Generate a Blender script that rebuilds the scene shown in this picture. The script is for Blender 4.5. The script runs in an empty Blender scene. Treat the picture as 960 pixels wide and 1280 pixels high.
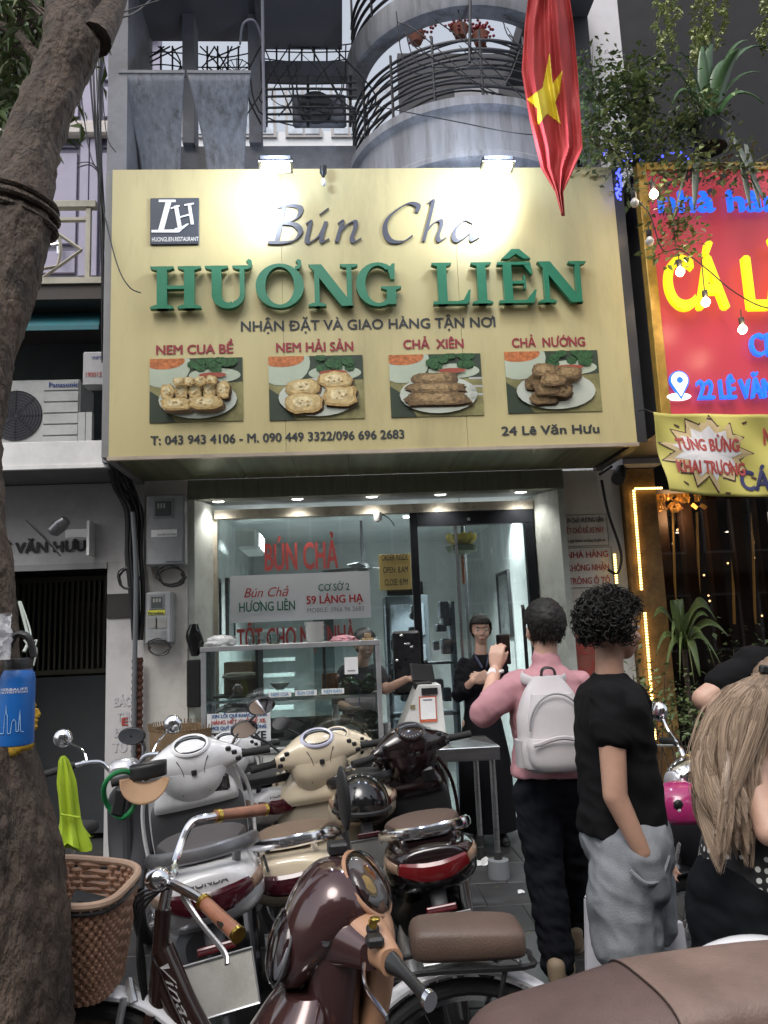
import bpy, bmesh, math, random, numpy as np
from mathutils import Vector, Matrix, noise
from mathutils.geometry import tessellate_polygon
sc = bpy.context.scene
COL = sc.collection
random.seed(7)
PI = math.pi
R = math.radians
# ------------------------------------------------------------------ camera
CAM = Vector((0, 0, 1.6)); FPX = 961.0
YAW, PITCH, ROLL = R(3.5), R(8.9), R(2.4)
_f = Vector((math.sin(YAW)*math.cos(PITCH), math.cos(YAW)*math.cos(PITCH), math.sin(PITCH)))
_r = Vector((math.cos(YAW), -math.sin(YAW), 0)); _u = _r.cross(_f)
_r, _u = _r*math.cos(ROLL)-_u*math.sin(ROLL), _u*math.cos(ROLL)+_r*math.sin(ROLL)
cam = bpy.data.objects.new('camera', bpy.data.cameras.new('camera')); COL.objects.link(cam)
cam.matrix_world = Matrix(((_r.x, _u.x, -_f.x, 0), (_r.y, _u.y, -_f.y, 0), (_r.z, _u.z, -_f.z, 1.6), (0, 0, 0, 1)))
cam.data.sensor_fit = 'VERTICAL'; cam.data.sensor_height = 24; cam.data.lens = 24*FPX/1280
cam.data.clip_start = .05; cam.data.clip_end = 500
sc.camera = cam
# ------------------------------------------------------------------ sky, sun, exposure
SUN_EL, SUN_AZ = R(58), R(205)      # overcast: broad soft light, high, from behind the camera
w = bpy.data.worlds.new('World'); sc.world = w; w.use_nodes = True
nt = w.node_tree; bg = nt.nodes['Background']
sky = nt.nodes.new('ShaderNodeTexSky'); sky.sky_type = 'NISHITA'; sky.sun_disc = False
sky.sun_elevation = SUN_EL; sky.sun_rotation = SUN_AZ; sky.dust_density = 3.5; sky.air_density = 1.2
hs = nt.nodes.new('ShaderNodeHueSaturation'); hs.inputs['Saturation'].default_value = .35
nt.links.new(sky.outputs[0], hs.inputs['Color']); nt.links.new(hs.outputs[0], bg.inputs[0])
bg.inputs[1].default_value = .15
sun = bpy.data.objects.new('sun', bpy.data.lights.new('sun', 'SUN')); COL.objects.link(sun)
sun.data.energy = .8; sun.data.angle = R(30); sun.data.color = (1, .96, .92)
_sd = Vector((math.sin(SUN_AZ)*math.cos(SUN_EL), math.cos(SUN_AZ)*math.cos(SUN_EL), math.sin(SUN_EL)))
sun.rotation_euler = _sd.to_track_quat('Z', 'Y').to_euler(); sun.location = (0, 0, 12)
vs = sc.view_settings; vs.view_transform = 'Standard'; vs.look = 'None'; vs.gamma = 1; vs.exposure = .74
sc.cycles.max_bounces = 6; sc.cycles.transparent_max_bounces = 12
try:
    sc.cycles.use_denoising = True
except Exception: pass

def P(px, py, Y):                     # the point at depth Y that the photograph shows at (px, py)
    d = _f*FPX+_r*(px-480)+_u*(640-py)
    return CAM+d*(Y/d.y)
# ------------------------------------------------------------------ materials
MATS = {}
def mat(name, col, rough=.6, metal=0, var=.12, vs_=6, bump=.15, bs=90, emit=0, ecol=None, coat=0, trans=0, spec=.5, objvar=0, stretch=None, dirt=0):
    if name in MATS: return MATS[name]
    m = bpy.data.materials.new(name); m.use_nodes = True; nt = m.node_tree; N = nt.nodes; L = nt.links
    b = N['Principled BSDF']
    b.inputs['Roughness'].default_value = rough; b.inputs['Metallic'].default_value = metal
    b.inputs['Specular IOR Level'].default_value = spec
    b.inputs['Coat Weight'].default_value = coat; b.inputs['Coat Roughness'].default_value = .08
    b.inputs['Transmission Weight'].default_value = trans
    c = (*col, 1)
    b.inputs['Base Color'].default_value = c
    tc = N.new('ShaderNodeTexCoord'); src = tc.outputs['Object']
    if stretch:
        mp = N.new('ShaderNodeMapping'); mp.inputs['Scale'].default_value = stretch; L.new(src, mp.inputs[0]); src = mp.outputs[0]
    if var > 0:
        n = N.new('ShaderNodeTexNoise'); n.inputs['Scale'].default_value = vs_; n.inputs['Detail'].default_value = 6; n.inputs['Roughness'].default_value = .65
        L.new(src, n.inputs['Vector'])
        mr = N.new('ShaderNodeMapRange'); mr.inputs[1].default_value = .3; mr.inputs[2].default_value = .7
        mr.inputs[3].default_value = 1-var; mr.inputs[4].default_value = 1+var*.6; L.new(n.outputs[0], mr.inputs[0])
        fac = mr.outputs[0]
        if objvar:
            oi = N.new('ShaderNodeObjectInfo'); m2 = N.new('ShaderNodeMapRange'); m2.inputs[3].default_value = 1-objvar; m2.inputs[4].default_value = 1+objvar
            L.new(oi.outputs['Random'], m2.inputs[0]); mm = N.new('ShaderNodeMath'); mm.operation = 'MULTIPLY'; L.new(fac, mm.inputs[0]); L.new(m2.outputs[0], mm.inputs[1]); fac = mm.outputs[0]
        vm = N.new('ShaderNodeVectorMath'); vm.operation = 'SCALE'; vm.inputs[0].default_value = col; L.new(fac, vm.inputs['Scale'])
        out = vm.outputs[0]
        if dirt:
            n2 = N.new('ShaderNodeTexNoise'); n2.inputs['Scale'].default_value = vs_*.6; n2.inputs['Detail'].default_value = 9; n2.inputs['Roughness'].default_value = .75
            L.new(src, n2.inputs['Vector'])
            m3 = N.new('ShaderNodeMapRange'); m3.inputs[1].default_value = .5; m3.inputs[2].default_value = .72; m3.inputs[3].default_value = 0; m3.inputs[4].default_value = dirt; L.new(n2.outputs[0], m3.inputs[0])
            mx = N.new('ShaderNodeMix'); mx.data_type = 'RGBA'; L.new(m3.outputs[0], mx.inputs[0]); L.new(out, mx.inputs[6]); mx.inputs[7].default_value = (.07, .06, .045, 1); out = mx.outputs[2]
        L.new(out, b.inputs['Base Color'])
        m4 = N.new('ShaderNodeMapRange'); m4.inputs[3].default_value = max(.03, rough-.12); m4.inputs[4].default_value = min(1, rough+.14); L.new(n.outputs[0], m4.inputs[0]); L.new(m4.outputs[0], b.inputs['Roughness'])
    if bump > 0:
        n3 = N.new('ShaderNodeTexNoise'); n3.inputs['Scale'].default_value = bs; n3.inputs['Detail'].default_value = 4; L.new(src, n3.inputs['Vector'])
        bp = N.new('ShaderNodeBump'); bp.inputs['Strength'].default_value = bump; bp.inputs['Distance'].default_value = .03 if name == 'bark' else .004; L.new(n3.outputs[0], bp.inputs['Height']); L.new(bp.outputs[0], b.inputs['Normal'])
    if emit:
        b.inputs['Emission Color'].default_value = (*(ecol or col), 1); b.inputs['Emission Strength'].default_value = emit
    MATS[name] = m
    return m
def glass(name, tint=(.9, .96, .95), rough=.02, refl=.12, op=0.0):
    m = bpy.data.materials.new(name); m.use_nodes = True; nt = m.node_tree; N = nt.nodes; L = nt.links
    N.remove(N['Principled BSDF']); o = N['Material Output']
    t = N.new('ShaderNodeBsdfTransparent'); t.inputs[0].default_value = (*tint, 1)
    g = N.new('ShaderNodeBsdfGlossy'); g.inputs['Roughness'].default_value = rough
    fr = N.new('ShaderNodeFresnel'); fr.inputs[0].default_value = 1.5
    ad = N.new('ShaderNodeMath'); ad.operation = 'MULTIPLY_ADD'; ad.inputs[1].default_value = 1.0; ad.inputs[2].default_value = refl*.2; L.new(fr.outputs[0], ad.inputs[0])
    mx = N.new('ShaderNodeMixShader'); L.new(ad.outputs[0], mx.inputs[0]); L.new(t.outputs[0], mx.inputs[1]); L.new(g.outputs[0], mx.inputs[2])
    out = mx.outputs[0]
    if op:                                                # a dusty film on the pane
        d = N.new('ShaderNodeBsdfDiffuse'); d.inputs[0].default_value = (.5, .52, .5, 1)
        n = N.new('ShaderNodeTexNoise'); n.inputs['Scale'].default_value = 3; n.inputs['Detail'].default_value = 8
        tc = N.new('ShaderNodeTexCoord'); L.new(tc.outputs['Object'], n.inputs[0])
        ml = N.new('ShaderNodeMath'); ml.operation = 'MULTIPLY'; ml.inputs[1].default_value = op*2; L.new(n.outputs[0], ml.inputs[0])
        m2 = N.new('ShaderNodeMixShader'); L.new(ml.outputs[0], m2.inputs[0]); L.new(out, m2.inputs[1]); L.new(d.outputs[0], m2.inputs[2]); out = m2.outputs[0]
    L.new(out, o.inputs[0]); MATS[name] = m
    return m
# ------------------------------------------------------------------ mesh builder
def rot(ax=0, ay=0, az=0):
    return (Matrix.Rotation(az, 4, 'Z') @ Matrix.Rotation(ay, 4, 'Y') @ Matrix.Rotation(ax, 4, 'X'))
def TR(loc, ax=0, ay=0, az=0):
    return Matrix.Translation(Vector(loc)) @ rot(ax, ay, az)
def smoothpath(pts, k=6):
    pts = [Vector(p) for p in pts]
    if len(pts) < 3: return pts
    out = []
    for i in range(len(pts)-1):
        p0 = pts[max(i-1, 0)]; p1 = pts[i]; p2 = pts[i+1]; p3 = pts[min(i+2, len(pts)-1)]
        for j in range(k):
            t = j/k
            out.append(.5*((2*p1)+(p2-p0)*t+(2*p0-5*p1+4*p2-p3)*t*t+(3*p1-p0-3*p2+p3)*t**3))
    out.append(pts[-1]); return out
def sring(c, a, b, n=20, p=2.6, ax='x', tilt=0):
    """superellipse ring round c; half-sizes a, b in the plane square to axis ax"""
    out = []
    for i in range(n):
        t = 2*PI*i/n; ct, st = math.cos(t), math.sin(t)
        u = a*math.copysign(abs(ct)**(2/p), ct); v = b*math.copysign(abs(st)**(2/p), st)
        if ax == 'x': q = Vector((v*math.sin(tilt), u, v*math.cos(tilt)))
        elif ax == 'y': q = Vector((u, v*math.sin(tilt), v*math.cos(tilt)))
        else: q = Vector((u, v, 0)) if not tilt else Vector((u*math.cos(tilt), v, u*math.sin(tilt)))
        out.append(Vector(c)+q)
    return out
class MB:
    def __init__(s): s.v = []; s.f = []; s.M = None
    def add(s, vs, fs):
        o = len(s.v)
        if s.M is not None: vs = [s.M @ Vector(v) for v in vs]
        s.v += [tuple(v) for v in vs]; s.f += [tuple(i+o for i in f) for f in fs]; return s
    def box(s, x0, x1, y0, y1, z0, z1, bev=0, M=None):
        x0, x1 = min(x0, x1), max(x0, x1); y0, y1 = min(y0, y1), max(y0, y1); z0, z1 = min(z0, z1), max(z0, z1)
        if bev <= 0:
            v = [(x, y, z) for z in (z0, z1) for y in (y0, y1) for x in (x0, x1)]
            f = [(0, 2, 3, 1), (4, 5, 7, 6), (0, 1, 5, 4), (2, 6, 7, 3), (0, 4, 6, 2), (1, 3, 7, 5)]
        else:
            bev = min(bev, (x1-x0)*.49, (y1-y0)*.49, (z1-z0)*.49)
            c = ((x0+x1)/2, (y0+y1)/2, (z0+z1)/2); h = ((x1-x0)/2, (y1-y0)/2, (z1-z0)/2)
            v = []; idx = {}
            for sx in (-1, 1):
                for sy in (-1, 1):
                    for sz in (-1, 1):
                        sg = (sx, sy, sz)
                        for a in range(3):
                            idx[sg+(a,)] = len(v)
                            v.append(tuple(c[k]+sg[k]*(h[k] if k == a else h[k]-bev) for k in range(3)))
            f = []
            for a in range(3):
                b_, c_ = (a+1) % 3, (a+2) % 3
                for sa in (-1, 1):
                    q = []
                    for sb, sc_ in ((-1, -1), (1, -1), (1, 1), (-1, 1)):
                        sg = [0]*3; sg[a] = sa; sg[b_] = sb; sg[c_] = sc_; q.append(idx[tuple(sg)+(a,)])
                    f.append(tuple(q if sa > 0 else q[::-1]))
                for sb in (-1, 1):
                    for sc_ in (-1, 1):
                        def g(sa, k):
                            sg = [0]*3; sg[a] = sa; sg[b_] = sb; sg[c_] = sc_; return idx[tuple(sg)+(k,)]
                        q = (g(-1, b_), g(1, b_), g(1, c_), g(-1, c_)); f.append(q if sb*sc_ > 0 else q[::-1])
            for sx in (-1, 1):
                for sy in (-1, 1):
                    for sz in (-1, 1):
                        q = tuple(idx[(sx, sy, sz, a)] for a in range(3)); f.append(q if sx*sy*sz > 0 else q[::-1])
        if M is not None: v = [M @ Vector(p) for p in v]
        return s.add(v, f)
    def loft(s, rings, cap=True, closed=False):
        n = len(rings[0]); v = [p for r in rings for p in r]; f = []
        K = len(rings)
        for i in range(K-1+(1 if closed else 0)):
            for j in range(n):
                a, b = i*n+j, i*n+(j+1) % n; c, d = ((i+1) % K)*n+(j+1) % n, ((i+1) % K)*n+j
                f.append((a, b, c, d))
        if cap and not closed:
            f.append(tuple(range(n))[::-1]); f.append(tuple((K-1)*n+j for j in range(n)))
        return s.add(v, f)
    def tube(s, pts, r, n=8, closed=False, sm=0, flat=None):
        if sm: pts = smoothpath(pts, sm)
        pts = [Vector(p) for p in pts]; K = len(pts)
        if isinstance(r, (int, float)): rr = [r]*K
        else:
            rr = [float(np.interp(i/(K-1), np.linspace(0, 1, len(r)), r)) for i in range(K)]
        rings = []; up = None
        for i, p in enumerate(pts):
            if closed: t = pts[(i+1) % K]-pts[i-1]
            else: t = pts[min(i+1, K-1)]-pts[max(i-1, 0)]
            t = t.normalized() if t.length > 1e-9 else Vector((0, 0, 1))
            if up is None:
                up = Vector((0, 0, 1)) if abs(t.z) < .9 else Vector((0, 1, 0))
            a = (up-t*up.dot(t)); a = a.normalized() if a.length > 1e-6 else t.orthogonal().normalized()
            up = a; b = t.cross(a)
            rings.append([p+(a*math.cos(2*PI*j/n)+b*math.sin(2*PI*j/n)*(flat or 1))*rr[i] for j in range(n)])
        return s.loft(rings, closed=closed)
    def lathe(s, prof, n=24, M=None):
        rings = [[Vector((r*math.cos(2*PI*j/n), r*math.sin(2*PI*j/n), z)) for j in range(n)] for r, z in prof]
        if M is not None: rings = [[M @ p for p in r] for r in rings]
        return s.loft(rings)
    def ell(s, c, r, M=None, nu=16, nv=10):
        rings = []
        for i in range(nv+1):
            t = PI*(i+.02)/(nv+.04); rings.append([Vector((r[0]*math.sin(t)*math.cos(2*PI*j/nu), r[1]*math.sin(t)*math.sin(2*PI*j/nu), -r[2]*math.cos(t))) for j in range(nu)])
        Mx = Matrix.Translation(Vector(c)) @ (M if M is not None else Matrix.Identity(4))
        return s.loft([[Mx @ p for p in r_] for r_ in rings])
    def prism(s, poly, d, M=None):
        """flat outline (x, z) facing -y, thickness d towards +y"""
        A = sum(poly[i][0]*poly[(i+1) % len(poly)][1]-poly[(i+1) % len(poly)][0]*poly[i][1] for i in range(len(poly)))
        if A < 0: poly = poly[::-1]
        n = len(poly); v = [(x, 0, z) for x, z in poly]+[(x, d, z) for x, z in poly]
        tr = tessellate_polygon([[Vector((x, z, 0)) for x, z in poly]])
        f = []
        for t in tr:
            a, b, c = t
            ar = (poly[b][0]-poly[a][0])*(poly[c][1]-poly[a][1])-(poly[c][0]-poly[a][0])*(poly[b][1]-poly[a][1])
            if ar < 0: a, b, c = a, c, b
            f.append((a, b, c)); f.append((c+n, b+n, a+n))
        for i in range(n): j = (i+1) % n; f.append((i, i+n, j+n, j))
        if M is not None: v = [M @ Vector(p) for p in v]
        return s.add(v, f)
    def grid(s, fn, nu, nv, thick=0):
        v = [fn(i/nu, j/nv) for j in range(nv+1) for i in range(nu+1)]
        f = [(j*(nu+1)+i, j*(nu+1)+i+1, (j+1)*(nu+1)+i+1, (j+1)*(nu+1)+i) for j in range(nv) for i in range(nu)]
        return s.add(v, f)
    def build(s, name, m, parent=None, sharp=35, smooth=True, solid=0, world=True, kind=None):
        me = bpy.data.meshes.new(name); me.from_pydata([tuple(v) for v in s.v], [], s.f)
        me.materials.append(m)
        if smooth:
            me.shade_smooth(); me.set_sharp_from_angle(angle=R(sharp))
        o = bpy.data.objects.new(name, me); COL.objects.link(o)
        if parent is not None:
            o.parent = parent
            if world and parent.get('_w'): o.location = -Vector(parent['_w'])
        if solid:
            md = o.modifiers.new('Solidify', 'SOLIDIFY'); md.thickness = solid; md.offset = 0
        if kind: o['kind'] = kind
        return o
def box(x0, x1, y0, y1, z0, z1, bev=0): return MB().box(x0, x1, y0, y1, z0, z1, bev)
def tag(o, label, cat, group=None):
    o['label'] = label; o['category'] = cat
    if group: o['group'] = group
    return o
def T(name, label, cat, group=None, loc=(0, 0, 0), rz=0, world=False, lean=0):
    o = bpy.data.objects.new(name, None); COL.objects.link(o); o.location = loc; o.rotation_euler = (lean, 0, rz); o.empty_display_size = .1
    if world: o['_w'] = list(loc)
    return tag(o, label, cat, group)
def W(name, label, cat, loc, group=None): return T(name, label, cat, group, loc, world=True)   # a thing whose parts are given in world coordinates
def rehome(o, p=None):
    """put a mesh object's origin at its own base"""
    me = o.data; co = np.empty(len(me.vertices)*3); me.vertices.foreach_get('co', co); co = co.reshape(-1, 3)
    c = (co.min(0)+co.max(0))/2; c[2] = co[:, 2].min()
    if p is not None: c = np.array(p)
    co -= c; me.vertices.foreach_set('co', co.ravel()); me.update(); o.location = Vector(c)+o.location
    return o
def one(mb, name, m, label, cat, group=None, **k):
    o = mb.build(name, m, **k); rehome(o); return tag(o, label, cat, group)
_SUBS = {'Ơ': 'O', 'ơ': 'o', 'Ờ': 'Ò', 'Ớ': 'Ó', 'Ở': 'Ỏ', 'ờ': 'ò', 'ớ': 'ó', 'ở': 'ỏ', 'Đ': 'D'}
def _glyphs(s, shear, extrude, res):
    cu = bpy.data.curves.new('t', 'FONT'); cu.body = s; cu.size = 1; cu.shear = shear; cu.extrude = extrude; cu.resolution_u = res
    o = bpy.data.objects.new('t', cu); COL.objects.link(o)
    dg = bpy.context.evaluated_depsgraph_get(); dg.update()
    me = bpy.data.meshes.new_from_object(o.evaluated_get(dg)); bpy.data.objects.remove(o)
    return [v.co.copy() for v in me.vertices], [tuple(p.vertices) for p in me.polygons]
def text_mesh(s, bold=0, shear=0, extrude=0, res=3):
    # the horned and barred Vietnamese letters are drawn as the plain letter with its horn or bar added
    body = ''.join(_SUBS.get(c, c) for c in s); V, F = _glyphs(body, shear, extrude, res)
    for i, c in enumerate(s):
        if c in _SUBS:
            a, _ = _glyphs(body[:i+1], 0, 0, 1); xr_ = max(v.x for v in a); b, _ = _glyphs(body[i], 0, 0, 1); wd = max(v.x for v in b)-min(v.x for v in b)
            h = .71 if c.isupper() else .5
            if c == 'Đ': pl_ = [(xr_-wd-.07, .33), (xr_-wd*.5, .33), (xr_-wd*.5, .4), (xr_-wd-.07, .4)]
            else: pl_ = [(xr_-.1, h-.13), (xr_-.02, h-.08), (xr_+.045, h-.05), (xr_+.05, h+.08), (xr_+.12, h+.08), (xr_+.12, h-.06), (xr_+.07, h-.14), (xr_-.04, h-.2)]
            o_ = len(V); zt = extrude+.0004; V += [Vector((x+y*shear, y, zt)) for x, y in pl_]; F.append(tuple(range(o_, o_+len(pl_))))
            if extrude:
                n_ = len(pl_); V += [Vector((x+y*shear, y, -extrude)) for x, y in pl_]; F += [(o_+k, o_+n_+k, o_+n_+(k+1) % n_, o_+(k+1) % n_) for k in range(n_)]
    if bold > 0:                                          # heavier strokes: the glyphs laid over themselves, each a hair in front
        v2, f2 = [], []
        for k, (dx, dy) in enumerate(((0, 0), (-bold, 0), (bold, 0), (0, bold*.6), (0, -bold*.6))):
            o_ = len(v2); v2 += [Vector((v.x+dx, v.y+dy, v.z+k*.0003*(1 if v.z >= 0 else -1))) for v in V]; f2 += [tuple(i+o_ for i in f) for f in F]
        V, F = v2, f2
    me = bpy.data.meshes.new('t'); me.from_pydata([tuple(v) for v in V], [], F)
    return me
def text(s, m, x0, x1, zb, cap, Y, parent=None, name='lettering', bold=.012, shear=0, depth=0, M=None, kind=None, res=3):
    """writing in the plane y=Y: from x0 to x1 on the baseline zb, capitals cap high"""
    me = text_mesh(s, bold, shear, depth/2 if depth else 0, res)
    co = np.empty(len(me.vertices)*3); me.vertices.foreach_get('co', co); co = co.reshape(-1, 3)
    lo, hi = co[:, 0].min(), co[:, 0].max()
    kx = (x1-x0)/(hi-lo); kz = cap/.715
    new = np.stack([(co[:, 0]-lo)*kx+x0, Y-co[:, 2]-(depth/2), co[:, 1]*kz+zb], 1)
    if M is not None: new = np.array([tuple(M @ Vector(p)) for p in new])
    me.vertices.foreach_set('co', new.ravel().astype('f')); me.update(); me.name = name
    me.materials.clear(); me.materials.append(m)
    o = bpy.data.objects.new(name, me); COL.objects.link(o)
    if parent is not None:
        o.parent = parent
        if parent.get('_w'): o.location = -Vector(parent['_w'])
    return o
def ptext(s, m, px0, py, px1, capx, Y, parent, **k):
    """the same, given in pixels of the photograph: baseline at py, from px0 to px1"""
    a = P(px0, py, Y); b = P(px1, py, Y); c = P((px0+px1)/2, py, Y); t = P((px0+px1)/2, py-capx, Y)
    return text(s, m, a.x, b.x, (a.z+b.z)/2 if k.pop('mean', 0) else a.z, t.z-c.z, Y, parent, **k)
# common materials
def C(h):
    return tuple(((int(h[i:i+2], 16)/255+.055)/1.055)**2.4 if int(h[i:i+2], 16) > 10 else int(h[i:i+2], 16)/255/12.92 for i in (0, 2, 4))
BLACK = mat('black_plastic', (.014, .014, .015), .42, bump=.25, bs=300)
GLOSSBLACK = mat('gloss_black', (.008, .008, .009), .12, coat=.6, bump=0, var=.1)
RUBBER = mat('rubber', (.02, .02, .02), .8, bump=.4, bs=200)
CHROME = mat('chrome', (.78, .78, .8), .12, 1, var=.06, vs_=20, bump=.02)
STEEL = mat('brushed_steel', (.55, .55, .56), .3, 1, var=.12, bump=.05, stretch=(1, 1, 12))
ALU = mat('aluminium', (.62, .63, .65), .38, .85, var=.12, dirt=.25)
DARKMETAL = mat('dark_metal', (.045, .045, .05), .5, .6, var=.2)
WHITEPAINT = mat('white_paint', (.74, .74, .73), .5, dirt=.2, vs_=3, var=.08)
WHITEGLOSS = mat('white_body', (.72, .72, .73), .2, coat=.8, bump=.02, var=.06, dirt=.22, vs_=5)
GLASS = glass('clear_glass', op=.015)
# ================================================================== ground
asph = mat('asphalt', (.035, .035, .037), .9, bump=.5, bs=120, vs_=2, var=.25)
g = box(-40, 40, -30, 45, -.4, -.035).build('ground', asph); g['kind'] = 'structure'
pave_m = mat('paving_slate', (.034, .034, .037), .5, var=.35, vs_=5, bump=.5, bs=35, objvar=.28, dirt=.45)
grout = mat('grout', (.02, .02, .02), .95, bump=.3)
pv = box(-8, 8, .2, 6.45, -.1, -.012).build('pavement', grout); pv['kind'] = 'structure'
tile = MB().box(-.1985, .1985, -.1985, .1985, -.03, 0, .004).build('paving_stone', pave_m, pv, smooth=False).data
bpy.data.objects.remove(bpy.data.objects['paving_stone'])
for i in range(15):
    for j in range(14):
        o = bpy.data.objects.new('paving_stone', tile); COL.objects.link(o); o.parent = pv
        o.location = (-2.2+i*.4+(.2 if j % 2 else 0), .95+j*.4, random.uniform(-.003, .003)); o.rotation_euler = (random.uniform(-.006, .006), random.uniform(-.006, .006), 0)
# litter on the paving
paper = mat('tissue_paper', (.75, .75, .75), .9, bump=.2)
def crumple(px, py, s, label, name='crumpled_tissue', Y0=None):
    d = _f*FPX+_r*(px-480)+_u*(640-py); p = CAM+d*(-1.6/d.z)
    rr = random.Random(px)
    m = MB(); m.grid(lambda u, v: (p.x+(u-.5)*s*2+rr.uniform(-.2, .2)*s, p.y+(v-.5)*s*2+rr.uniform(-.2, .2)*s, .004+abs(noise.noise((u*4+px, v*4, 0)))*s*1.3), 6, 6)
    return one(m, name, paper, label, 'tissue', 'crumpled tissues dropped on the paving', smooth=False)
crumple(602, 1080, .055, 'flat torn white tissue beside the grey foot of the steel table')
crumple(628, 1055, .035, 'folded white tissue between the two legs of the steel table')
crumple(651, 1116, .02, 'tiny scrap of white tissue in the middle of the paving')
crumple(632, 1172, .024, 'crumpled white tissue ball near the back wheel of the dark scooter')
drym = mat('dry_leaf', (.2, .17, .04), .7, var=.5, vs_=20); rr = random.Random(71)
m = MB()
for k in range(70):
    x, y = rr.uniform(-1.5, 2.2), rr.uniform(2.4, 6.0); s = rr.uniform(.008, .028); q = rr.uniform(0, 6.28)
    m.add([(x+s*math.cos(q+a)*r_, y+s*math.sin(q+a)*r_, .004+.004*rr.random()) for a, r_ in ((0, 1), (1.3, .45), (3.14, 1), (4.9, .45))], [(0, 1, 2, 3)])
o = m.build('fallen_leaves', drym, smooth=False); o['kind'] = 'stuff'
# ================================================================== restaurant building
BW = W('restaurant_building', 'narrow grey town house with a glass fronted restaurant and grey upper floors', 'building', (.3, 6.4, 0))
wallw = mat('plaster_white', (.64, .62, .58), .8, dirt=.55, vs_=1.6, var=.15, bump=.3, bs=50)
wallg = mat('concrete_grey', (.22, .222, .24), .85, dirt=.6, vs_=1.8, var=.3, bump=.5, bs=40)
wallg2 = mat('concrete_stained', (.27, .272, .29), .85, dirt=.8, vs_=2.2, var=.35, bump=.5, bs=30, stretch=(3.5, 3.5, .35))
tilew = mat('wall_tile_white', (.66, .68, .67), .22, var=.12, vs_=3, bump=.03)
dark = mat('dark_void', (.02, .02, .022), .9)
shut = mat('shutter_box_metal', (.22, .23, .18), .5, .3, dirt=.5, stretch=(8, 1, 1))
jamb = mat('jamb_cream', (.55, .58, .53), .55, dirt=.55, vs_=2.5)
rust = mat('rusty_frame', (.42, .38, .3), .7, dirt=.75, vs_=9)
box(-1.5, -1.17, 6.0, 10.6, 0, 2.85).build('pier', wallw, BW)
box(1.83, 2.32, 6.1, 10.6, 0, 2.85).build('pier', wallw, BW)
box(-1.165, 1.825, 6.0, 6.12, 2.69, 2.845).build('shutter_box', shut, BW)
box(-1.165, 1.825, 6.13, 6.5, 2.72, 2.8).build('recess_ceiling', mat('recess_ceiling', (.3, .31, .3), .5), BW)
b = MB(); b.v, b.f = [], []
for x0, x1, xi, nm in ((-1.168, -1.13, -1.06, 'jamb'), (1.79, 1.828, 1.69, 'jamb')):
    m = MB(); s = 1 if xi > x0 and x0 < 0 else -1
    a = x0 if x0 < 0 else x1
    m.loft([[Vector((a, 6.02, z)), Vector((a+s*.05, 6.02, z)), Vector((xi+s*.03, 6.4, z)), Vector((xi+s*.03, 6.44, z)), Vector((a, 6.44, z))] for z in (0, 2.7)])
    m.build(nm, jamb, BW, smooth=False)
box(-1.02, 1.66, 6.36, 6.44, 2.585, 2.66).build('door_head', rust, BW)
box(-1.05, -1.0, 6.38, 6.43, 0, 2.585).build('frame_post', rust, BW)
# room
RM = W('restaurant_room', 'pale tiled restaurant room behind the glass shopfront with downlights in its ceiling', 'room', (.3, 8.4, 0))
box(-1.16, 1.82, 6.46, 10.5, -.02, .01).build('floor', mat('floor_tile', (.1, .11, .11), .3), RM)
box(-1.16, 1.82, 6.52, 10.5, 2.8, 2.83).build('ceiling', mat('ceiling_white', (.7, .73, .72), .6), RM)
box(-1.155, 1.82, 10.3, 10.4, .01, 2.8).build('back_wall', tilew, RM)
for i in range(8):
    for s, x in ((0, -1.165), (1, 1.79)):
        box(x, x+.03, 6.46+i*.5, 6.955+i*.5, .01, 2.8).build('wall_panel', tilew, RM)
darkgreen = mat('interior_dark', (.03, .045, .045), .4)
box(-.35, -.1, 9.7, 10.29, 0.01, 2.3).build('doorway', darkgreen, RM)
m = MB()
for i in range(12): m.box(-1.13+i*.02, -.55, 8.3+i*.14, 8.44+i*.14, .3+i*.17, .34+i*.17)
m.build('staircase', mat('stair_white', (.45, .48, .48), .5), RM)
# items in the room
tv = W('television', 'switched off black screen on the back wall of the restaurant room', 'television', P(400, 720, 10.2))
a, b_ = P(372, 690, 10.2), P(432, 745, 10.2)
box(.62, 1.1, 10.2, 10.25, 1.95, 2.25, .01).build('screen', GLOSSBLACK, tv); box(.84, .88, 10.25, 10.3, 2.05, 2.15).build('bracket', DARKMETAL, tv)
def frame_on_wall(x, y0, y1, z0, z1, label):
    t = W('picture_frame', label, 'picture', (x, (y0+y1)/2, z0)); s = 1 if x < 0 else -1
    m = MB()
    for (a0, a1, c0, c1) in ((y0, y1, z0, z0+.03), (y0, y1, z1-.03, z1), (y0, y0+.03, z0+.031, z1-.031), (y1-.03, y1, z0+.031, z1-.031)): m.box(x, x+s*.03, a0, a1, c0, c1)
    m.build('frame', BLACK, t, smooth=False)
    box(x, x+s*.012, y0+.03, y1-.03, z0+.03, z1-.03).build('print', mat('print_grey', (.16, .17, .17), .3, var=.8, vs_=9), t)
frame_on_wall(-1.13, 6.75, 7.25, 1.55, 2.15, 'first tall dark framed picture on the left wall of the room')
frame_on_wall(-1.13, 7.7, 8.2, 1.6, 2.2, 'second dark framed picture deeper on the left wall of the room')
frame_on_wall(1.785, 8.0, 8.6, 1.5, 2.2, 'narrow black framed picture on the right wall beside the black pole')
one(MB().box(-.95, -.75, 7.2, 7.9, 2.42, 2.62, .03), 'wall_air_conditioner', WHITEPAINT, 'white indoor air conditioner high at the left of the room', 'air conditioner')
fr = W('display_fridge', 'tall dark kitchen cupboard standing behind the counter in the room', 'cupboard', (.9, 8.6, 0))
box(.5, .98, 8.6, 9.2, 0, 2.0, .01).build('carcass', mat('fridge_dark', (.06, .07, .08), .35), fr)
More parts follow.
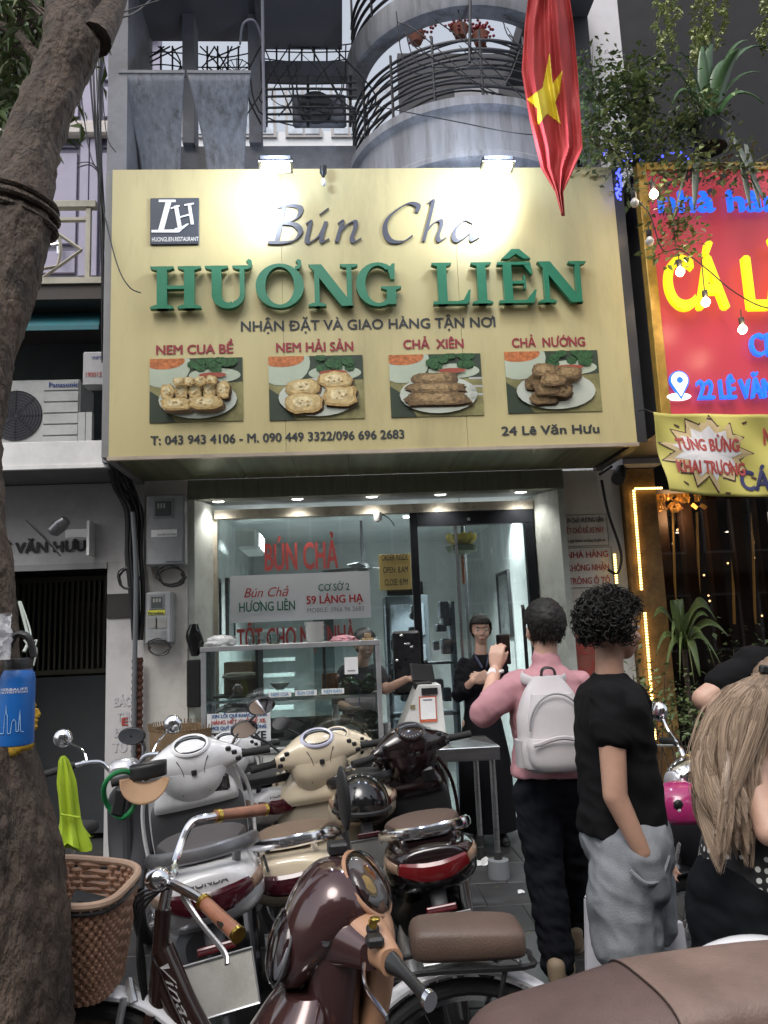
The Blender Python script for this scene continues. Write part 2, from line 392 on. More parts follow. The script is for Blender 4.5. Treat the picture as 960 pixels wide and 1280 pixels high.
for i in range(4): box(.55, .93, 8.575, 8.6, .2+i*.45, .55+i*.45, .01).build('door', mat('fridge_door', (.12, .14, .16), .25), fr)
pole = one(MB().tube([(1.32, 8.0, 0), (1.32, 8.0, 2.8)], .022), 'black_pole', BLACK, 'thin black pole from floor to ceiling inside the glass door', 'pole')
fan = W('ceiling_fan', 'dark ceiling fan hanging in the restaurant room above the banner', 'fan', (.25, 8.2, 2.8))
MB().tube([(.25, 8.2, 2.8), (.25, 8.2, 2.32)], .015).build('rod', BLACK, fan); MB().lathe([(.02, 2.36), (.07, 2.33), (.08, 2.28), (.03, 2.25)], 16, M=Matrix.Translation((.25, 8.2, 0))).build('motor', BLACK, fan)
for k in range(3):
    MB().box(.08, .55, -.06, .06, -.005, .005, .003, M=TR((.25, 8.2, 2.29), R(8), 0, k*2.1+.3)).build('blade', BLACK, fan)
shelfm = mat('stock', (.05, .06, .08), .5, var=.9, vs_=15)
m = MB(); rr = random.Random(4)
for i in range(26):
    x, z = rr.uniform(.42, .95), rr.uniform(.9, 1.75); m.box(x, x+rr.uniform(.03, .1), 6.95, 7.1, z, z+rr.uniform(.05, .15), .008)
m.box(.4, 1.02, 6.9, 7.15, .86, .885); m.box(.4, 1.02, 6.95, 7.15, 1.3, 1.32); m.box(.4, .43, 6.9, 7.15, 0, 1.85); m.box(.99, 1.02, 6.9, 7.15, 0, 1.85)
one(m, 'goods_rack', shelfm, 'black rack crowded with dark goods just inside the glass beside the door', 'rack')
# lights
disc = mat('downlight_glow', (1, 1, .97), emit=9, bump=0, var=0)
ring_m = mat('downlight_ring', (.8, .8, .8), .3, .5)
def downlight(p, label, grp, e=18, r=.055, light=True, col=(1, .97, .92)):
    t = W('downlight', label, 'ceiling light', p, grp)
    MB().lathe([(r*.8, -.004), (r*.8, 0.002)], 20, M=Matrix.Translation(p)).build('lens', disc, t)
    m = MB(); k = 20
    m.loft([[Matrix.Translation(p) @ Vector((rr_*math.cos(2*PI*j/k), rr_*math.sin(2*PI*j/k), z)) for j in range(k)] for rr_, z in ((r*.82, -.006), (r, -.008), (r*1.05, 0), (r*.82, .001))], cap=False, closed=True)
    m.build('ring', ring_m, t)
    if light:
        l = bpy.data.lights.new('downlight_lamp', 'SPOT'); l.energy = e; l.spot_size = R(130); l.spot_blend = .8; l.color = col; l.shadow_soft_size = .04
        o = bpy.data.objects.new('lamp', l); COL.objects.link(o); o.location = Vector(p)+Vector((0, 0, -.02))-Vector(t.location); o.parent = t
for i, (px, w_) in enumerate(((273, 'above the left jamb of the shopfront, leftmost in the row of six'), (372, 'second from the left in the row of six over the shopfront'), (465, 'over the gap between counter glass and door, third in the row of six'), (551, 'over the left half of the glass door, fourth in the row of six'), (600, 'over the middle of the glass door, fifth in the row of six'), (652, 'above the right side of the glass door, rightmost of the row'))):
    if i == 4: continue
    p = P(px, 629, 6.25); downlight((p.x, 6.25, 2.716), 'round white downlight '+w_.split(',')[0], 'downlights in the recess over the shopfront', e=9)
for px, py, Y, w_ in ((333, 668, 7.6, 'left of the red lettering'), (421, 666, 7.6, 'right of the red lettering'), (510, 663, 8.0, 'behind the door post'), (640, 662, 7.6, 'near the right wall')):
    p = P(px, py, Y); downlight((p.x, Y, 2.795), 'round downlight in the room ceiling '+w_, 'downlights in the restaurant room', e=210, col=(.95, .99, 1))
# ------------------------------------------------------------------ shopfront glass
SF = W('glass_shopfront', 'large fixed glass pane with red lettering left of the black door frame', 'shop window', (-.1, 6.4, 0))
box(-1.0, .6, 6.40, 6.412, .02, 2.58).build('pane', MATS['clear_glass'], SF)
blackf = mat('black_frame', (.018, .02, .024), .35, .3)
box(.605, .665, 6.37, 6.44, 0, 2.58).build('post', blackf, SF)
redl = mat('red_film', (.33, .045, .04), .55, dirt=.2)
ptext('BÚN CHẢ', redl, 331, 713, 423, 34, 6.39, SF, bold=.03)
zz = P(300, 806, 6.39); ptext('TỐT CHO MỌI NHÀ', redl, 296, 812, 445, 26, 6.39, SF, bold=.03)
DR = W('glass_door', 'tall glass door in a black metal frame standing behind the queue', 'door', (1.15, 6.4, 0))
box(.67, 1.655, 6.36, 6.43, 2.47, 2.58).build('head_rail', blackf, DR)
box(1.575, 1.65, 6.36, 6.43, 0, 2.465).build('stile', blackf, DR)
box(.67, 1.57, 6.395, 6.407, .05, 2.465).build('pane', MATS['clear_glass'], DR)
box(.98, 1.0, 6.38, 6.42, .05, 2.465).build('mullion', STEEL, DR)
m = MB().box(1.1-.012, 1.1+.012, 6.352, 6.36, 2.513-.012, 2.513+.012, M=None); m.build('emblem', ALU, DR)
MB().tube([(1.5, 6.33, 1.2), (1.5, 6.31, 1.22), (1.5, 6.31, 1.75), (1.5, 6.33, 1.77)], .015).build('handle', BLACK, DR)
# lotus lantern
ln = W('lotus_lantern', 'yellow lotus shaped lantern with an orange tassel hanging inside the glass door', 'lantern', (1.12, 7.0, 2.4))
lc = P(577, 680, 6.9); gold = mat('gold_silk', (.8, .58, .08), .6, var=.3, vs_=14)
for k in range(12):
    a = k*PI/6; m = MB()
    def pet(u, v, a=a):
        w_ = .05*math.sin(PI*min(1, v*.98+.02))**.7; rad = .05+.085*math.sin(v*1.9); z = v*.13-.03
        x, y = rad, (u-.5)*2*w_
        return (lc.x+x*math.cos(a)-y*math.sin(a), lc.y+x*math.sin(a)+y*math.cos(a), lc.z+z)
    m.grid(pet, 4, 6); m.build('petal', gold, ln, solid=.003)
MB().lathe([(.03, -.09), (.13, -.07), (.15, -.02), (.05, .0)], 16, M=Matrix.Translation(lc)).build('bowl', mat('lantern_green', (.1, .13, .07), .5), ln)
MB().lathe([(.012, -.36), (.014, -.12), (.004, -.09)], 8, M=Matrix.Translation(lc)).build('tassel', mat('tassel', (.4, .09, .02), .9), ln)
MB().tube([lc+Vector((0, 0, .05)), (lc.x, lc.y, 2.8)], .003).build('cord', BLACK, ln)
# ------------------------------------------------------------------ banner, opening hours, camera
bn = W('branch_banner', 'white banner with red and green writing behind the glass above the food counter', 'banner', P(375, 748, 6.3))
a, b_ = P(288, 779, 6.33), P(462, 720, 6.33)
ban_m = mat('banner_white', (.62, .64, .66), .5, var=.05)
box(a.x, b_.x, 6.33, 6.336, a.z, P(288, 720, 6.33).z, 0).build('sheet', ban_m, bn)
tg = mat('ink_green', (.015, .13, .075), .6); tr_ = mat('ink_red', (.42, .02, .025), .6); tn = mat('ink_dark', (.03, .035, .04), .6); tgr = mat('ink_grey', (.2, .21, .22), .6)
ptext('Bún Chả', tr_, 305, 747, 361, 12, 6.327, bn, shear=.35, bold=0)
ptext('HƯƠNG LIÊN', tg, 299, 765, 369, 12, 6.327, bn, bold=.015)
ptext('CƠ SỞ 2', tg, 398, 739, 437, 9, 6.327, bn)
ptext('59 LÁNG HẠ', tr_, 383, 755, 454, 10, 6.327, bn, bold=.03)
ptext('MOBILE: 0966 96 2683', tgr, 384, 766, 455, 6, 6.327, bn, bold=0)
oh = W('opening_hours_sign', 'small yellow sign with opening hours hung on the black door post', 'sign', P(493, 715, 6.3))
a, b_ = P(475, 738, 6.3), P(513, 692, 6.3)
box(a.x, b_.x, 6.3, 6.31, a.z, b_.z, .003).build('board', mat('sign_yellow', (.55, .43, .16), .5), oh)
for k, s in enumerate(('ORDER INSIDE', 'OPEN: 8.AM', 'CLOSE: 8.PM')):
    ptext(s, tn, 477+k*2, 701+k*15.5, 510, 8, 6.296, oh, bold=.01)
cc = W('security_camera', 'small white security camera fixed over the black door post', 'camera', P(472, 645, 6.3))
p = P(472, 645, 6.3); MB().lathe([(.03, -.045), (.034, -.02), (.034, .03), (.01, .035)], 16, M=Matrix.Translation(p)).build('housing', WHITEPAINT, cc)
MB().ell(p+Vector((0, -.012, -.035)), (.018, .018, .018)).build('lens', GLOSSBLACK, cc)
MB().tube([p+Vector((.03, .02, .02)), p+Vector((.1, .04, -.02)), p+Vector((.14, .05, -.08))], .004, sm=4).build('cable', BLACK, cc)
# ------------------------------------------------------------------ the big yellow sign box
SB = W('yellow_sign_board', 'big pale yellow sign box with raised green serif letters', 'sign', (.29, 5.05, 2.8))
SY = 5.05; sx0, sx1, sz0, sz1 = -1.497, 2.075, 2.8, 4.885
cream = mat('sign_cream', (.5, .43, .215), .42, var=.1, vs_=1.4, dirt=.3, bump=.05, stretch=(2.2, 1, .5))
seam = mat('sign_seam', (.33, .29, .16), .6)
xs = [sx0, -.33, .90, sx1]
for i in range(3): box(xs[i]+(.0012 if i else 0), xs[i+1]-(.0012 if i < 2 else 0), SY, SY+.012, sz0+.02, sz1).build('face_panel', cream, SB, smooth=False)
box(sx0, sx1, SY+.0125, SY+.03, sz0+.02, sz1-.01).build('backing', seam, SB)
trim = mat('sign_trim', (.5, .42, .33), .4, .4, dirt=.3)
box(sx0-.01, sx1+.01, SY-.008, SY+.03, sz0-.005, sz0+.0195).build('edge_trim', trim, SB)
sidem = mat('sign_side', (.05, .05, .055), .4, .4); under = mat('soffit_metal', (.24, .25, .15), .42, .35, var=.5, vs_=2, stretch=(7, .4, 1), bump=0)
box(sx1+.0005, sx1+.07, SY, 5.99, sz0+.02, sz1).build('side_panel', sidem, SB)
box(sx0-.05, sx0-.0005, SY+.01, 5.99, sz0+.02, sz1-.02).build('side_panel', mat('sign_side_grey', (.2, .2, .2), .6), SB)
box(sx0, sx1, SY+.031, 5.99, sz1-.05, sz1-.02).build('top_panel', sidem, SB)
for i in range(9):
    x0 = sx0+i*(sx1-sx0)/9; box(x0+.0015, x0+(sx1-sx0)/9-.0015, SY+.031, 5.995, 2.845, 2.856, .001).build('soffit_panel', under, SB)
box(sx0, sx1, SY+.031, 5.995, 2.857, 2.87).build('soffit_backing', sidem, SB)
greenl = mat('green_letter', (.014, .17, .085), .35, coat=.3, var=.08); 
def arcpoly(cx, cz, a, b_, wa, wb, t0, t1, n=20):
    o = [(cx+a*math.cos(R(t0+(t1-t0)*i/n)), cz+b_*math.sin(R(t0+(t1-t0)*i/n))) for i in range(n+1)]
    q = [(cx+(a-wa)*math.cos(R(t0+(t1-t0)*i/n)), cz+(b_-wb)*math.sin(R(t0+(t1-t0)*i/n))) for i in range(n+1)]
    return o+q[::-1]
def rc(x0, x1, z0, z1): return [(x0, z0), (x1, z0), (x1, z1), (x0, z1)]
def serif(x, z, w, h, up):  # bracketed serif slab
    s = 1 if up else -1
    return [(x-w, z), (x+w, z), (x+w, z-s*h*.5), (x+w*.55, z-s*h), (x-w*.55, z-s*h), (x-w, z-s*h*.5)]
horn = [(0, 0), (.1, .03), (.16, .12), (.15, .22), (.08, .26), (.02, .2), (.07, .17), (.07, .1), (0, .08)]
G_ = {
 'H': [rc(.13, .33, 0, 1), rc(.67, .87, 0, 1), rc(.3, .7, .46, .54), serif(.23, 0, .23, .09, 0), serif(.23, 1, .23, .09, 1), serif(.77, 0, .23, .09, 0), serif(.77, 1, .23, .09, 1)],
 'U': [rc(.14, .34, .3, 1), rc(.72, .82, .3, 1), arcpoly(.48, .32, .34, .34, .2, .14, 180, 300), arcpoly(.48, .32, .34, .34, .1, .14, 295, 360), serif(.24, 1, .24, .09, 1), serif(.77, 1, .2, .09, 1)],
 'O': [arcpoly(.5, .5, .5, .53, .2, .08, 0, 180), arcpoly(.5, .5, .5, .53, .2, .08, 180, 360)],
 'N': [rc(.13, .23, 0, 1), rc(.78, .88, 0, 1), [(.02, 1), (.28, 1), (.9, 0), (.66, 0), (.1, .88)], serif(.18, 0, .18, .08, 0), serif(.83, 1, .18, .08, 1)],
 'G': [arcpoly(.48, .5, .48, .53, .2, .08, 50, 330), rc(.66, .86, .02, .42), serif(.76, .45, .22, .08, 1), [(.76, .62), (.84, .62), (.86, 1), (.8, 1), (.7, .86)]],
 'L': [rc(.14, .38, 0, 1), serif(.26, 1, .26, .08, 1), rc(0, .9, 0, .07), [(.85, .03), (.95, .03), (1, .34), (.95, .34), (.8, .1), (.6, .06)]],
 'I': [rc(.28, .72, 0, 1), serif(.5, 1, .5, .08, 1), serif(.5, 0, .5, .08, 0)],
 'E': [rc(.14, .36, 0, 1), rc(0, .85, .93, 1), rc(0, .9, 0, .07), rc(.3, .7, .47, .54), [(.8, .99), (.86, .99), (.9, .7), (.86, .7), (.66, .95)], [(.84, .02), (.9, .02), (.98, .32), (.93, .32), (.68, .05)], rc(.66, .71, .34, .67)]}
lets = [('H', 190, 253, ''), ('U', 258, 318, 'h'), ('O', 321, 381, 'h'), ('N', 386, 448, ''), ('G', 446, 503, ''), ('L', 541, 588, ''), ('I', 590, 615, ''), ('E', 623, 671, '^'), ('N', 672, 733, '')]
zb = (P(190, 391, SY).z+P(733, 381, SY).z)/2; lh = (P(300, 336, SY).z-P(300, 388, SY).z)
for ch, p0, p1, ac in lets:
    x0, x1 = P(p0, 388, SY).x, P(p1, 386, SY).x; m = MB(); k = 0
    polys = list(G_[ch])
    if ac == 'h': polys.append([(q[0]*.9+(.84 if ch == 'U' else .82), q[1]+(.9 if ch == 'U' else .88)) for q in horn])
    if ac == '^': polys.append([(.12, 1.08), (.3, 1.08), (.5, 1.2), (.7, 1.08), (.88, 1.08), (.6, 1.32), (.4, 1.32)])
    for q in polys:
        k += 1; m.prism([(x0+x*(x1-x0), zb+z*lh) for x, z in q], .045-.0008*k, Matrix.Translation((0, SY-.06+.0004*k, 0)))
    o = m.build('letter', greenl, SB, sharp=30)
    for zp in (.25, .8): box((x0+x1)/2-.006, (x0+x1)/2+.006, SY-.02, SY, zb+zp*lh-.006, zb+zp*lh+.006)
# calligraphic line
ink = mat('ink_slate', (.055, .06, .085), .5)
ST = {
 'B': [[(.13, 0), (.14, .5), (.15, 1)], [(.0, .93), (.25, 1.0), (.5, .93), (.48, .68), (.3, .54), (.17, .52)], [(.2, .52), (.45, .48), (.6, .3), (.5, .06), (.2, .0), (-.05, .02)]],
 'ú': [[(.0, .5), (.1, .56), (.1, .3), (.1, .08), (.2, .01), (.4, .2), (.5, .52)], [(.5, .56), (.46, .2), (.5, .02), (.66, .1)], [(.3, .74), (.5, .92)]],
 'n': [[(.0, .5), (.1, .56), (.08, .3), (.05, 0)], [(.07, .25), (.25, .48), (.42, .55), (.46, .4), (.42, .12), (.5, .01), (.66, .1)]],
 'C': [[(.75, .78), (.76, .97), (.5, 1.02), (.15, .7), (.08, .35), (.25, .03), (.55, .0), (.75, .16)]],
 'h': [[(.0, 1.02), (.14, 1.08), (.1, .5), (.05, 0)], [(.08, .25), (.25, .48), (.44, .55), (.48, .4), (.43, .12), (.52, .01), (.68, .1)]],
 'a': [[(.52, .5), (.3, .57), (.08, .35), (.05, .1), (.2, .0), (.42, .2), (.54, .52)], [(.55, .57), (.5, .2), (.54, .02), (.72, .1)]]}
nib = Vector((math.cos(R(35)), 0, math.sin(R(35))))*.062
def calli(m, ch, x0, x1, zb, h, Y, seq):
    S = ST[ch]; mn = min(q[0] for s in S for q in s); mxx = max(q[0] for s in S for q in s)
    for si, s in enumerate(S):
        pts = smoothpath([(x, 0, z) for x, z in s], 7); rings = []
        for i, p in enumerate(pts):
            t = (pts[min(i+1, len(pts)-1)]-pts[max(i-1, 0)]).normalized(); nn = Vector((-t.z, 0, t.x)); hw = math.sqrt((nib.dot(nn))**2+.014**2)
            q = [p+nn*hw, p-nn*hw]
            w2 = [Vector((x0+(v.x-mn)/(mxx-mn)*(x1-x0)*.88+v.z*h*.2, 0, zb+v.z*h)) for v in q]
            yo = Y-.012-.0006*si
            rings.append([Vector((w2[0].x, yo, w2[0].z)), Vector((w2[1].x, yo, w2[1].z)), Vector((w2[1].x, Y-.004, w2[1].z)), Vector((w2[0].x, Y-.004, w2[0].z))])
        m.loft(rings)
zc = P(470, 303, SY).z; ch_ = P(470, 257, SY).z-zc
for i, (c_, p0, p1) in enumerate((('B', 335, 378), ('ú', 378, 415), ('n', 418, 455), ('C', 478, 520), ('h', 527, 561), ('a', 566, 603))):
    m = MB(); calli(m, c_, P(p0, 300, SY).x, P(p1, 300, SY).x, zc, ch_, SY, i); m.build('letter', ink, SB, smooth=False)
ptext('NHẬN ĐẶT VÀ GIAO HÀNG TẬN NƠI', tn, 301, 414, 620, 12.5, SY-.003, SB, bold=.022)
tred = mat('ink_maroon', (.27, .025, .035), .6)
for s, p0, p1, py in (('NEM CUA BỀ', 195, 292, 443), ('NEM HẢI SẢN', 345, 442, 440), ('CHẢ  XIÊN', 504, 580, 436), ('CHẢ  NƯỚNG', 640, 732, 434)): ptext(s, tred, p0, py, p1, 11.5, SY-.003, SB, bold=.035)
ptext('T: 043 943 4106 - M. 090 449 3322/096 696 2683', tn, 188, 556, 506, 11, SY-.003, SB, bold=.03)
ptext('24 Lê Văn Hưu', tn, 627, 544, 750, 11, SY-.003, SB, bold=.03)
lg = W('logo_plaque', 'small dark square plaque with white monogram on the sign', 'plaque', P(218, 276, SY))
a, b_ = P(188, 307, SY), P(249, 248, SY)
box(a.x, b_.x, SY-.012, SY-.002, a.z, b_.z, .004).build('plate', mat('logo_navy', (.03, .04, .06), .4), lg)
wi = mat('ink_white', (.8, .8, .8), .5); 
def Q(px, py): p = P(px, py, SY); return (p.x, p.z)
def thin(poly, k=0): return MB().prism([Q(*q) for q in poly], .002, Matrix.Translation((0, SY-.0150-.0005*k, 0)))
m = MB()
for k, q in enumerate([[(199, 251), (220, 251), (220, 254), (199, 254)], [(208, 253), (215, 253), (205, 290), (198, 290)], [(190, 289), (222, 288), (234, 281), (237, 281), (224, 292), (190, 292)], [(218, 259), (223, 258), (228, 287), (223, 287)], [(235, 256), (239, 256), (243, 282), (239, 282)], [(222, 273), (240, 268), (240, 270), (222, 275)], [(214, 261), (225, 258), (225, 260), (214, 263)], [(231, 257), (243, 255), (243, 257), (231, 259)], [(219, 287), (231, 285), (231, 287), (219, 289)]]):
    m.prism([Q(*v) for v in q], .002, Matrix.Translation((0, SY-.0150-.0004*k, 0)))
m.build('monogram', wi, lg, smooth=False)
ptext('HUONGLIEN.RESTAURANT', wi, 190, 302, 248, 5.5, SY-.014, lg)
# dish photographs printed on the sign
def dish(px0, py0, px1, py1, kind, label):
    a, b_ = P(px0, py1, SY), P(px1, py0, SY); x0, x1, z0, z1 = a.x, b_.x, a.z, b_.z
    t = W('dish_photo', label, 'photo print', (x0, SY, z0), 'dish photos on the yellow sign'); w_, h = x1-x0, z1-z0
    X = lambda u: x0+u*w_; Z = lambda v: z0+v*h; n = [0]
    def lay(polys, mm, name):
        m = MB()
        for q in polys:
            cl = [(min(1, max(0, u)), min(1, max(0, v))) for u, v in q]; n[0] += 1
            m.prism([(X(u), Z(v)) for u, v in cl], .0004, Matrix.Translation((0, SY-.006-.0006*n[0], 0)))
        m.build(name, mm, t, smooth=False)
    def el(cx, cz, a_, b2, k=24): return [(cx+a_*math.cos(2*PI*i/k), cz+b2*math.sin(2*PI*i/k)) for i in range(k)]
    box(x0, x1, SY-.006, SY-.002, z0, z1).build('print', mat('print_table', (.24, .22, .09), .4, var=.5, vs_=7), t)
    lay([[(0, 0), (.28, 0), (.1, .4), (0, .5)], [(.3, .55), (1, .62), (1, 1), (.3, 1)]], mat('print_shadow', (.035, .05, .03), .4), 'print')
    lay([el(.14, .9, .3, .36)], mat('print_bowl', (.42, .47, .36), .4, var=.1), 'print'); lay([el(.14, .97, .24, .14)], mat('print_soup', (.5, .16, .05), .4, var=.6, vs_=60), 'print')
    lay([el(.7, .72, .28, .12)], mat('print_bowl', (.4, .45, .34)), 'print')
    gr = random.Random(px0); lay([el(.45+gr.random()*.45, .78+gr.random()*.2, .06, .07, 7) for _ in range(16)], mat('print_leaf', (.03, .1, .03), .4, var=.8, vs_=70), 'print')
    lay([el(.68, .72, .15, .04)], mat('print_red', (.3, .06, .03)), 'print')
    lay([el(.52, .34, .42, .3)], mat('print_plate', (.5, .53, .45), .4, var=.1), 'print')
    fm = mat('print_roll', (.58, .43, .19), .5, var=.4, vs_=26) if kind < 2 else mat('print_grill', (.24, .15, .06), .5, var=.85, vs_=32)
    def blob_(cx, cz, a_, b2): return [(cx+a_*(1+gr.uniform(-.14, .14))*math.copysign(abs(math.cos(q))**.7, math.cos(q)), cz+b2*(1+gr.uniform(-.14, .14))*math.copysign(abs(math.sin(q))**.7, math.sin(q))) for q in [2*PI*i/16 for i in range(16)]]
    if kind == 0: fs = [blob_(.2+i*.15, .46, .07, .13) for i in range(5)]+[blob_(.32+i*.12, .6, .06, .07) for i in range(4)]+[blob_(.3, .24, .16, .1), blob_(.62, .25, .18, .1)]
    elif kind == 1: fs = [blob_(.36, .5, .19, .12), blob_(.7, .6, .18, .13), blob_(.37, .24, .19, .17), blob_(.74, .34, .18, .17)]
    elif kind == 2: fs = [blob_(.48, .6, .28, .09), blob_(.5, .44, .32, .09), blob_(.5, .26, .36, .11)]
    else: fs = [blob_(.3+gr.random()*.4, .2+gr.random()*.45, .14, .1) for _ in range(12)]
    shd = mat('print_char', (.09, .055, .02), .5)
    lay([[(u+.02, v-.03) for u, v in q] for q in fs], shd, 'print')
    hi = mat('print_light'+str(kind > 1), (.72, .6, .34) if kind < 2 else (.36, .24, .11), .5, var=.5, vs_=40); lo2 = mat('print_mid'+str(kind > 1), (.4, .26, .09) if kind < 2 else (.13, .075, .03), .5, var=.5, vs_=40)
    def shr_(q, k, dx, dz):
        cu, cv = sum(a[0] for a in q)/len(q), sum(a[1] for a in q)/len(q); return [(cu+(a[0]-cu)*k*(1+gr.uniform(-.12, .12))+dx, cv+(a[1]-cv)*k*(1+gr.uniform(-.12, .12))+dz) for a in q]
    for q in fs:
        lay([q], lo2, 'print'); lay([shr_(q, .86, -.004, .012)], fm, 'print'); lay([shr_(q, .5, -.012, .02)], hi, 'print')
        cu, cv = sum(a[0] for a in q)/len(q), sum(a[1] for a in q)/len(q)
        lay([el(cu+gr.uniform(-.07, .07), cv+gr.uniform(-.05, .05), .015, .012, 6) for _ in range(5)], lo2 if kind < 2 else hi, 'print')
    if kind == 2: lay([[(.85, .3+i*.13), (1, .3+i*.13), (1, .33+i*.13), (.85, .33+i*.13)] for i in range(3)], mat('print_skewer', (.4, .4, .38)), 'print')
dish(187, 447, 303, 529, 0, 'photo of a plate of small golden crab rolls, leftmost on the sign')
dish(337, 444, 453, 526, 1, 'photo of a plate of four large square seafood rolls')
dish(489, 442, 600, 522, 2, 'photo of brown meat skewers on a plate')
dish(635, 438, 746, 517, 3, 'photo of a heap of dark grilled meat, rightmost on the sign')
# floodlights
lampglow = mat('flood_glow', (1, 1, 1), emit=30, ecol=(.85, .92, 1), bump=0, var=0)
def flood(px, py, tx, ty, label, power):
    p = P(px, py, 4.72); t = W('floodlight', label, 'floodlight', p, 'floodlights over the yellow sign')
    tgt = P(tx, ty, SY)
    q = (tgt-p).to_track_quat('-Z', 'Y').to_matrix().to_4x4(); M = Matrix.Translation(p) @ rot(R(-8), 0, 0)
    MB().box(-.11, .11, -.055, .055, .0, .05, .012, M=M).build('housing', DARKMETAL, t)
    MB().box(-.092, .092, -.038, .038, -.006, -.001, M=M).build('lens', lampglow, t)
    m = MB()
    for a_ in (((-.11, .11), (-.055, -.04)), ((-.11, .11), (.04, .055)), ((-.11, -.094), (-.0399, .0399)), ((.094, .11), (-.0399, .0399))): m.box(a_[0][0], a_[0][1], a_[1][0], a_[1][1], -.01, -.0005, M=M)
    m.build('bezel', ALU, t, smooth=False)
    MB().tube([p+Vector((0, .03, .05)), p+Vector((0, .15, .16)), (p.x, 5.2, sz1+.02)], .012, sm=4).build('arm', DARKMETAL, t)
    l = bpy.data.lights.new('flood_lamp', 'SPOT'); l.energy = power; l.spot_size = R(125); l.spot_blend = .7; l.shadow_soft_size = .07; l.color = (.86, .93, 1)
    o = bpy.data.objects.new('lamp', l); COL.objects.link(o); o.parent = t; o.rotation_euler = (tgt-p).to_track_quat('-Z', 'Y').to_euler(); o.location = (0, .0, -.05)
    l = bpy.data.lights.new('flood_spill', 'POINT'); l.energy = power*.6; l.shadow_soft_size = .08; l.color = (.62, .76, 1)
    o = bpy.data.objects.new('lamp', l); COL.objects.link(o); o.parent = t; o.location = (0, -.12, .1)
flood(345, 208, 312, 245, 'bright floodlight in front of the sign top, above the slate lettering start', 21)
flood(622, 208, 592, 245, 'bright floodlight in front of the sign top, just beside the hanging flag', 31)
bb = W('clip_lamp', 'small unlit bulb lamp clipped to the top edge of the yellow sign', 'lamp', P(404, 220, 5.0))
p = P(404, 213, 4.98); MB().lathe([(.01, -.05), (.025, -.02), (.025, .03), (.008, .04)], 12, M=Matrix.Translation(p)).build('holder', BLACK, bb)
MB().ell(p+Vector((0, 0, -.09)), (.018, .018, .032)).build('bulb', mat('bulb_white', (.8, .8, .78), .15), bb)
# ------------------------------------------------------------------ poster column
def poster(px0, py0, px1, py1, lines, label, bgc=(.68, .66, .62), Y=6.1, ink=None, name='notice'):
    a, b_ = P(px0, py1, Y), P(px1, py0, Y)
    t = W(name, label, 'notice', (a.x, Y, a.z), 'notices on the white pier')
    box(a.x-.006, b_.x+.006, Y-.004, Y-.0002, a.z-.006, b_.z+.006).build('border', mat('notice_border', (.2, .18, .16), .7), t)
    box(a.x, b_.x, Y-.006, Y-.0005, a.z, b_.z).build('sheet', mat('paper_aged' if bgc[0] > .6 else name, bgc, .7, dirt=.3, vs_=4), t)
    n = len(lines)
    for i, (s, c_, hh) in enumerate(lines):
        z = b_.z-(b_.z-a.z)*(i+.5)/n; hgt = (b_.z-a.z)/n*hh; L_ = (b_.x-a.x)
        text(s, c_, a.x+L_*.07, b_.x-L_*.07, z-hgt/2, hgt, Y-.009, t, bold=.02)
    return t
red2 = mat('ink_notice_red', (.4, .06, .05), .6, var=.3)
poster(702, 643, 757, 683, [('BÚN CHẢ HƯƠNG LIÊN', tn, .5), ('HẾT CHỖ ĐỂ XE MÁY', red2, .55), ('Xin quý khách vui lòng tự gửi xe', tn, .3)], 'framed parking notice with a black first line, upper of the two on the pier')
poster(707, 684, 763, 735, [('NHÀ HÀNG', red2, .5), ('KHÔNG NHẬN', red2, .5), ('TRÔNG Ô TÔ', red2, .5)], 'notice in three red lines, below the parking notice on the pier')
poster(716, 792, 745, 860, [('HẾT', red2, .5), ('CHỖ', red2, .5)], 'red notice low on the pier behind the boy', bgc=(.3, .09, .07), name='red_notice')
poster(714, 740, 744, 790, [('', wi, .1)], 'pale blue blank sheet between the two rows of notices', bgc=(.45, .48, .6), name='blue_notice') if 0 else None
m = MB()
pts = [P(752, 600, 6.0), P(760, 640, 6.02), P(776, 690, 6.03), P(772, 716, 6.03), P(760, 712, 6.03)]
one(m.tube(pts, .012, sm=6), 'hanging_cable', BLACK, 'thick black cable looping down beside the notices', 'cable')
sp = W('spotlight', 'small dark spotlight on the pier under the corner of the yellow sign', 'lamp', P(772, 600, 5.9))
p = P(772, 600, 5.85); MB().lathe([(.05, 0), (.055, .02), (.04, .16), (.015, .18)], 16, M=TR(p, R(-35), R(35), 0)).build('shade', DARKMETAL, sp)
MB().lathe([(.04, .003), (.04, .006)], 12, M=TR(p, R(-35), R(35), 0)).build('lens', mat('lens_white', (.8, .8, .8), .2, emit=.6), sp)
MB().tube([p+Vector((-.02, .05, .12)), (p.x-.05, 6.1, p.z+.1)], .012).build('bracket', DARKMETAL, sp)
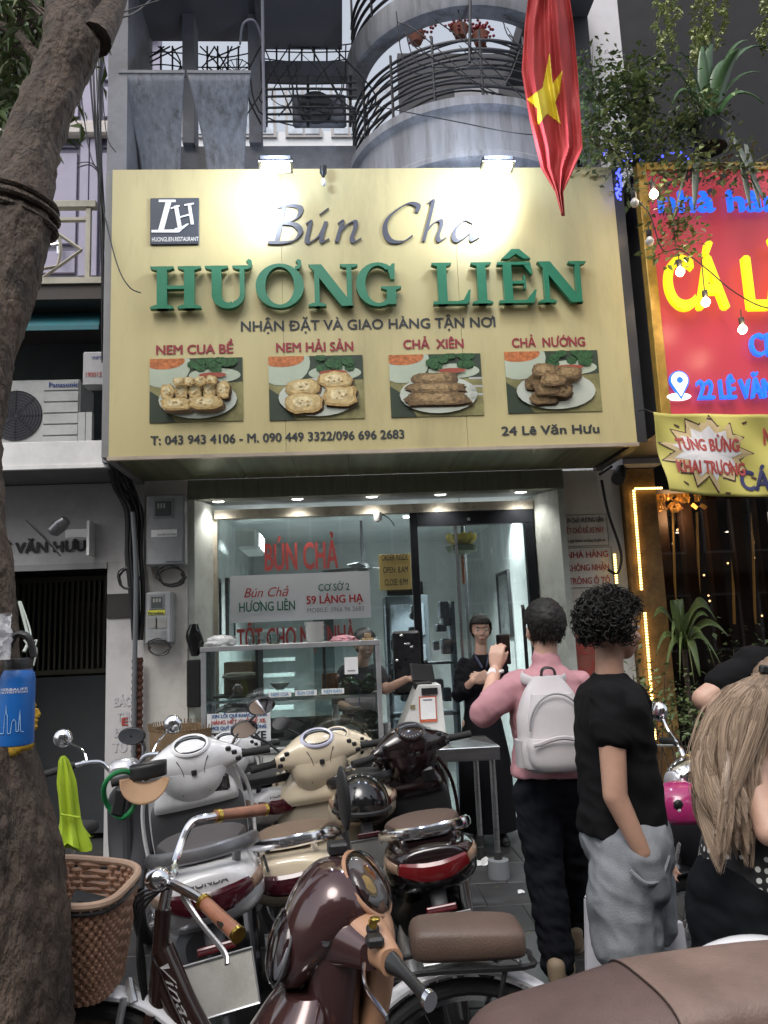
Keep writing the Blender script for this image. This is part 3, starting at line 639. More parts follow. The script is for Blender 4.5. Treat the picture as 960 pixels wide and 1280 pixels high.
# ------------------------------------------------------------------ meters and cables on the left pier
plas = mat('meter_plastic', (.3, .31, .32), .5, dirt=.5, vs_=7)
def meter(px0, py0, px1, py1, label, lower):
    Y = 5.86; a, b_ = P(px0, py1, Y), P(px1, py0, Y); t = W('electric_meter', label, 'electric meter', (a.x, 6, a.z), 'electric meters on the left pier')
    w_, h = b_.x-a.x, b_.z-a.z
    box(a.x, b_.x, Y, 5.999, a.z, b_.z, .015).build('case', plas, t)
    box(a.x+w_*.18, a.x+w_*.72, Y-.006, Y-.0002, b_.z-h*.34, b_.z-h*.06, .004).build('window_frame', mat('meter_rim', (.2, .21, .22), .5), t)
    box(a.x+w_*.24, a.x+w_*.66, Y-.008, Y-.0065, b_.z-h*.31, b_.z-h*.1).build('window', mat('meter_window', (.08, .09, .09), .08), t)
    for k in range(3): box(a.x+w_*.3+k*.022, a.x+w_*.3+k*.022+.014, Y-.0095, Y-.0085, b_.z-h*.2, b_.z-h*.13).build('digit_wheel', mat('digit', (.3, .3, .28), .5), t)
    if lower:
        box(a.x+.02, b_.x-.05, Y-.004, Y-.0003, b_.z-h*.44, b_.z-h*.35).build('sticker', mat('sticker_yellow', (.5, .5, .06), .5), t)
        text('Paradise', tn, a.x+.025, b_.x-.06, b_.z-h*.43, .02, Y-.006, t, bold=.02)
        for q in ((.1, .45), (.4, .8)): box(a.x+w_*q[0], a.x+w_*q[1], Y-.003, Y-.0002, a.z+h*.3, a.z+h*.5).build('cover', mat('meter_cover', (.26, .26, .25), .6, dirt=.8, vs_=25), t)
        box(a.x+w_*.6, a.x+w_*.78, Y-.005, Y-.0002, a.z+h*.08, a.z+h*.25).build('terminal', mat('meter_rim', (.2, .2, .2)), t)
    else:
        box(a.x+w_*.14, a.x+w_*.8, Y-.004, Y-.0003, b_.z-h*.6, b_.z-h*.5).build('sticker', wi, t)
        text('NGUYỄN THỊ TÌNH', tn, a.x+w_*.3, a.x+w_*.78, b_.z-h*.58, .012, Y-.006, t)
        box(a.x+w_*.5, b_.x-.015, Y-.01, Y-.0003, a.z+h*.05, a.z+h*.35, .004).build('terminal_cover', plas, t)
meter(182, 617, 231, 708, 'upper grey electric meter box with a white name sticker', 0)
meter(181, 739, 215, 806, 'lower grey electric meter box with a yellow sticker', 1)
cb = mat('cable_black', (.016, .016, .018), .5)
rr = random.Random(11); BN = W('cable_bundle', 'thick bundle of black cables running down the left pier beside the meters', 'cables', P(165, 700, 5.95))
for k in range(22):
    o_ = rr.uniform(-9, 9); y_ = rr.uniform(5.84, 5.97)
    pts = [P(140+o_*.8, 572, 5.7), P(152+o_*1.2, 605+rr.uniform(-8, 8), 5.85), P(168+o_*.9+rr.uniform(-4, 4), 640, y_), P(167+o_*1.1, 690, y_), P(171+o_, 740+rr.uniform(-9, 9), y_), P(172+o_*.6, 800, 5.94)]
    MB().tube(pts, rr.uniform(.006, .016), n=6, sm=5).build('cable', cb, BN)
for i, (cx, cy, rx) in enumerate(((214, 720, 16), (160, 723, 12), (198, 808, 13))):
    m = MB()
    for k in range(5 if i < 2 else 2):
        j = rr.uniform(-2, 2); m.tube([P(cx+j+(rx+rr.uniform(-2, 2))*math.cos(q), cy+j+(rx*.75)*math.sin(q)*(1.4 if i == 1 else 1), 5.85+k*.01) for q in [2*PI*n/20 for n in range(20)]], .006, n=6, closed=True)
    one(m, 'cable_coil', cb, ('coiled black cable hung between the two meters', 'loops of black cable left of the upper meter', 'loop of black cable under the lower meter')[i], 'cable coil', 'coils of cable by the meters')
cond = mat('conduit_brown', (.12, .045, .03), .6, dirt=.3)
m = MB(); a, b_ = P(172, 822, 5.92), P(172, 960, 5.92); n = 60; prof = []
for k in range(n+1): prof += [(.044 if k % 2 else .036, a.z+(0-a.z)*k/n)]
MB_ = m.lathe(prof, 16, M=Matrix.Translation((a.x, 5.92, 0))); one(m, 'ribbed_conduit', cond, 'ribbed brown plastic conduit standing on the pavement against the left pier', 'conduit')
one(MB().tube([P(166, 640, 5.8), P(170, 720, 5.82), P(168, 860, 5.86), (P(168, 860, 5.86).x, 5.86, 0)], .018, sm=5), 'grey_pipe', mat('pipe_grey', (.13, .14, .15), .5), 'grey pipe down the pier between the cable bundle and the brown conduit', 'pipe')
bg_ = MB(); a = P(243, 800, 5.95)
rings = []
for k in range(9):
    v = k/8; ww = .02+.045*math.sin(PI*min(1, v*.9+.05)); rings.append(sring((a.x+.01*math.sin(v*6), 5.96, a.z-.12+v*.24), ww, .03, 12, 2, 'z'))
one(bg_.loft(rings), 'plastic_bag', GLOSSBLACK, 'black plastic bag hanging at the left jamb beside the food counter', 'bag')
a = P(243, 850, 5.97); one(MB().box(a.x-.055, a.x+.05, 5.95, 5.999, a.z-.2, a.z+.15, .01), 'black_wall_box', BLACK, 'flat black box fixed to the pier under the black plastic bag', 'box')
bsk = W('wicker_basket', 'low round wicker basket on the ground behind the white scooter at the left pier', 'basket', P(232, 930, 5.7))
wic = mat('wicker', (.2, .13, .07), .8, bump=.8, bs=60, var=.4)
a = P(232, 930, 5.72); MB().lathe([(.2, -.32), (.24, -.1), (.25, .12), (.22, .12), (.2, -.05)], 28, M=Matrix.Translation(a)).build('bowl', wic, bsk)
MB().lathe([(.2, -a.z), (.19, -.32)], 16, M=Matrix.Translation(a)).build('stand', mat('drum_dark', (.05, .05, .05)), bsk)
m = MB()
for k in range(70):
    q = 2*PI*k/70; m.tube([a+Vector((.25*math.cos(q), .25*math.sin(q), .11)), a+Vector((.26*math.cos(q), .26*math.sin(q), .15))], .004, n=4)
m.build('rim', wic, bsk)
# ================================================================== left neighbour
NB = W('neighbour_house', 'white neighbour house with a dark barred gateway left of the restaurant', 'building', (-2.6, 6.3, 0))
nwall = mat('neighbour_wall', (.5, .49, .49), .8, dirt=.35, vs_=2)
mauve = mat('mauve_door', (.33, .31, .42), .55, dirt=.15, vs_=3)
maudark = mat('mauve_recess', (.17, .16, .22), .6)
a = P(133, 705, 6.1); xr = -1.505; zt = a.z; xg = P(133, 800, 6.1).x
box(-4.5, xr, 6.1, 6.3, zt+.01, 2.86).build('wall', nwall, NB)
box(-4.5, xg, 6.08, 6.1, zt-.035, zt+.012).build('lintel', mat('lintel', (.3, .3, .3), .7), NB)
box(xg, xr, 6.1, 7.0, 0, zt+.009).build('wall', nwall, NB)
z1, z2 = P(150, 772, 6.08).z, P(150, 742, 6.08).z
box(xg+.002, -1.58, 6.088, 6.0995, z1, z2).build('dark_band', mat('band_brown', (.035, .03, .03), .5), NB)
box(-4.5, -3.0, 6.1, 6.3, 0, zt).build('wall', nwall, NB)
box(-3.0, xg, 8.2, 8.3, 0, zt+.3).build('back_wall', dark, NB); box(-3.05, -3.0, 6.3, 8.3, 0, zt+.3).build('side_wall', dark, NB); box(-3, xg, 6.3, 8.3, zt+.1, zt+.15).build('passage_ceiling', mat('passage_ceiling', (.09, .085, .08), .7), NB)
gate = W('barred_gate', 'dark metal gate with vertical bars above a solid panel inside the gateway', 'gate', (-2.3, 7.0, 0))
gm = mat('gate_panel', (.055, .06, .065), .5, dirt=.4); gb = mat('gate_bar', (.1, .095, .07), .4, .6)
zg = P(100, 845, 7).z
box(-3, xg, 7.0, 7.03, 0.02, zg).build('panel', gm, gate)
for z in (zg+.02, zt-.05): box(-3, xg, 6.99, 7.03, z, z+.04).build('rail', gb, gate)
for i in range(26): box(-2.95+i*.047, -2.95+i*.047+.018, 7.0, 7.018, zg+.061, zt-.051).build('bar', gb, gate)
one(box(-2.6, -1.9, 7.5, 7.55, 1.25, 2.0), 'olive_curtain', mat('curtain_olive', (.06, .058, .035), .8, stretch=(40, 1, 1), var=.6), 'olive curtain strips behind the bars of the gate', 'curtain')
blk = mat('letter_black', (.02, .02, .022), .5)
ptext('24.LÊ VĂN HƯU', blk, -30, 693, 108, 13, 6.094, NB, bold=.05, depth=.006)
fade = mat('faded_letter', (.5, .5, .52), .7, var=.1)
for s, py, p0, p1 in (('BÁO', 883, 142, 166), ('THU', 902, 146, 166), ('ĐIỆ', 921, 142, 160), ('TỬ', 940, 140, 160)): ptext(s, fade, p0, py, p1, 12, 6.097, NB, bold=.05)
ptext('E', red2, 152, 907, 160, 10, 6.094, NB, bold=.05)
# white canopy slab
sl = W('canopy_slab', 'white concrete canopy slab over the gateway carrying the air conditioner', 'canopy', (-3, 5.6, 2.86))
box(-4.5, -1.67, 5.6, 5.62, 2.9, 3.08, .003).build('fascia', WHITEPAINT, sl); box(-4.5, -1.66, 5.59, 5.63, 2.875, 2.899).build('drip_edge', WHITEPAINT, sl)
m = MB().loft([[Vector((x, 5.621, 2.9)), Vector((x, 6.2, 2.862)), Vector((x, 6.2, 3.06)), Vector((x, 5.621, 3.06))] for x in (-4.5, -1.68)]); m.build('slab', mat('slab_under', (.2, .2, .2), .8, dirt=.3), sl, smooth=False)
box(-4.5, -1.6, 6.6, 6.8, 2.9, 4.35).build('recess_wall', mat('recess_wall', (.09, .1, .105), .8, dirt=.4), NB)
# outdoor unit
ac = W('outdoor_ac_unit', 'white outdoor air conditioner unit on the slab, half hidden by the tree trunk', 'air conditioner', (-2.4, 5.95, 3.08))
acw = mat('ac_white', (.42, .43, .42), .5, dirt=.35)
a, b_ = P(53, 556, 5.9), P(100, 473, 5.9); xf = -2.72
box(xf, b_.x, 5.91, 6.25, 3.09, b_.z, .012).build('casing', acw, ac)
for i in range(6): box(P(54, 500, 5.9).x, b_.x-.01, 5.9, 5.9098, 3.12+i*.09, 3.2+i*.09, .003).build('front_panel', acw, ac)
cx_, cz_ = xf+.26, (3.09+b_.z)/2
MB().lathe([(.2, 0), (.2, .03), (.0001, .03)], 32, M=TR((cx_, 5.935, cz_), R(90))).build('fan_opening', mat('fan_dark', (.02, .022, .03), .5), ac)
for k in range(9):
    r_ = .02+k*.022; MB().tube([(cx_+r_*math.cos(q), 5.9, cz_+r_*math.sin(q)) for q in [2*PI*n/28 for n in range(28)]], .002, n=4, closed=True).build('grille_ring', DARKMETAL, ac)
for k in range(8): MB().tube([(cx_+.02*math.cos(k*PI/4), 5.898, cz_+.02*math.sin(k*PI/4)), (cx_+.2*math.cos(k*PI/4), 5.898, cz_+.2*math.sin(k*PI/4))], .002, n=4).build('grille_spoke', DARKMETAL, ac)
ptext('Panasonic', mat('ink_blue', (.02, .05, .2), .5), 61, 484, 98, 6, 5.895, ac, bold=.03)
a, b_ = P(97, 553, 5.75), P(115, 515, 5.75); one(box(a.x, b_.x-.05, 5.75, 5.8, 3.08, b_.z).box(b_.x-.045, b_.x, 5.75, 5.8, 3.08, b_.z), 'white_bracket', acw, 'white upright bracket on the slab beside the air conditioner', 'bracket')
# grey signal box
sg = W('junction_box', 'pale grey junction box with a red phone number beside the yellow sign', 'box', P(121, 482, 5.3))
a, b_ = P(103, 482, 5.3), P(139, 439, 5.3); box(a.x, b_.x, 5.3, 5.42, a.z, b_.z, .008).build('case', mat('box_grey', (.36, .36, .37), .5, dirt=.3), sg)
ptext('19001515', red2, 107, 471, 134, 6, 5.297, sg, bold=.01); ptext('VNPT', mat('ink_blue', (0, 0, 0)), 114, 449, 127, 4, 5.297, sg)
box(b_.x-.02, b_.x-.0, 5.285, 5.299, a.z+.11, a.z+.14).build('lock', BLACK, sg)
# teal awnings
teal = mat('teal_metal', (.018, .13, .155), .6, dirt=.5, vs_=8)
for (p0, q0, p1, q1, w_, Y) in ((36, 380, 108, 363, 'upper narrow', 5.9), (36, 408, 124, 383, 'lower wide', 5.7)):
    t = W('teal_awning', w_+' weathered teal metal awning strip under the lattice balcony', 'awning', P(80, q0, Y), 'teal awnings under the balcony')
    a, b_ = P(p0, q0, Y), P(p1, q1, Y); x0 = -2.9
    MB().loft([[Vector((x0, Y, a.z)), Vector((x0, Y+.3, b_.z+.12)), Vector((x0, Y+.31, b_.z+.12)), Vector((x0, Y+.01, a.z-.005))], [Vector((b_.x, Y, a.z)), Vector((b_.x-.08, Y+.3, b_.z+.12)), Vector((b_.x-.08, Y+.31, b_.z+.12)), Vector((b_.x, Y+.01, a.z-.005))]]).build('sheet', teal, t, smooth=False)
    box(x0, b_.x, Y-.006, Y+.003, a.z-.035, a.z+.003).build('valance', teal, t)
    for i in range(5): MB().tube([(x0+.2+i*.22, Y+.29, b_.z+.1), (x0+.2+i*.22, Y+.02, a.z-.02)], .008, n=6).build('strut', DARKMETAL, t)
# balcony floor, lattice railing and mauve shutters
br = W('lattice_balcony', 'small cream balcony with a diamond lattice railing on the neighbour house', 'balcony', (-2.5, 5.7, 4.3))
crm = mat('lattice_cream', (.42, .39, .32), .7, dirt=.45, vs_=6)
a = P(140, 350, 5.7); zf = a.z; xe = P(140, 350, 5.7).x-.02
box(-4.3, xe, 5.66, 7.3, zf-.04, zf+.01).build('floor_edge', crm, br); box(-4.3, xe, 5.68, 7.3, zf-.16, zf-.041).build('slab', mat('slab_dark', (.07, .06, .055), .8), br)
zr = P(90, 256, 5.7).z; xp = P(110, 300, 5.7).x
box(-4.3, xp+.06, 5.68, 5.74, zr-.03, zr+.03, .005).build('top_rail', crm, br); z3 = P(90, 274, 5.7).z
box(-4.3, xp-.02, 5.69, 5.73, z3-.012, z3+.012).build('under_rail', crm, br)
for x in (xp, xp-.72, xp-1.44): box(x-.018, x+.018, 5.69, 5.73, zf+.011, zr-.031).build('post', crm, br)
for c in range(2):
    cx = xp-.36-c*.72+.0; cz = (z3+zf)/2; hh = (z3-zf)/2-.015; hw = .31
    def bar(ax, az, bx, bz, r=.014, nm='lattice_bar', bow=0):
        mx_, mz_ = (ax+bx)/2, (az+bz)/2; L_ = Vector((bz-az, 0, ax-bx)).normalized()*bow
        m = MB(); m.tube([Vector((ax, 5.71, az)), Vector((mx_, 5.71, mz_))+L_, Vector((bx, 5.71, bz))], r, n=4, sm=4 if bow else 0); m.build(nm, crm, br, smooth=False)
    c4 = [(cx-hw, cz), (cx, cz+hh), (cx+hw, cz), (cx, cz-hh)]
    for i in range(4): bar(*c4[i], *c4[(i+1) % 4])
    s_ = .13; q4 = [(cx-s_, cz-s_), (cx-s_, cz+s_), (cx+s_, cz+s_), (cx+s_, cz-s_)]
    for i in range(4): bar(*q4[i], *q4[(i+1) % 4], bow=-.02)
ms = W('mauve_shutters', 'tall mauve panelled doors behind the lattice balcony', 'doors', (-3, 7.3, 4.3))
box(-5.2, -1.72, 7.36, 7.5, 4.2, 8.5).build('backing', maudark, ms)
mz0, mz1 = P(80, 345, 7.3).z, P(80, 172, 7.3).z
def pnl(x0, x1, z0, z1): box(x0, x1, 7.33, 7.359, z0, z1, .004).build('panel', mauve, ms)
def stile(x0, x1, z0, z1): box(x0, x1, 7.3, 7.345, z0, z1, .004).build('stile', mauve, ms)
for i in range(5):
    x = -2.03-i*.62+.25
    stile(x-.09, x-.005, mz0, mz1); stile(x+.005, x+.09, mz0, mz1)
    for (z0, z1) in ((mz0+.05, mz0+.28), (mz0+.36, mz0+1.35), (mz0+1.43, mz1-.08)): pnl(x-.5, x-.13, z0, z1)
box(-5.2, -1.72, 7.24, 7.34, mz1+.003, mz1+.16, .02).build('transom', mat('transom_cream', (.55, .5, .47), .6, dirt=.2), ms)
tz = mz1+.18
for i in range(5):
    x = -2.03-i*.62+.25; stile(x-.09, x+.09, tz, tz+.95); pnl(x-.5, x-.13, tz+.08, tz+.42); pnl(x-.5, x-.13, tz+.5, tz+.88)
box(-5.2, -1.72, 7.2, 7.34, tz+.953, tz+1.07, .02).build('cornice', mat('transom_cream', (0, 0, 0)), ms)
box(-5.2, -1.72, 7.22, 7.34, tz+1.073, tz+1.2).build('cornice', mat('brown_band', (.3, .17, .1), .6), ms)
box(-5.2, -1.72, 7.3, 7.5, tz+1.203, 9).build('wall', mat('ochre_wall', (.36, .3, .2), .8, dirt=.3), ms)
MB().tube([P(74, 318, 7.26), P(74, 298, 7.26)], .025).build('lock_plate', CHROME, ms)
MB().tube([P(74, 305, 7.2), P(64, 307, 7.18)], .018).build('door_handle', CHROME, ms)
# adjustable lamp on the neighbour wall
fl = W('wall_floodlight', 'grey adjustable floodlight on a white bracket over the gateway lettering', 'floodlight', P(110, 680, 6.05))
a, b_ = P(112, 695, 6.02), P(132, 652, 6.02)
box(a.x, a.x+.02, 5.94, 6.09, a.z, b_.z).build('bracket_plate', WHITEPAINT, fl)
box(P(82, 672, 6).x, a.x-.0, 5.99, 6.01, P(90, 672, 6).z, P(90, 662, 6).z).build('arm', WHITEPAINT, fl)
MB().lathe([(.03, 0), (.05, .02), (.055, .1), (.04, .15), (.01, .165)], 18, M=TR(P(64, 666, 5.85), R(10), R(52), 0)).build('housing', mat('lamp_grey', (.22, .22, .23), .3, .7), fl)
MB().tube([P(32, 650, 5.88), P(55, 670, 5.86), P(76, 695, 5.84)], [.004, .014, .016, .006], n=6, flat=.4).build('fin', DARKMETAL, fl)
# cables on the neighbour side
CN = W('street_cables', 'bunch of thin black cables dropping along the left edge of the yellow sign', 'cables', P(125, 200, 5.2))
rr = random.Random(3)
cab = [([(108, -5, 5), (110, 60, 5), (118, 160, 5.1), (127, 250, 5.1), (130, 380, 5.2), (134, 500, 5.3), (146, 585, 5.5)], .009),
 ([(150, 30, 5), (128, 60, 5), (122, 130, 5), (124, 210, 5.1), (128, 300, 5.1), (131, 420, 5.2), (134, 560, 5.4)], .008), ([(112, 90, 5), (117, 150, 5), (126, 260, 5.1), (135, 350, 5.1), (136, 480, 5.3)], .006),
 ([(100, 110, 5), (112, 190, 5), (124, 215, 5)], .006), ([(96, 210, 4.9), (112, 206, 4.9), (124, 216, 5)], .006), ([(96, 204, 4.9), (112, 203, 4.9), (124, 212, 5)], .005),
 ([(124, 60, 5), (126, 200, 5.05), (128, 250, 5.1), (138, 300, 5), (150, 340, 4.95), (163, 360, 4.95), (176, 366, 4.98)], .006),
 ([(-10, 60, 5), (60, 70, 4.9), (140, 22, 4.8), (200, 0, 4.7)], .006), ([(104, 22, 4.8), (160, 20, 4.8), (195, -6, 4.8)], .008), ([(118, 0, 4.9), (114, 50, 4.9), (124, 60, 4.9), (130, 140, 5), (135, 175, 5), (145, 190, 5)], .005)]
for k, (pp, r_) in enumerate(cab): MB().tube([P(*q) for q in pp], r_*.75, n=6, sm=6).build('cable', cb, CN)
for k in range(9):
    o_ = rr.uniform(-7, 7); MB().tube([P(116+o_, -5, 5.1), P(120+o_*.8, 120, 5.1), P(125+o_*.4, 215, 5.12), P(131+o_*.6, 330, 5.2), P(133+o_*.8, 450, 5.3), P(137+o_*.5, 560, 5.45), P(148+o_, 590, 5.6)], rr.uniform(.002, .006), n=5, sm=5).build('cable', cb, CN)
# ================================================================== upper floors of the restaurant building
UF = BW
xl = P(147, 150, 5.75).x
zpt = P(190, 108, 5.7).z; zpb = P(190, 212, 5.7).z; 
box(-1.72, 2.28, 6.05, 6.2, 4.87, 5.75).build('upper_wall', wallg, UF)
box(xl-.02, xl+.13, 5.55, 6.35, 2.9, 9).build('pillar', wallg, UF)
for px in (238, 319): 
    x = P(px, 90, 6.1).x; box(x-.05, x+.05, 6.0, 6.2, 5.75, 7.3).build('pillar', wallg, UF)
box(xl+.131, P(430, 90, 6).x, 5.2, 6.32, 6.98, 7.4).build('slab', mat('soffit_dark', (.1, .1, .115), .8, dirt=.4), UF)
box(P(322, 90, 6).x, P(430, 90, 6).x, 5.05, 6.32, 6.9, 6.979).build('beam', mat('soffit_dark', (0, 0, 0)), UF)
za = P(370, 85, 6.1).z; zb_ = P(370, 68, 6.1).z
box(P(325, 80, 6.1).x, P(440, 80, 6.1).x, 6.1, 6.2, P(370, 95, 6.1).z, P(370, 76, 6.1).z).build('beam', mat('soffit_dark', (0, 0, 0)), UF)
# curved stained planter panels
panm = mat('planter_grey', (.29, .3, .33), .75, dirt=.85, vs_=5, var=.3, stretch=(5, 5, .25), bump=.3)
for i, (p0, p1) in enumerate(((148, 231), (234, 314))):
    t = W('flared_panel', ('left flared grey stained panel on the balcony above the plaque', 'right flared grey stained panel on the balcony, next to the floodlight')[i], 'panel', P((p0+p1)/2, 212, 5.6), 'flared panels on the balcony front')
    a, b_ = P(p0, 108, 5.55), P(p1, 108, 5.55)
    def fn(u, v, a=a, b_=b_):
        s = .28*(1-(1-v)**1.0)**1.0; wl = 1-v; narrow = .2*math.sin((1-v)*PI/2)
        w_ = b_.x-a.x; x = a.x+w_*(narrow+(1-2*narrow)*u)+ (u-.5)*.0
        return (x, 5.55+.34*math.sin((1-v)*PI/2)**1.2, zpb-.02+(zpt-zpb+.02)*v)
    m = MB(); m.grid(fn, 24, 14); m.build('sheet', panm, t, solid=.012)
    box(a.x, b_.x, 5.54, 5.6, zpt-.005, zpt+.02).build('rim', wallg, t)
# burglar bars in the openings
def bars(px0, px1, py0, py1, n, label, diag=True):
    t = W('window_grille', label, 'grille', P(px0, py1, 6.3), 'iron grilles over the openings'); rr = random.Random(px0)
    for k in range(n):
        a = P(px0+(px1-px0)*k/(n-1), py0, 6.3); b2 = P(px0+(px1-px0)*k/(n-1), py1, 6.3); MB().tube([a, b2], .009, n=5).build('bar', DARKMETAL, t)
    for k in range(3):
        y = py0+(py1-py0)*(k+.5)/3; MB().tube([P(px0, y, 6.29), P((px0+px1)/2, y+rr.uniform(-6, 6), 6.29), P(px1, y, 6.29)], .006, n=5, sm=5).build('rail', DARKMETAL, t)
    if diag:
        for k in range(5): MB().tube([P(rr.uniform(px0, px1), py0, 6.25), P(rr.uniform(px0, px1), (py0+py1)/2, 6.25), P(rr.uniform(px0, px1), py1, 6.25)], .007, n=5, sm=4).build('wire', cb, t)
bars(172, 230, 58, 110, 5, 'iron grille in the opening over the left flared panel'); bars(246, 311, 58, 110, 6, 'iron grille in the opening over the right flared panel')
c_ = P(296, 90, 6.28); t = W('fan_grille', 'spider shaped iron rosette in the opening beside the pillar', 'grille', c_)
for k in range(16): MB().tube([c_, c_+Vector((.14*math.cos(k*PI/8), 0, .14*math.sin(k*PI/8)))], .004, n=4).build('spoke', DARKMETAL, t)
MB().tube([c_+Vector((.13*math.cos(q*PI/10), 0, .13*math.sin(q*PI/10))) for q in range(20)], .005, n=4, closed=True).build('hoop', DARKMETAL, t)
bars(330, 440, 50, 78, 8, 'long iron grille high up between the beams', diag=False)
t = W('balcony_railing', 'rusty horizontal railing pipes in front of the cluttered middle balcony', 'railing', P(380, 160, 5.9))
for k, py in enumerate((103, 112, 121, 135, 143, 152)): MB().tube([P(330, py, 5.9), P(380, py+random.uniform(-2, 2), 5.9), P(446, py, 5.9)], .011, n=6, sm=4).build('rail', DARKMETAL, t)
for px in (333, 385, 438): MB().tube([P(px, 95, 5.92), P(px, 158, 5.92)], .014, n=6).build('post', DARKMETAL, t)
t = W('balcony_ac_unit', 'dusty grey outdoor unit with a ribbed round fan on the middle balcony', 'air conditioner', P(398, 158, 6.0))
a, b_ = P(366, 158, 6.0), P(432, 118, 6.0); box(a.x, b_.x, 5.98, 6.045, a.z, b_.z, .02).build('casing', wallg, t)
MB().lathe([(.15, 0), (.15, .02), (.001, .02)], 28, M=TR(((a.x+b_.x)/2-.03, 5.975, (a.z+b_.z)/2), R(90))).build('fan', DARKMETAL, t)
one(MB().tube([P(328, -5, 5.3), P(329, 80, 5.5), P(331, 165, 5.6)], .012, n=8), 'drain_pipe', mat('pipe_pale', (.22, .22, .25), .5), 'thin pale pipe running down in front of the middle balcony', 'pipe')
one(MB().tube([P(300, 56, 5.5), P(304, 30, 5.4), P(318, 26, 5.4), P(328, 50, 5.5)], .009, n=6, sm=6), 'bent_cable', mat('pipe_pale', (0, 0, 0)), 'pale cable bent in an arch beside the thin pipe', 'cable')
# the court and walls behind
bk = W('rear_building', 'pale sunlit building wall with grids of windows seen through the balcony openings', 'building', (-.3, 9.6, 4))
palew = mat('rear_wall', (.72, .73, .75), .7, var=.1); box(-3.5, 4.5, 9.6, 9.8, 3, 8.4).build('wall', palew, bk)
wg = mat('rear_window', (.5, .55, .62), .1, var=.5, vs_=3)
for i in range(10):
    for j in range(4):
        x = -2.4+i*.62; z = 5.6+j*.9
        f = box(x, x+.5, 9.57, 9.599, z, z+.75).build('window', mat('win_frame', (.45, .3, .28) if 0 else (.4, .38, .38), .6), bk)
        box(x+.04, x+.235, 9.56, 9.569, z+.04, z+.71).build('pane', wg, f, world=False); box(x+.265, x+.46, 9.56, 9.569, z+.04, z+.71).build('pane', wg, f, world=False)
# ------------------------------------------------------------------ rounded balcony
RB = W('rounded_balcony', 'round stained concrete balcony with curved rails hanging over the sign beside the flag', 'balcony', (1.25, 6.1, 5.2))
cx, cy, rad = 1.22, 6.25, 1.0
def arcpts(r, z, n=40, a0=180, a1=360): return [Vector((cx+r*math.cos(R(a0+(a1-a0)*i/n)), cy+r*math.sin(R(a0+(a1-a0)*i/n)), z)) for i in range(n+1)]
def band(prof, m, nm):
    rings = []
    n = 44
    for i in range(n+1):
        q = R(175+190*i/n); rings.append([Vector((cx+r*math.cos(q), cy+r*math.sin(q), z)) for r, z in prof])
    MB().loft(rings).build(nm, m, RB, sharp=30)
band([(.72, 5.0), (.9, 5.03), (1.0, 5.12), (1.0, 5.16), (.985, 5.18), (.985, 5.5), (1.03, 5.53), (1.03, 5.6), (.93, 5.62), (.93, 5.2), (.72, 5.2)], wallg2, 'parapet')
band([(.0, 5.06), (.719, 5.06), (.719, 5.15), (.0, 5.15)], wallg2, 'floor_slab')
for k, z in enumerate((5.72, 5.8, 5.88, 5.96, 6.04, 6.12)):
    MB().tube(arcpts(.97-.0*k, z), .013, n=6).build('curved_rail', DARKMETAL, RB)
for k, z in enumerate((5.68, 5.76, 5.84, 5.92, 6.0, 6.1, 6.2)): MB().tube([Vector((cx+(p.x-cx)*.88, cy+(p.y-cy)*.88, z+.02*math.sin(i_*.4+k))) for i_, p in enumerate(arcpts(.97, z))], .008, n=5).build('inner_rail', DARKMETAL, RB)
for k in range(9):
    q = R(182+k*22); MB().tube([(cx+.97*math.cos(q), cy+.97*math.sin(q), 5.61), (cx+.97*math.cos(q), cy+.97*math.sin(q), 6.2)], .012, n=6).build('baluster', DARKMETAL, RB)
band([(.86, 6.4), (1.0, 6.4), (1.02, 6.46), (1.02, 6.62), (.86, 6.62)], wallg2, 'ring_beam')
for k, z in enumerate((6.75, 6.85, 6.95, 7.05)): MB().tube(arcpts(.95, z), .014, n=6).build('curved_rail', DARKMETAL, RB)
for k in range(7):
    q = R(185+k*28); MB().tube([(cx+.95*math.cos(q), cy+.95*math.sin(q), 6.62), (cx+.95*math.cos(q), cy+.95*math.sin(q), 7.3)], .012, n=6).build('baluster', DARKMETAL, RB)
rr = random.Random(50); m = MB()
for k in range(16):
    x0 = rr.uniform(330, 440); m.tube([P(x0+rr.uniform(-20, 20), rr.uniform(50, 100), 5.85), P(x0+rr.uniform(-40, 40), rr.uniform(100, 140), 5.8), P(x0+rr.uniform(-50, 60), rr.uniform(130, 165), 5.85)], rr.uniform(.003, .008), n=4, sm=5)
for k in range(12):
    x0 = rr.uniform(460, 640); m.tube([P(x0, rr.uniform(10, 60), 5.3), P(x0+rr.uniform(10, 60), rr.uniform(40, 110), 5.2), P(x0+rr.uniform(60, 130), rr.uniform(60, 140), 5.25)], rr.uniform(.003, .006), n=4, sm=5)
m.tube([P(446, 128, 5.5), P(560, 150, 5.1), P(660, 168, 5.0), P(745, 165, 5.1)], .004, n=5, sm=5)
o = m.build('loose_wires', cb, CN, kind='stuff')
for k, (x0, x1, z0, z1) in enumerate(((.5, .8, 5.62, 6.0), (.95, 1.5, 5.62, 5.85), (1.0, 1.12, 5.85, 6.15))):
    one(box(x0, x1, 6.2, 6.4, z0, z1, .02), ('plastic_tub', 'wooden_crate', 'water_can')[k], mat('clutter_'+str(k), ((.12, .13, .16), (.14, .1, .07), (.3, .3, .32))[k], .7, dirt=.5), ('dark plastic tub behind the rails of the round balcony', 'brown crate behind the rails of the round balcony', 'pale can standing on the brown crate of the round balcony')[k], ('tub', 'crate', 'can')[k])
MB().tube([P(588, -5, 5.2), P(587, 78, 5.22)], .013, n=6).build('pipe', DARKMETAL, RB)
box(.75, 2.1, 6.9, 7.0, 5.2, 7.35).build('inner_wall', mat('inner_wall_grey', (.07, .07, .078), .8, dirt=.5), RB)
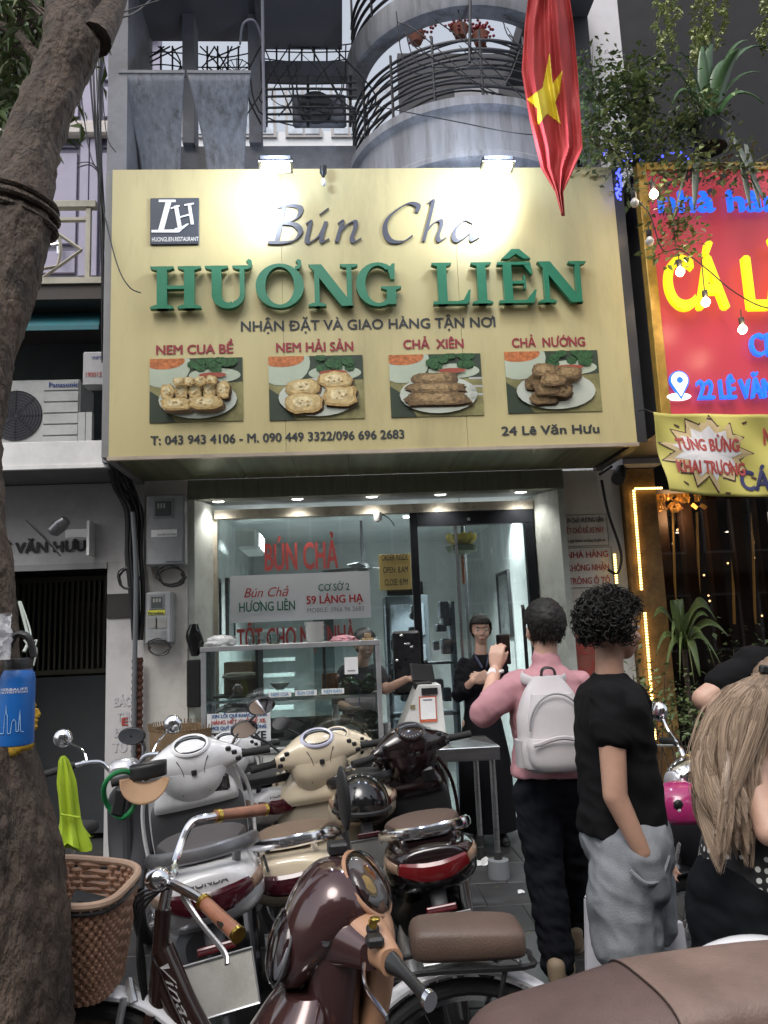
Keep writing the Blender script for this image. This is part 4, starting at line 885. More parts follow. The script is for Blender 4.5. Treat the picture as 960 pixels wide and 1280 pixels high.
box(1.3, 1.75, 6.86, 6.899, 5.3, 6.95, .01).build('inner_door', mat('inner_door_pale', (.3, .3, .32), .6, dirt=.4), RB)
pr_ = mat('flower_red', (.25, .04, .05), .8, var=.5); rr = random.Random(5)
for i, (px, py) in enumerate(((520, 42), (575, 35), (600, 44))):
    p = P(px, py, 6.3); t = W('potted_flowers', ('red potted flowers left behind the curved rails', 'pink potted flowers in the middle behind the curved rails', 'dark red potted flowers right behind the curved rails')[i], 'flowers', p, 'flower pots on the rounded balcony')
    m = MB()
    for k in range(60):
        q = p+Vector((rr.gauss(0, .07), rr.gauss(0, .05), rr.gauss(.04, .05))); m.ell(q, (.016, .016, .012), nu=6, nv=4)
    m.build('blossom', pr_, t); MB().lathe([(.05, -.1), (.08, 0), (.07, 0)], 14, M=Matrix.Translation(p)).build('pot', mat('terracotta', (.22, .08, .05), .8), t)
box(2.12, 2.28, 5.75, 6.3, 4.9, 7.0).build('dark_post', mat('post_dark', (.05, .05, .055), .7), BW)
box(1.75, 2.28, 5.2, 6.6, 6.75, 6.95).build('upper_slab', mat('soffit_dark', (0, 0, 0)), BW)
box(2.29, 2.62, 5.9, 6.6, 2.85, 7.6).build('white_pillar', mat('pillar_white', (.62, .6, .62), .7, dirt=.12, vs_=1.5), BW)
# ------------------------------------------------------------------ flag
FL = W('national_flag', 'limp red flag with a yellow star hanging folded in front of the sign', 'flag', P(700, 268, 4.7))
silk = mat('flag_red', (.38, .028, .028), .75, var=.12, vs_=12, bump=.05); silky = mat('flag_yellow', (.75, .6, .03), .5, var=.1)
def flagpt(u, v, off=0):
    # v: 0 top .. 1 tip ; u across
    L_ = np.interp(v, [0, .2, .4, .6, .8, .9, 1], [664, 656, 652, 662, 676, 694, 702]); R_ = np.interp(v, [0, .2, .4, .6, .72, .8, .9, 1], [708, 717, 722, 726, 728, 718, 704, 706])
    py = -30+v*300; px = L_+(R_-L_)*u
    w_ = u*15+2.2*v+1.3*math.sin(v*5+u*3); fold = math.sin(w_)*.05+.02*math.sin(w_*2+1)+.018*math.sin(u*37-v*6)+.035*math.sin(v*8+u*5)+.02*noise.noise(Vector((u*6, v*9, 0)))
    fade = (1-v*.55)
    return P(px, py, 4.68+fold*fade-off)
m = MB(); m.grid(flagpt, 60, 60); m.build('cloth', silk, FL, solid=.002)
def starpt(k):
    a_ = PI/2+k*PI/5; r_ = 1 if k % 2 == 0 else .42; return (r_*math.cos(a_), r_*math.sin(a_))
st = [(687, 66), (691, 104), (703, 88), (699, 116), (694, 128), (701, 155), (684, 142), (672, 157), (672, 136), (659, 124), (678, 110)]
m = MB()
def inside(x, y, pl):
    c = False; j = len(pl)-1
    for i in range(len(pl)):
        if (pl[i][1] > y) != (pl[j][1] > y) and x < (pl[j][0]-pl[i][0])*(y-pl[i][1])/(pl[j][1]-pl[i][1])+pl[i][0]: c = not c
        j = i
    return c
NU, NV = 120, 200; vi = {}; vv = []; ff = []
def gv(i, j):
    if (i, j) not in vi: vi[(i, j)] = len(vv); vv.append(flagpt(i/NU, j/NV, .006))
    return vi[(i, j)]
for j in range(NV):
    for i in range(NU):
        v = (j+.5)/NV; u = (i+.5)/NU
        L_ = np.interp(v, [0, .2, .4, .6, .8, .9, 1], [664, 656, 652, 662, 676, 694, 702]); R_ = np.interp(v, [0, .2, .4, .6, .72, .8, .9, 1], [708, 717, 722, 726, 728, 718, 704, 706])
        if inside(L_+(R_-L_)*u, -30+v*300, st): ff.append((gv(i, j), gv(i+1, j), gv(i+1, j+1), gv(i, j+1)))
m.add(vv, ff); m.build('star', silky, FL)
MB().tube([P(690, -60, 4.75), P(690, -20, 4.72)], .015).build('pole', DARKMETAL, FL)
# ================================================================== right neighbour
RS = W('red_sign_board', 'glowing red neighbour sign with yellow and blue channel letters and a gold border', 'sign', (3.1, 5.0, 2.95))
redm = mat('sign_red', (.36, .03, .045), .35, var=.06, vs_=1.5, bump=.03, emit=.28, ecol=(.6, .07, .09))
goldm = mat('sign_gold', (.5, .3, .06), .35, .4, var=.4, vs_=8)
RY = 5.0; zt_, zb2 = P(800, 205, RY).z, P(820, 537, RY).z; xL = 2.235
box(xL+.07, 4.6, RY, RY+.03, zb2+.02, zt_-.06).build('face', redm, RS, smooth=False)
box(xL, xL+.069, RY-.02, RY+.06, zb2, zt_, .004).build('border', goldm, RS); box(xL+.0695, 4.6, RY-.02, RY+.06, zt_-.059, zt_, .004).build('border', goldm, RS)
box(xL+.01, 4.6, RY+.061, 5.9, zb2, zt_-.01).build('box_body', sidem, RS)
yl = mat('yellow_glow', (.8, .6, .01), .4, emit=.55, ecol=(1, .86, .015), bump=0); bl = mat('blue_glow', (.02, .12, .6), .4, emit=.8, ecol=(.01, .13, .9), bump=0)
wl = mat('white_glow', (.8, .85, .9), .4, emit=1.0, ecol=(.8, .85, 1), bump=0)
a, b_ = P(832, 388, RY), P(907, 322, RY)
ptext('CÁ', yl, 832, 388, 909, 66, RY-.05, RS, bold=.03, depth=.045, res=8); ptext('LĂNG', yl, 932, 388, 1085, 66, RY-.05, RS, bold=.03, depth=.045, res=8)
ptext('CHẢ CÁ', bl, 937, 446, 1040, 28, RY-.03, RS, bold=.025, depth=.03)
ptext('22 LÊ VĂN HƯU', bl, 871, 500, 1020, 24, RY-.03, RS, bold=.025, depth=.03)
ptext('nhà hàng', bl, 823, 266, 1000, 26, RY-.03, RS, bold=.012, depth=.03, res=6)
def pinpoly(cx_, cz, r, hole=False):
    return [(cx_+r*math.cos(q), cz+r*math.sin(q)) for q in [R(-30+240*i/24) for i in range(25)]]+[(cx_, cz-r*2.0)]
pc = P(847, 477, RY); s_ = .058
pz = MB().prism(pinpoly(pc.x, pc.z, s_*1.18), .02, Matrix.Translation((0, RY-.03, 0))); pz.build('pin_edge', bl, RS)
MB().prism(pinpoly(pc.x, pc.z, s_), .02, Matrix.Translation((0, RY-.034, 0))).build('pin', wl, RS)
MB().prism([(pc.x+.022*math.cos(q), pc.z+.022*math.sin(q)) for q in [2*PI*i/20 for i in range(20)]], .01, Matrix.Translation((0, RY-.038, 0))).build('pin_hole', bl, RS)
e = P(847, 497, RY); MB().prism([(e.x+.085*math.cos(q), e.z+.026*math.sin(q)) for q in [2*PI*i/24 for i in range(24)]], .02, Matrix.Translation((0, RY-.026, 0))).build('pin_base', wl, RS)
# opening banner
BA = W('opening_banner', 'sagging yellow cloth banner with a white starburst tied under the red sign', 'banner', P(890, 615, 4.85))
yc = mat('banner_yellow', (.46, .41, .1), .7, var=.06, bump=.1)
zf_ = lambda u, v: .018*math.sin(u*9+v*5)+.012*math.sin(u*17-v*9)+.02*math.sin(v*4+u*3)
def banp(u, v, off=0):
    xt = P(817+u*220, 515+u*5, 4.85); xb = P(834+u*205, 615+u*2, 4.85); p = xt.lerp(xb, v); return Vector((p.x, 4.85+zf_(u, v)-off, p.z-.03*math.sin(PI*u)*v))
m = MB(); m.grid(banp, 60, 24); m.build('cloth', yc, BA, solid=.002)
def onban(o, u0, v0, u1, v1):
    pass
def bantext(s, mm, u0, u1, vb, vh, bold=.03, off=.006, shear=0):
    me = text_mesh(s, bold, shear); co = [v.co.copy() for v in me.vertices]; lo, hi = min(c.x for c in co), max(c.x for c in co)
    for v_, c in zip(me.vertices, co):
        u = u0+(c.x-lo)/(hi-lo)*(u1-u0); v = vb-c.y/.715*vh; v_.co = banp(u, v, off)
    me.materials.clear(); me.materials.append(mm); o = bpy.data.objects.new('lettering', me); COL.objects.link(o); o.parent = BA; o.location = -Vector(BA['_w'])
def banpoly(pts, mm, off, nm):
    # a fan from the centre, subdivided so that it follows the cloth
    m = MB(); n = len(pts); cu_, cv = sum(p[0] for p in pts)/n, sum(p[1] for p in pts)/n; K = 8
    for i in range(n):
        a, b2 = pts[i], pts[(i+1) % n]
        for k in range(K):
            q = [(cu_+(p[0]-cu_)*t, cv+(p[1]-cv)*t) for p, t in ((a, k/K), (a, (k+1)/K), (b2, (k+1)/K), (b2, k/K))]
            m.add([banp(*w_, off) for w_ in q], [(0, 1, 2, 3)])
    m.build(nm, mm, BA)
def burst(sx, sz, ox=0): 
    o = []; rr = random.Random(9)
    for k in range(26):
        a_ = 2*PI*k/26; r_ = 1 if k % 2 == 0 else .72; r_ *= rr.uniform(.9, 1.08); o.append((.28+ox+sx*r_*math.cos(a_), .48+sz*r_*math.sin(a_)))
    return o
bbk = mat('ink_brown', (.06, .03, .02), .6); 
banpoly(burst(.275, .47), bbk, .003, 'burst_outline'); banpoly(burst(.262, .44), mat('burst_tan', (.5, .38, .2), .6), .0045, 'burst'); banpoly(burst(.2, .33), mat('burst_white', (.6, .58, .58), .6), .006, 'burst')
bantext('TƯNG BỪNG', red2, .10, .46, .46, .15, .05, .009); bantext('KHAI TRƯƠNG', red2, .08, .49, .74, .15, .05, .009)
bantext('NHÀ HÀNG', red2, .62, 1.0, .36, .2, .05); bantext('CÁ LĂNG', mat('ink_navy', (.03, .03, .1), .6), .45, .98, .92, .24, .05)
for u, v, q in ((.12, .12, .5), (.3, .05, .2), (.5, .1, -.4), (.06, .5, 0), (.1, .85, .6), (.35, .95, .1), (.52, .75, .4)):
    m = MB(); m.add([banp(u, v, .005), banp(u+.03, v+q*.05, .005), banp(u+.028, v+.03+q*.05, .005), banp(u, v+.02, .005)], [(0, 1, 2, 3)]); m.build('streak', bbk, BA)
one(MB().tube([P(798, 514, 4.9), P(806, 512, 4.88), P(818, 517, 4.86)], .005, n=5, sm=4), 'banner_tie', cb, 'thin cord tying the yellow banner to the gold border', 'cord')
# string of bulbs
SL = W('string_light_cable', 'thin black cable of the bulb string crossing the red sign', 'cable', P(860, 330, 4.7))
sl_pts = [(782, 205), (790, 240), (812, 268), (828, 312), (850, 312), (882, 335), (918, 365), (960, 385), (1010, 380)]
MB().tube([P(x, y, 4.72) for x, y in sl_pts], .004, n=6, sm=6).build('cable', cb, SL)
bulb_on = mat('bulb_on', (1, .9, .7), emit=9, ecol=(1, .78, .5), bump=0); bulb_off = mat('bulb_off', (.5, .48, .45), .1, bump=0)
def bulb(px, py, on, label, top=None):
    p = P(px, py, 4.72); t = W('string_bulb', label, 'light bulb', p, 'bulbs on the string over the red sign')
    MB().lathe([(.006, .075), (.018, .07), (.018, .03), (.012, .02)], 12, M=Matrix.Translation(p)).build('socket', BLACK, t)
    MB().lathe([(.001, -.042), (.016, -.037), (.029, -.018), (.029, -.004), (.018, .014), (.012, .022)], 18, M=Matrix.Translation(p)).build('globe', bulb_on if on else bulb_off, t)
    MB().tube([p+Vector((0, 0, .07)), p+Vector((.003, 0, .13 if not top else top))], .004, n=5).build('wire', cb, t)
    if on:
        l = bpy.data.lights.new('bulb_lamp', 'POINT'); l.energy = 1.6; l.color = (1, .75, .5); l.shadow_soft_size = .03; o = bpy.data.objects.new('lamp', l); COL.objects.link(o); o.parent = t; o.location = (0, -.045, 0)
bulb(812, 300, 0, 'unlit bulb hanging left of the yellow letters near the gold border'); bulb(817, 241, 1, 'glowing bulb among the climber leaves above the red sign'); bulb(793, 252, 0, 'unlit bulb at the top left corner of the red sign')
bulb(850, 338, 1, 'glowing bulb over the first yellow letter'); bulb(882, 376, 1, 'glowing bulb low over the accented yellow letter', .3); bulb(928, 410, 1, 'big glowing bulb below the gap between the yellow words')
# shop front of the neighbour
NF = W('neighbour_restaurant', 'dark glass front of the neighbour restaurant framed by warm light strips', 'building', (3.3, 6.4, 0))
stone = mat('gold_stone', (.3, .17, .06), .45, var=.55, vs_=9, bump=.3, bs=25, dirt=.3)
box(2.33, 2.6, 6.05, 6.5, 0, 2.84).build('stone_pillar', stone, NF)
box(2.6, 5.2, 6.3, 6.5, 2.70, 4.9).build('fascia', mat('fascia_dark', (.03, .025, .025), .5), NF)
box(2.335, 5.2, 5.92, 7.5, 4.95, 9).build('upper_wall', mat('upper_dark', (.012, .012, .014), .8), NF) if 0 else None
box(2.63, 5.4, 6.7, 6.9, 4.9, 9).build('upper_wall', mat('upper_dark', (.012, .012, .014), .8), NF)
box(2.6, 5.2, 9.0, 9.1, 0, 3).build('back_wall', mat('den_wall', (.03, .022, .018), .6, var=.5), NF); box(2.6, 5.2, 6.5, 9, 2.85, 2.9).build('ceiling', mat('den_ceiling', (.05, .04, .035), .5), NF); box(2.6, 5.2, 6.45, 9, -.01, .015).build('floor', mat('den_floor', (.02, .018, .018), .3), NF)
wood = mat('den_slats', (.06, .035, .02), .4, var=.4)
for i in range(9): box(2.95+i*.24, 3.05+i*.24, 6.9, 7.0, 0.02, 2.8).build('slat', wood, NF)
box(2.65, 4.6, 6.6, 6.61, .05, 2.72).build('glass_pane', glass('dark_front_glass', (.55, .5, .46), refl=0), NF)
strip = mat('strip_glow', (1, .75, .3), emit=3.2, ecol=(1, .66, .2), bump=0)
def ledstrip(p0, p1, Y, label, n):
    a, b_ = P(*p0, Y), P(*p1, Y); t = W('light_strip', label, 'light strip', b_, 'warm light strips on the stone pillar')
    for k in range(n):
        p = a.lerp(b_, (k+.5)/n); MB().box(p.x-.011, p.x+.011, p.y-.006, p.y+.006, p.z-(a-b_).length/n*.36, p.z+(a-b_).length/n*.36, .004).build('glow_segment', strip, t)
    MB().tube([a+Vector((0, .014, 0)), b_+Vector((0, .014, 0))], .009, n=6).build('channel', goldm, t)
ledstrip((792, 612), (802, 738), 6.03, 'vertical warm light strip beside the dark glass, upper run', 36); ledstrip((806, 765), (819, 925), 6.03, 'vertical warm light strip beside the dark glass, lower run behind the boy', 42); ledstrip((768, 692), (771, 730), 6.03, 'short warm light strip near the looping cable', 12); ledstrip((793, 611), (828, 610), 6.03, 'short level light strip over the corner of the dark glass', 10)
ch = W('gold_chandelier', 'ornate gold leaf ceiling lamp just inside the dark glass front', 'chandelier', P(842, 620, 6.8)); p = P(842, 618, 6.8); rr = random.Random(2)
gl = mat('gold_leaf', (.55, .32, .08), .3, .8, emit=.25, ecol=(1, .5, .1))
for k in range(70):
    q = rr.uniform(0, 2*PI); r_ = rr.uniform(.03, .27); MB().box(-.02, .02, -.004, .004, -.03, .03, .002, M=TR(p+Vector((r_*math.cos(q), r_*math.sin(q)*.6, rr.uniform(-.14, .05)+(.27-r_)*.1)), rr.uniform(-1, 1), rr.uniform(-1, 1), rr.uniform(0, 3))).build('leaf', gl, ch)
MB().lathe([(.2, .06), (.22, .08), (.02, .1)], 20, M=Matrix.Translation(p)).build('plate', gl, ch)
MB().lathe([(.11, .03), (.11, .045)], 16, M=Matrix.Translation(p)).build('bulb', mat('warm_lamp', (1, .8, .5), emit=6, ecol=(1, .7, .35)), ch)
l = bpy.data.lights.new('chandelier_lamp', 'POINT'); l.energy = 8; l.color = (1, .7, .4); l.shadow_soft_size = .1; o = bpy.data.objects.new('lamp', l); COL.objects.link(o); o.parent = ch; o.location = p-Vector(ch.location)+Vector((0, 0, -.2))
for px, py, w_ in ((880, 624, 'nearest the yellow banner'), (850, 665, 'left of the middle'), (912, 664, 'right of the middle'), (951, 652, 'at the far right'), (883, 638, 'second row near the banner')):
    p = P(px, py, 7.6); downlight((p.x, 7.6, p.z), 'small round downlight in the dark restaurant ceiling, '+w_, 'downlights in the dark restaurant', e=3, light=False)
warm = mat('warm_point', (1, .75, .4), emit=5, ecol=(1, .7, .35), bump=0)
rr = random.Random(8)
for k in range(22):
    p = P(rr.uniform(812, 960), rr.uniform(660, 790), rr.uniform(7.2, 8.6)); o = one(MB().ell(p, (.011, .011, .011), nu=8, nv=5), 'candle_light', warm, 'tiny warm point of light inside the dark restaurant', 'light point', 'tiny lights inside the dark restaurant')
for k, px in enumerate((822, 841, 871, 914, 940)):
    a, b_ = P(px, 640, 7.3), P(px+4, 780, 7.3); m = MB().tube([a, b_], .012, n=6); one(m, 'bead_curtain', mat('bead_gold', (.45, .32, .1), .3, .9, emit=.12, ecol=(1, .6, .2)), 'thin gold rod hanging inside the dark restaurant', 'rod', 'gold rods inside the dark restaurant')
bt = mat('blue_fairy', (.05, .05, .6), emit=2.5, ecol=(.05, .07, 1), bump=0)
t = W('blue_fairy_lights', 'cluster of tiny blue fairy lights at the corner between the two signs', 'fairy lights', P(776, 240, 4.95)); rr = random.Random(6)
for k in range(60):
    if k < 30: p = P(773+rr.uniform(-3, 4), rr.uniform(208, 250), 4.95)
    else: p = P(rr.uniform(752, 860), 196+rr.gauss(0, 6), 5.1)
    MB().ell(p, (.009, .009, .011), nu=6, nv=4).build('bead', bt, t)
# white stool / box behind the boy is in the vehicle section
# ================================================================== the other side of the street, behind the camera
opw = mat('opposite_wall', (.2, .18, .15), .8, dirt=.4, vs_=.6); opg = mat('opposite_glass', (.03, .035, .04), .1)
for i, (x0, x1, h) in enumerate(((-17, -9.2, 11), (-9, -3.2, 13.5), (-3, 2.8, 10.5), (3, 9.5, 14), (9.7, 18, 11.5))):
    t = W('town_house', ('brown', 'grey', 'ochre', 'tall beige', 'low beige')[i]+' town house across the street with rows of dark windows', 'building', ((x0+x1)/2, -11, 0))
    box(x0, x1, -14, -11, 0, h).build('wall', opw, t)
    for a in range(int((x1-x0)/1.6)):
        for b in range(int(h/3)): xx = x0+.5+a*1.6; zz_ = .6+b*3.1; f_ = box(xx, xx+1.0, -10.99, -10.94, zz_, zz_+1.8).build('window', MATS['rear_wall'], t); box(xx+.07, xx+.93, -10.935, -10.93, zz_+.07, zz_+1.73).build('pane', opg, f_, world=False)
    box(x0, x1, -10.99, -9.9, 2.9, 3.02).build('awning', DARKMETAL, t)
# ================================================================== foliage
leafm = mat('leaf_dark', (.11, .16, .06), .5, var=.5, vs_=9, bump=.1); leafl = mat('leaf_light', (.22, .28, .11), .5, var=.5, vs_=9, bump=.1); leafs = mat('strap_leaf', (.06, .13, .045), .3, var=.4, vs_=5, bump=0)
bark = mat('bark', (.078, .055, .041), .92, var=.75, vs_=14, bump=1, bs=45, dirt=.5, stretch=(1, 1, .45))
def leafcloud(m, cen, spread, n, size, rr, droop=.3, wf=.5):
    cen = Vector(cen)
    for k in range(n):
        p = cen+Vector((rr.gauss(0, spread[0]), rr.gauss(0, spread[1]), rr.gauss(0, spread[2])))
        leaf(m, p, size*rr.uniform(.6, 1.3), rr, droop, wf)
def leaf(m, p, s, rr, droop=.3, wf=.5):
    q = rot(rr.uniform(-.6, .6)-droop, rr.uniform(-.7, .7), rr.uniform(0, 2*PI)); w_ = s*wf
    v = [Vector((0, 0, 0)), Vector((w_*.5, s*.4, .06*s)), Vector((0, s, -.15*s)), Vector((-w_*.5, s*.4, .06*s)), Vector((0, s*.45, -.05*s))]
    m.add([p+q.to_3x3() @ x for x in v], [(0, 1, 4), (1, 2, 4), (2, 3, 4), (3, 0, 4)])
# climber at the corner
cl = W('climbing_shrub', 'leafy climber sprawling over the corner between the yellow and red signs', 'shrub', P(790, 260, 5.0)); rr = random.Random(21)
stems = [[(800, 215, 5.1), (770, 150, 5), (745, 120, 4.95), (740, 90, 4.9)], [(800, 215, 5.1), (790, 160, 5), (780, 120, 4.95), (800, 80, 4.9)], [(800, 215, 5.1), (835, 170, 4.95), (860, 150, 4.9), (885, 130, 4.9)], [(800, 215, 5.1), (850, 215, 4.85), (900, 205, 4.85), (930, 210, 4.8)], [(800, 215, 5.1), (770, 190, 4.95), (745, 180, 4.9), (735, 160, 4.9)], [(830, 220, 4.9), (840, 270, 4.8), (845, 310, 4.8)], [(800, 215, 5.1), (810, 130, 5), (790, 100, 5), (775, 95, 5)]]
ml, md = MB(), MB()
for s in stems:
    pts = smoothpath([P(*q) for q in s], 8); MB().tube(pts, [.012, .008, .003], n=5).build('stem', bark, cl)
    for q in pts[2:]:
        for k in range(3):
            e_ = q+Vector((rr.gauss(0, .1), rr.gauss(0, .07), rr.gauss(0, .09)))
            MB.tube(md, [q, e_], [.003, .0015], n=3)
            leafcloud(ml if rr.random() < .35 else md, e_, (.05, .05, .05), 7, .052, rr, wf=.6)
ml.build('foliage', leafl, cl, kind='stuff', smooth=False); md.build('foliage', leafm, cl, kind='stuff', smooth=False)
# hanging vines
for i, (px, py1, Y, dens) in enumerate(((832, 75, 5.1, 1), (845, 60, 5.2, .7), (868, 150, 5.1, 1.7), (880, 120, 5.15, 1.4), (888, 60, 5.1, 1), (905, 55, 5.2, .8), (957, 60, 5.1, 1.6), (825, 50, 5.3, .6))):
    t = W('hanging_vine', 'thin green string vine hanging from above, '+('leftmost long one', 'short one left of the thick strand', 'thickest and longest of all', 'long one beside the thickest', 'thin one right of the thick strands', 'pale short one in open dark space', 'dense one at the right edge of the photo', 'faint one farthest left behind')[i], 'vine', P(px, py1, Y), 'string vines hanging over the right shop')
    a, b_ = P(px+rr.uniform(0, 8), -25, Y), P(px-6, py1, Y); m = MB(); mm = MB(); n = 46
    pts = [a.lerp(b_, k/n)+Vector((.02*math.sin(k*.3+i), .02*math.cos(k*.4), 0)) for k in range(n+1)]
    mm.tube(pts, .003, n=4).build('stem', leafl, t)
    for k, p in enumerate(pts):
        for _ in range(int(3*dens+1)): leaf(m, p+Vector((rr.gauss(0, .012*dens), rr.gauss(0, .012), rr.gauss(0, .01))), .042, rr, .6, .55)
    m.build('foliage', mat('vine_leaf', (.36, .4, .16), .5, var=.4), t, smooth=False, kind='stuff')
def strap(base, tip, w_, sag, rr, n=9):
    base, tip = Vector(base), Vector(tip); side = Vector((1, .3, 0)).normalized(); d_ = tip-base
    if abs(d_.x) > abs(d_.z)*.4: side = Vector((.25, 1, .2)).normalized()*.7+Vector((0, 0, .5))
    rings = []; m = MB(); v = []; f = []
    for k in range(n+1):
        t = k/n; p = base.lerp(tip, t)+Vector((0, 0, sag*4*t*(1-t))); ww = w_*(math.sin(PI*(t*.85+.12))**.7)*.5
        v += [p-side*ww, p+Vector((0, 0, -ww*.35)), p+side*ww]
    for k in range(n):
        o_ = k*3; f += [(o_, o_+1, o_+4, o_+3), (o_+1, o_+2, o_+5, o_+4)]
    m.add(v, f); return m
def strap_plant(name, label, bx, by, Y, tips, w_, mm, pot=True):
    b0 = P(bx, by, Y); t = W(name, label, 'plant', b0); rr = random.Random(bx)
    for (tx, ty, sg_, dy) in tips: strap(b0+Vector((rr.uniform(-.03, .03), 0, 0)), P(tx, ty, Y+dy), w_*rr.uniform(.8, 1.2), sg_, rr).build('leaf', mm, t, solid=.002)
    return t, b0
t, b0 = strap_plant('strap_leaf_plant', 'big plant with long arching strap leaves over the top of the red sign', 885, 165, 5.0, [(700, 0, 0, 0)][:0]+[(878, 58, .05, 0), (925, 60, .12, -.2), (935, 50, .2, -.1), (950, 90, .15, 0), (820, 95, .25, -.2), (845, 65, .2, -.1), (955, 130, .2, -.3), (905, 75, .1, .1), (840, 130, .22, -.3), (960, 60, .25, .1), (860, 110, .15, .1), (890, 55, .15, .1)], .1, leafs)
for (p0, q0, tx, ty) in ((862, 200, 842, 275), (872, 195, 868, 262), (925, 185, 938, 262), (932, 180, 950, 260), (915, 170, 955, 250)): strap(P(p0, q0, 4.88), P(tx, ty, 4.7), .06, .03, rr).build('leaf', mat('strap_leaf_pale', (.14, .16, .12), .3, var=.3), t, solid=.002)
MB().lathe([(.12, -.14), (.16, .02), (.14, .03)], 18, M=Matrix.Translation(b0)).build('pot', BLACK, t)
# dracaena and bushes in front of the dark glass
pl = mat('dracaena_leaf', (.15, .21, .07), .35, var=.4, vs_=4, bump=0)
t, b0 = strap_plant('dracaena', 'broad leaved green plant standing in front of the dark glass front', 855, 810, 5.9, [(817, 772, .16, -.1), (840, 750, .1, -.1), (862, 765, .05, -.2), (885, 770, .12, -.1), (910, 795, .15, -.1), (895, 775, .22, -.1), (888, 762, .2, .1), (840, 815, .2, -.3), (868, 855, .22, -.35), (850, 850, .2, -.35), (893, 830, .2, -.25), (832, 840, .15, -.2), (820, 820, .14, -.1), (875, 845, .15, -.2), (905, 840, .18, -.2), (850, 752, .15, .1)], .075, pl)
MB().tube([(b0.x, b0.y, .3), b0], .02).build('trunk', bark, t); MB().lathe([(.14, 0), (.19, .35), (.17, .35)], 20, M=Matrix.Translation((b0.x, b0.y, 0))).build('pot', mat('terracotta', (.2, .08, .05), .8), t)
for i, (px, py, Y, n, sp_) in enumerate(((850, 890, 5.6, 420, (.16, .12, .12)), (805, 865, 5.7, 170, (.08, .06, .14)), (895, 905, 5.6, 260, (.14, .1, .1)), (930, 850, 5.9, 200, (.14, .1, .16)))):
    p = P(px, py, Y); t = W('leafy_bush', ('low dense bush in front of the dark glass under the broad leaved plant', 'thin bush against the stone pillar behind the boy', 'low bush behind the chrome handlebar', 'dark bush behind the bent arm')[i], 'bush', (p.x, p.y, 0), 'bushes in front of the dark glass')
    m = MB(); m2 = MB(); leafcloud(m, p, sp_, n, .05, rr, wf=.6); m.build('foliage', leafm, t, smooth=False, kind='stuff')
    for k in range(9): m2.tube([(p.x, p.y, .02), p+Vector((rr.gauss(0, sp_[0]), rr.gauss(0, .05), rr.gauss(0, sp_[2])))], [.008, .003], n=4)
    m2.build('stem', bark, t)
# ------------------------------------------------------------------ big tree at the left
TRE = W('street_tree', 'big leaning street tree trunk in the left foreground with a swollen ring', 'tree', (-1.0, 2.3, 0))
edge = [(1330, 100, 1.95), (1280, 93, 2.0), (1180, 90, 2.0), (1060, 80, 2.02), (930, 56, 2.05), (860, 44, 2.08), (700, 28, 2.15), (600, 16, 2.2), (520, 20, 2.3), (440, 38, 2.4), (360, 50, 2.5), (300, 62, 2.55), (275, 68, 2.58), (262, 66, 2.6), (248, 66, 2.62), (180, 78, 2.75), (100, 108, 2.9), (60, 128, 2.95), (10, 128, 3.05), (-80, 140, 3.2)]
dia = [.5, .48, .46, .44, .4, .38, .34, .32, .3, .28, .25, .235, .245, .25, .235, .225, .225, .255, .25, .27]
rings = []; N_ = 90
for (py, px, Y), d_ in zip(edge, [q*.9 for q in dia]):
    e_ = P(px-(20 if 430 < py < 1000 else 13 if py > 1000 else 5), py, Y); c = e_+Vector((-d_/2, 0, 0)); ring = []
    for j in range(N_):
        a_ = 2*PI*j/N_; nz = noise.noise((math.cos(a_)*1.5, math.sin(a_)*1.5, e_.z*2.2))*.045+noise.noise((math.cos(a_)*5, math.sin(a_)*5, e_.z*9))*.012
        ring.append(c+Vector((math.cos(a_)*(d_/2), math.sin(a_)*(d_/2), .0))*(1+nz*1.6))
    rings.append(ring)
fine = []
for i in range(len(rings)-1):
    for k in range(9):
        t_ = k/9; q = []
        for j in range(N_):
            p = rings[i][j].lerp(rings[i+1][j], t_); nz = noise.noise(Vector((p.x*22, p.y*22, p.z*9)))*.012+noise.noise(p*38)*.007+.004*abs(noise.noise(Vector((p.x*60, p.y*60, p.z*18)))); cdir = (rings[i][j]-sum((x for x in rings[i]), Vector())/N_); cdir.z = 0; q.append(p+cdir.normalized()*nz)
        fine.append(q)
base = [Vector((v.x*1.0, v.y, 0)) for v in fine[0]]
MB().loft([base]+fine).build('trunk', bark, TRE, sharp=80)
rp = P(30, 262, 2.6)
c0 = sum(rings[13], Vector())/N_
for k, (dz, rr_, tl) in enumerate(((.0, .135, .2), (.035, .131, .2), (-.04, .13, .25))): MB().tube([c0+Vector((rr_*math.cos(q), rr_*math.sin(q), dz+rr_*math.cos(q)*-tl)) for q in [2*PI*i/32 for i in range(32)]], .013, n=7, closed=True).build('bark_ring', bark, TRE)
MB().tube([P(118, 50, 2.95), P(135, 20, 3.1), P(150, -20, 3.4)], [.07, .06, .05], n=12).build('limb', bark, TRE); MB().tube([P(90, 40, 2.95), P(105, -10, 3.3), P(110, -60, 3.5)], [.06, .04], n=10).build('limb', bark, TRE)
MB().tube([P(60, 90, 2.95), P(20, 40, 3.1), P(-30, 20, 3.2)], [.03, .015], n=8).build('limb', bark, TRE)
ye = mat('yellow_moss', (.4, .24, .02), .9, var=.6, vs_=30); m = MB()
for (px, py, s_) in ((38, 925, .05), (45, 905, .04), (30, 932, .05), (50, 890, .03)):
    for q in range(7): m.ell(P(px-9+random.uniform(-9, 5), py+random.uniform(-8, 8), 1.975), (s_*.35, .006, s_*.3), nu=7, nv=4)
m.build('paint_patch', ye, TRE)
rr = random.Random(31); m = MB(); m2 = MB()
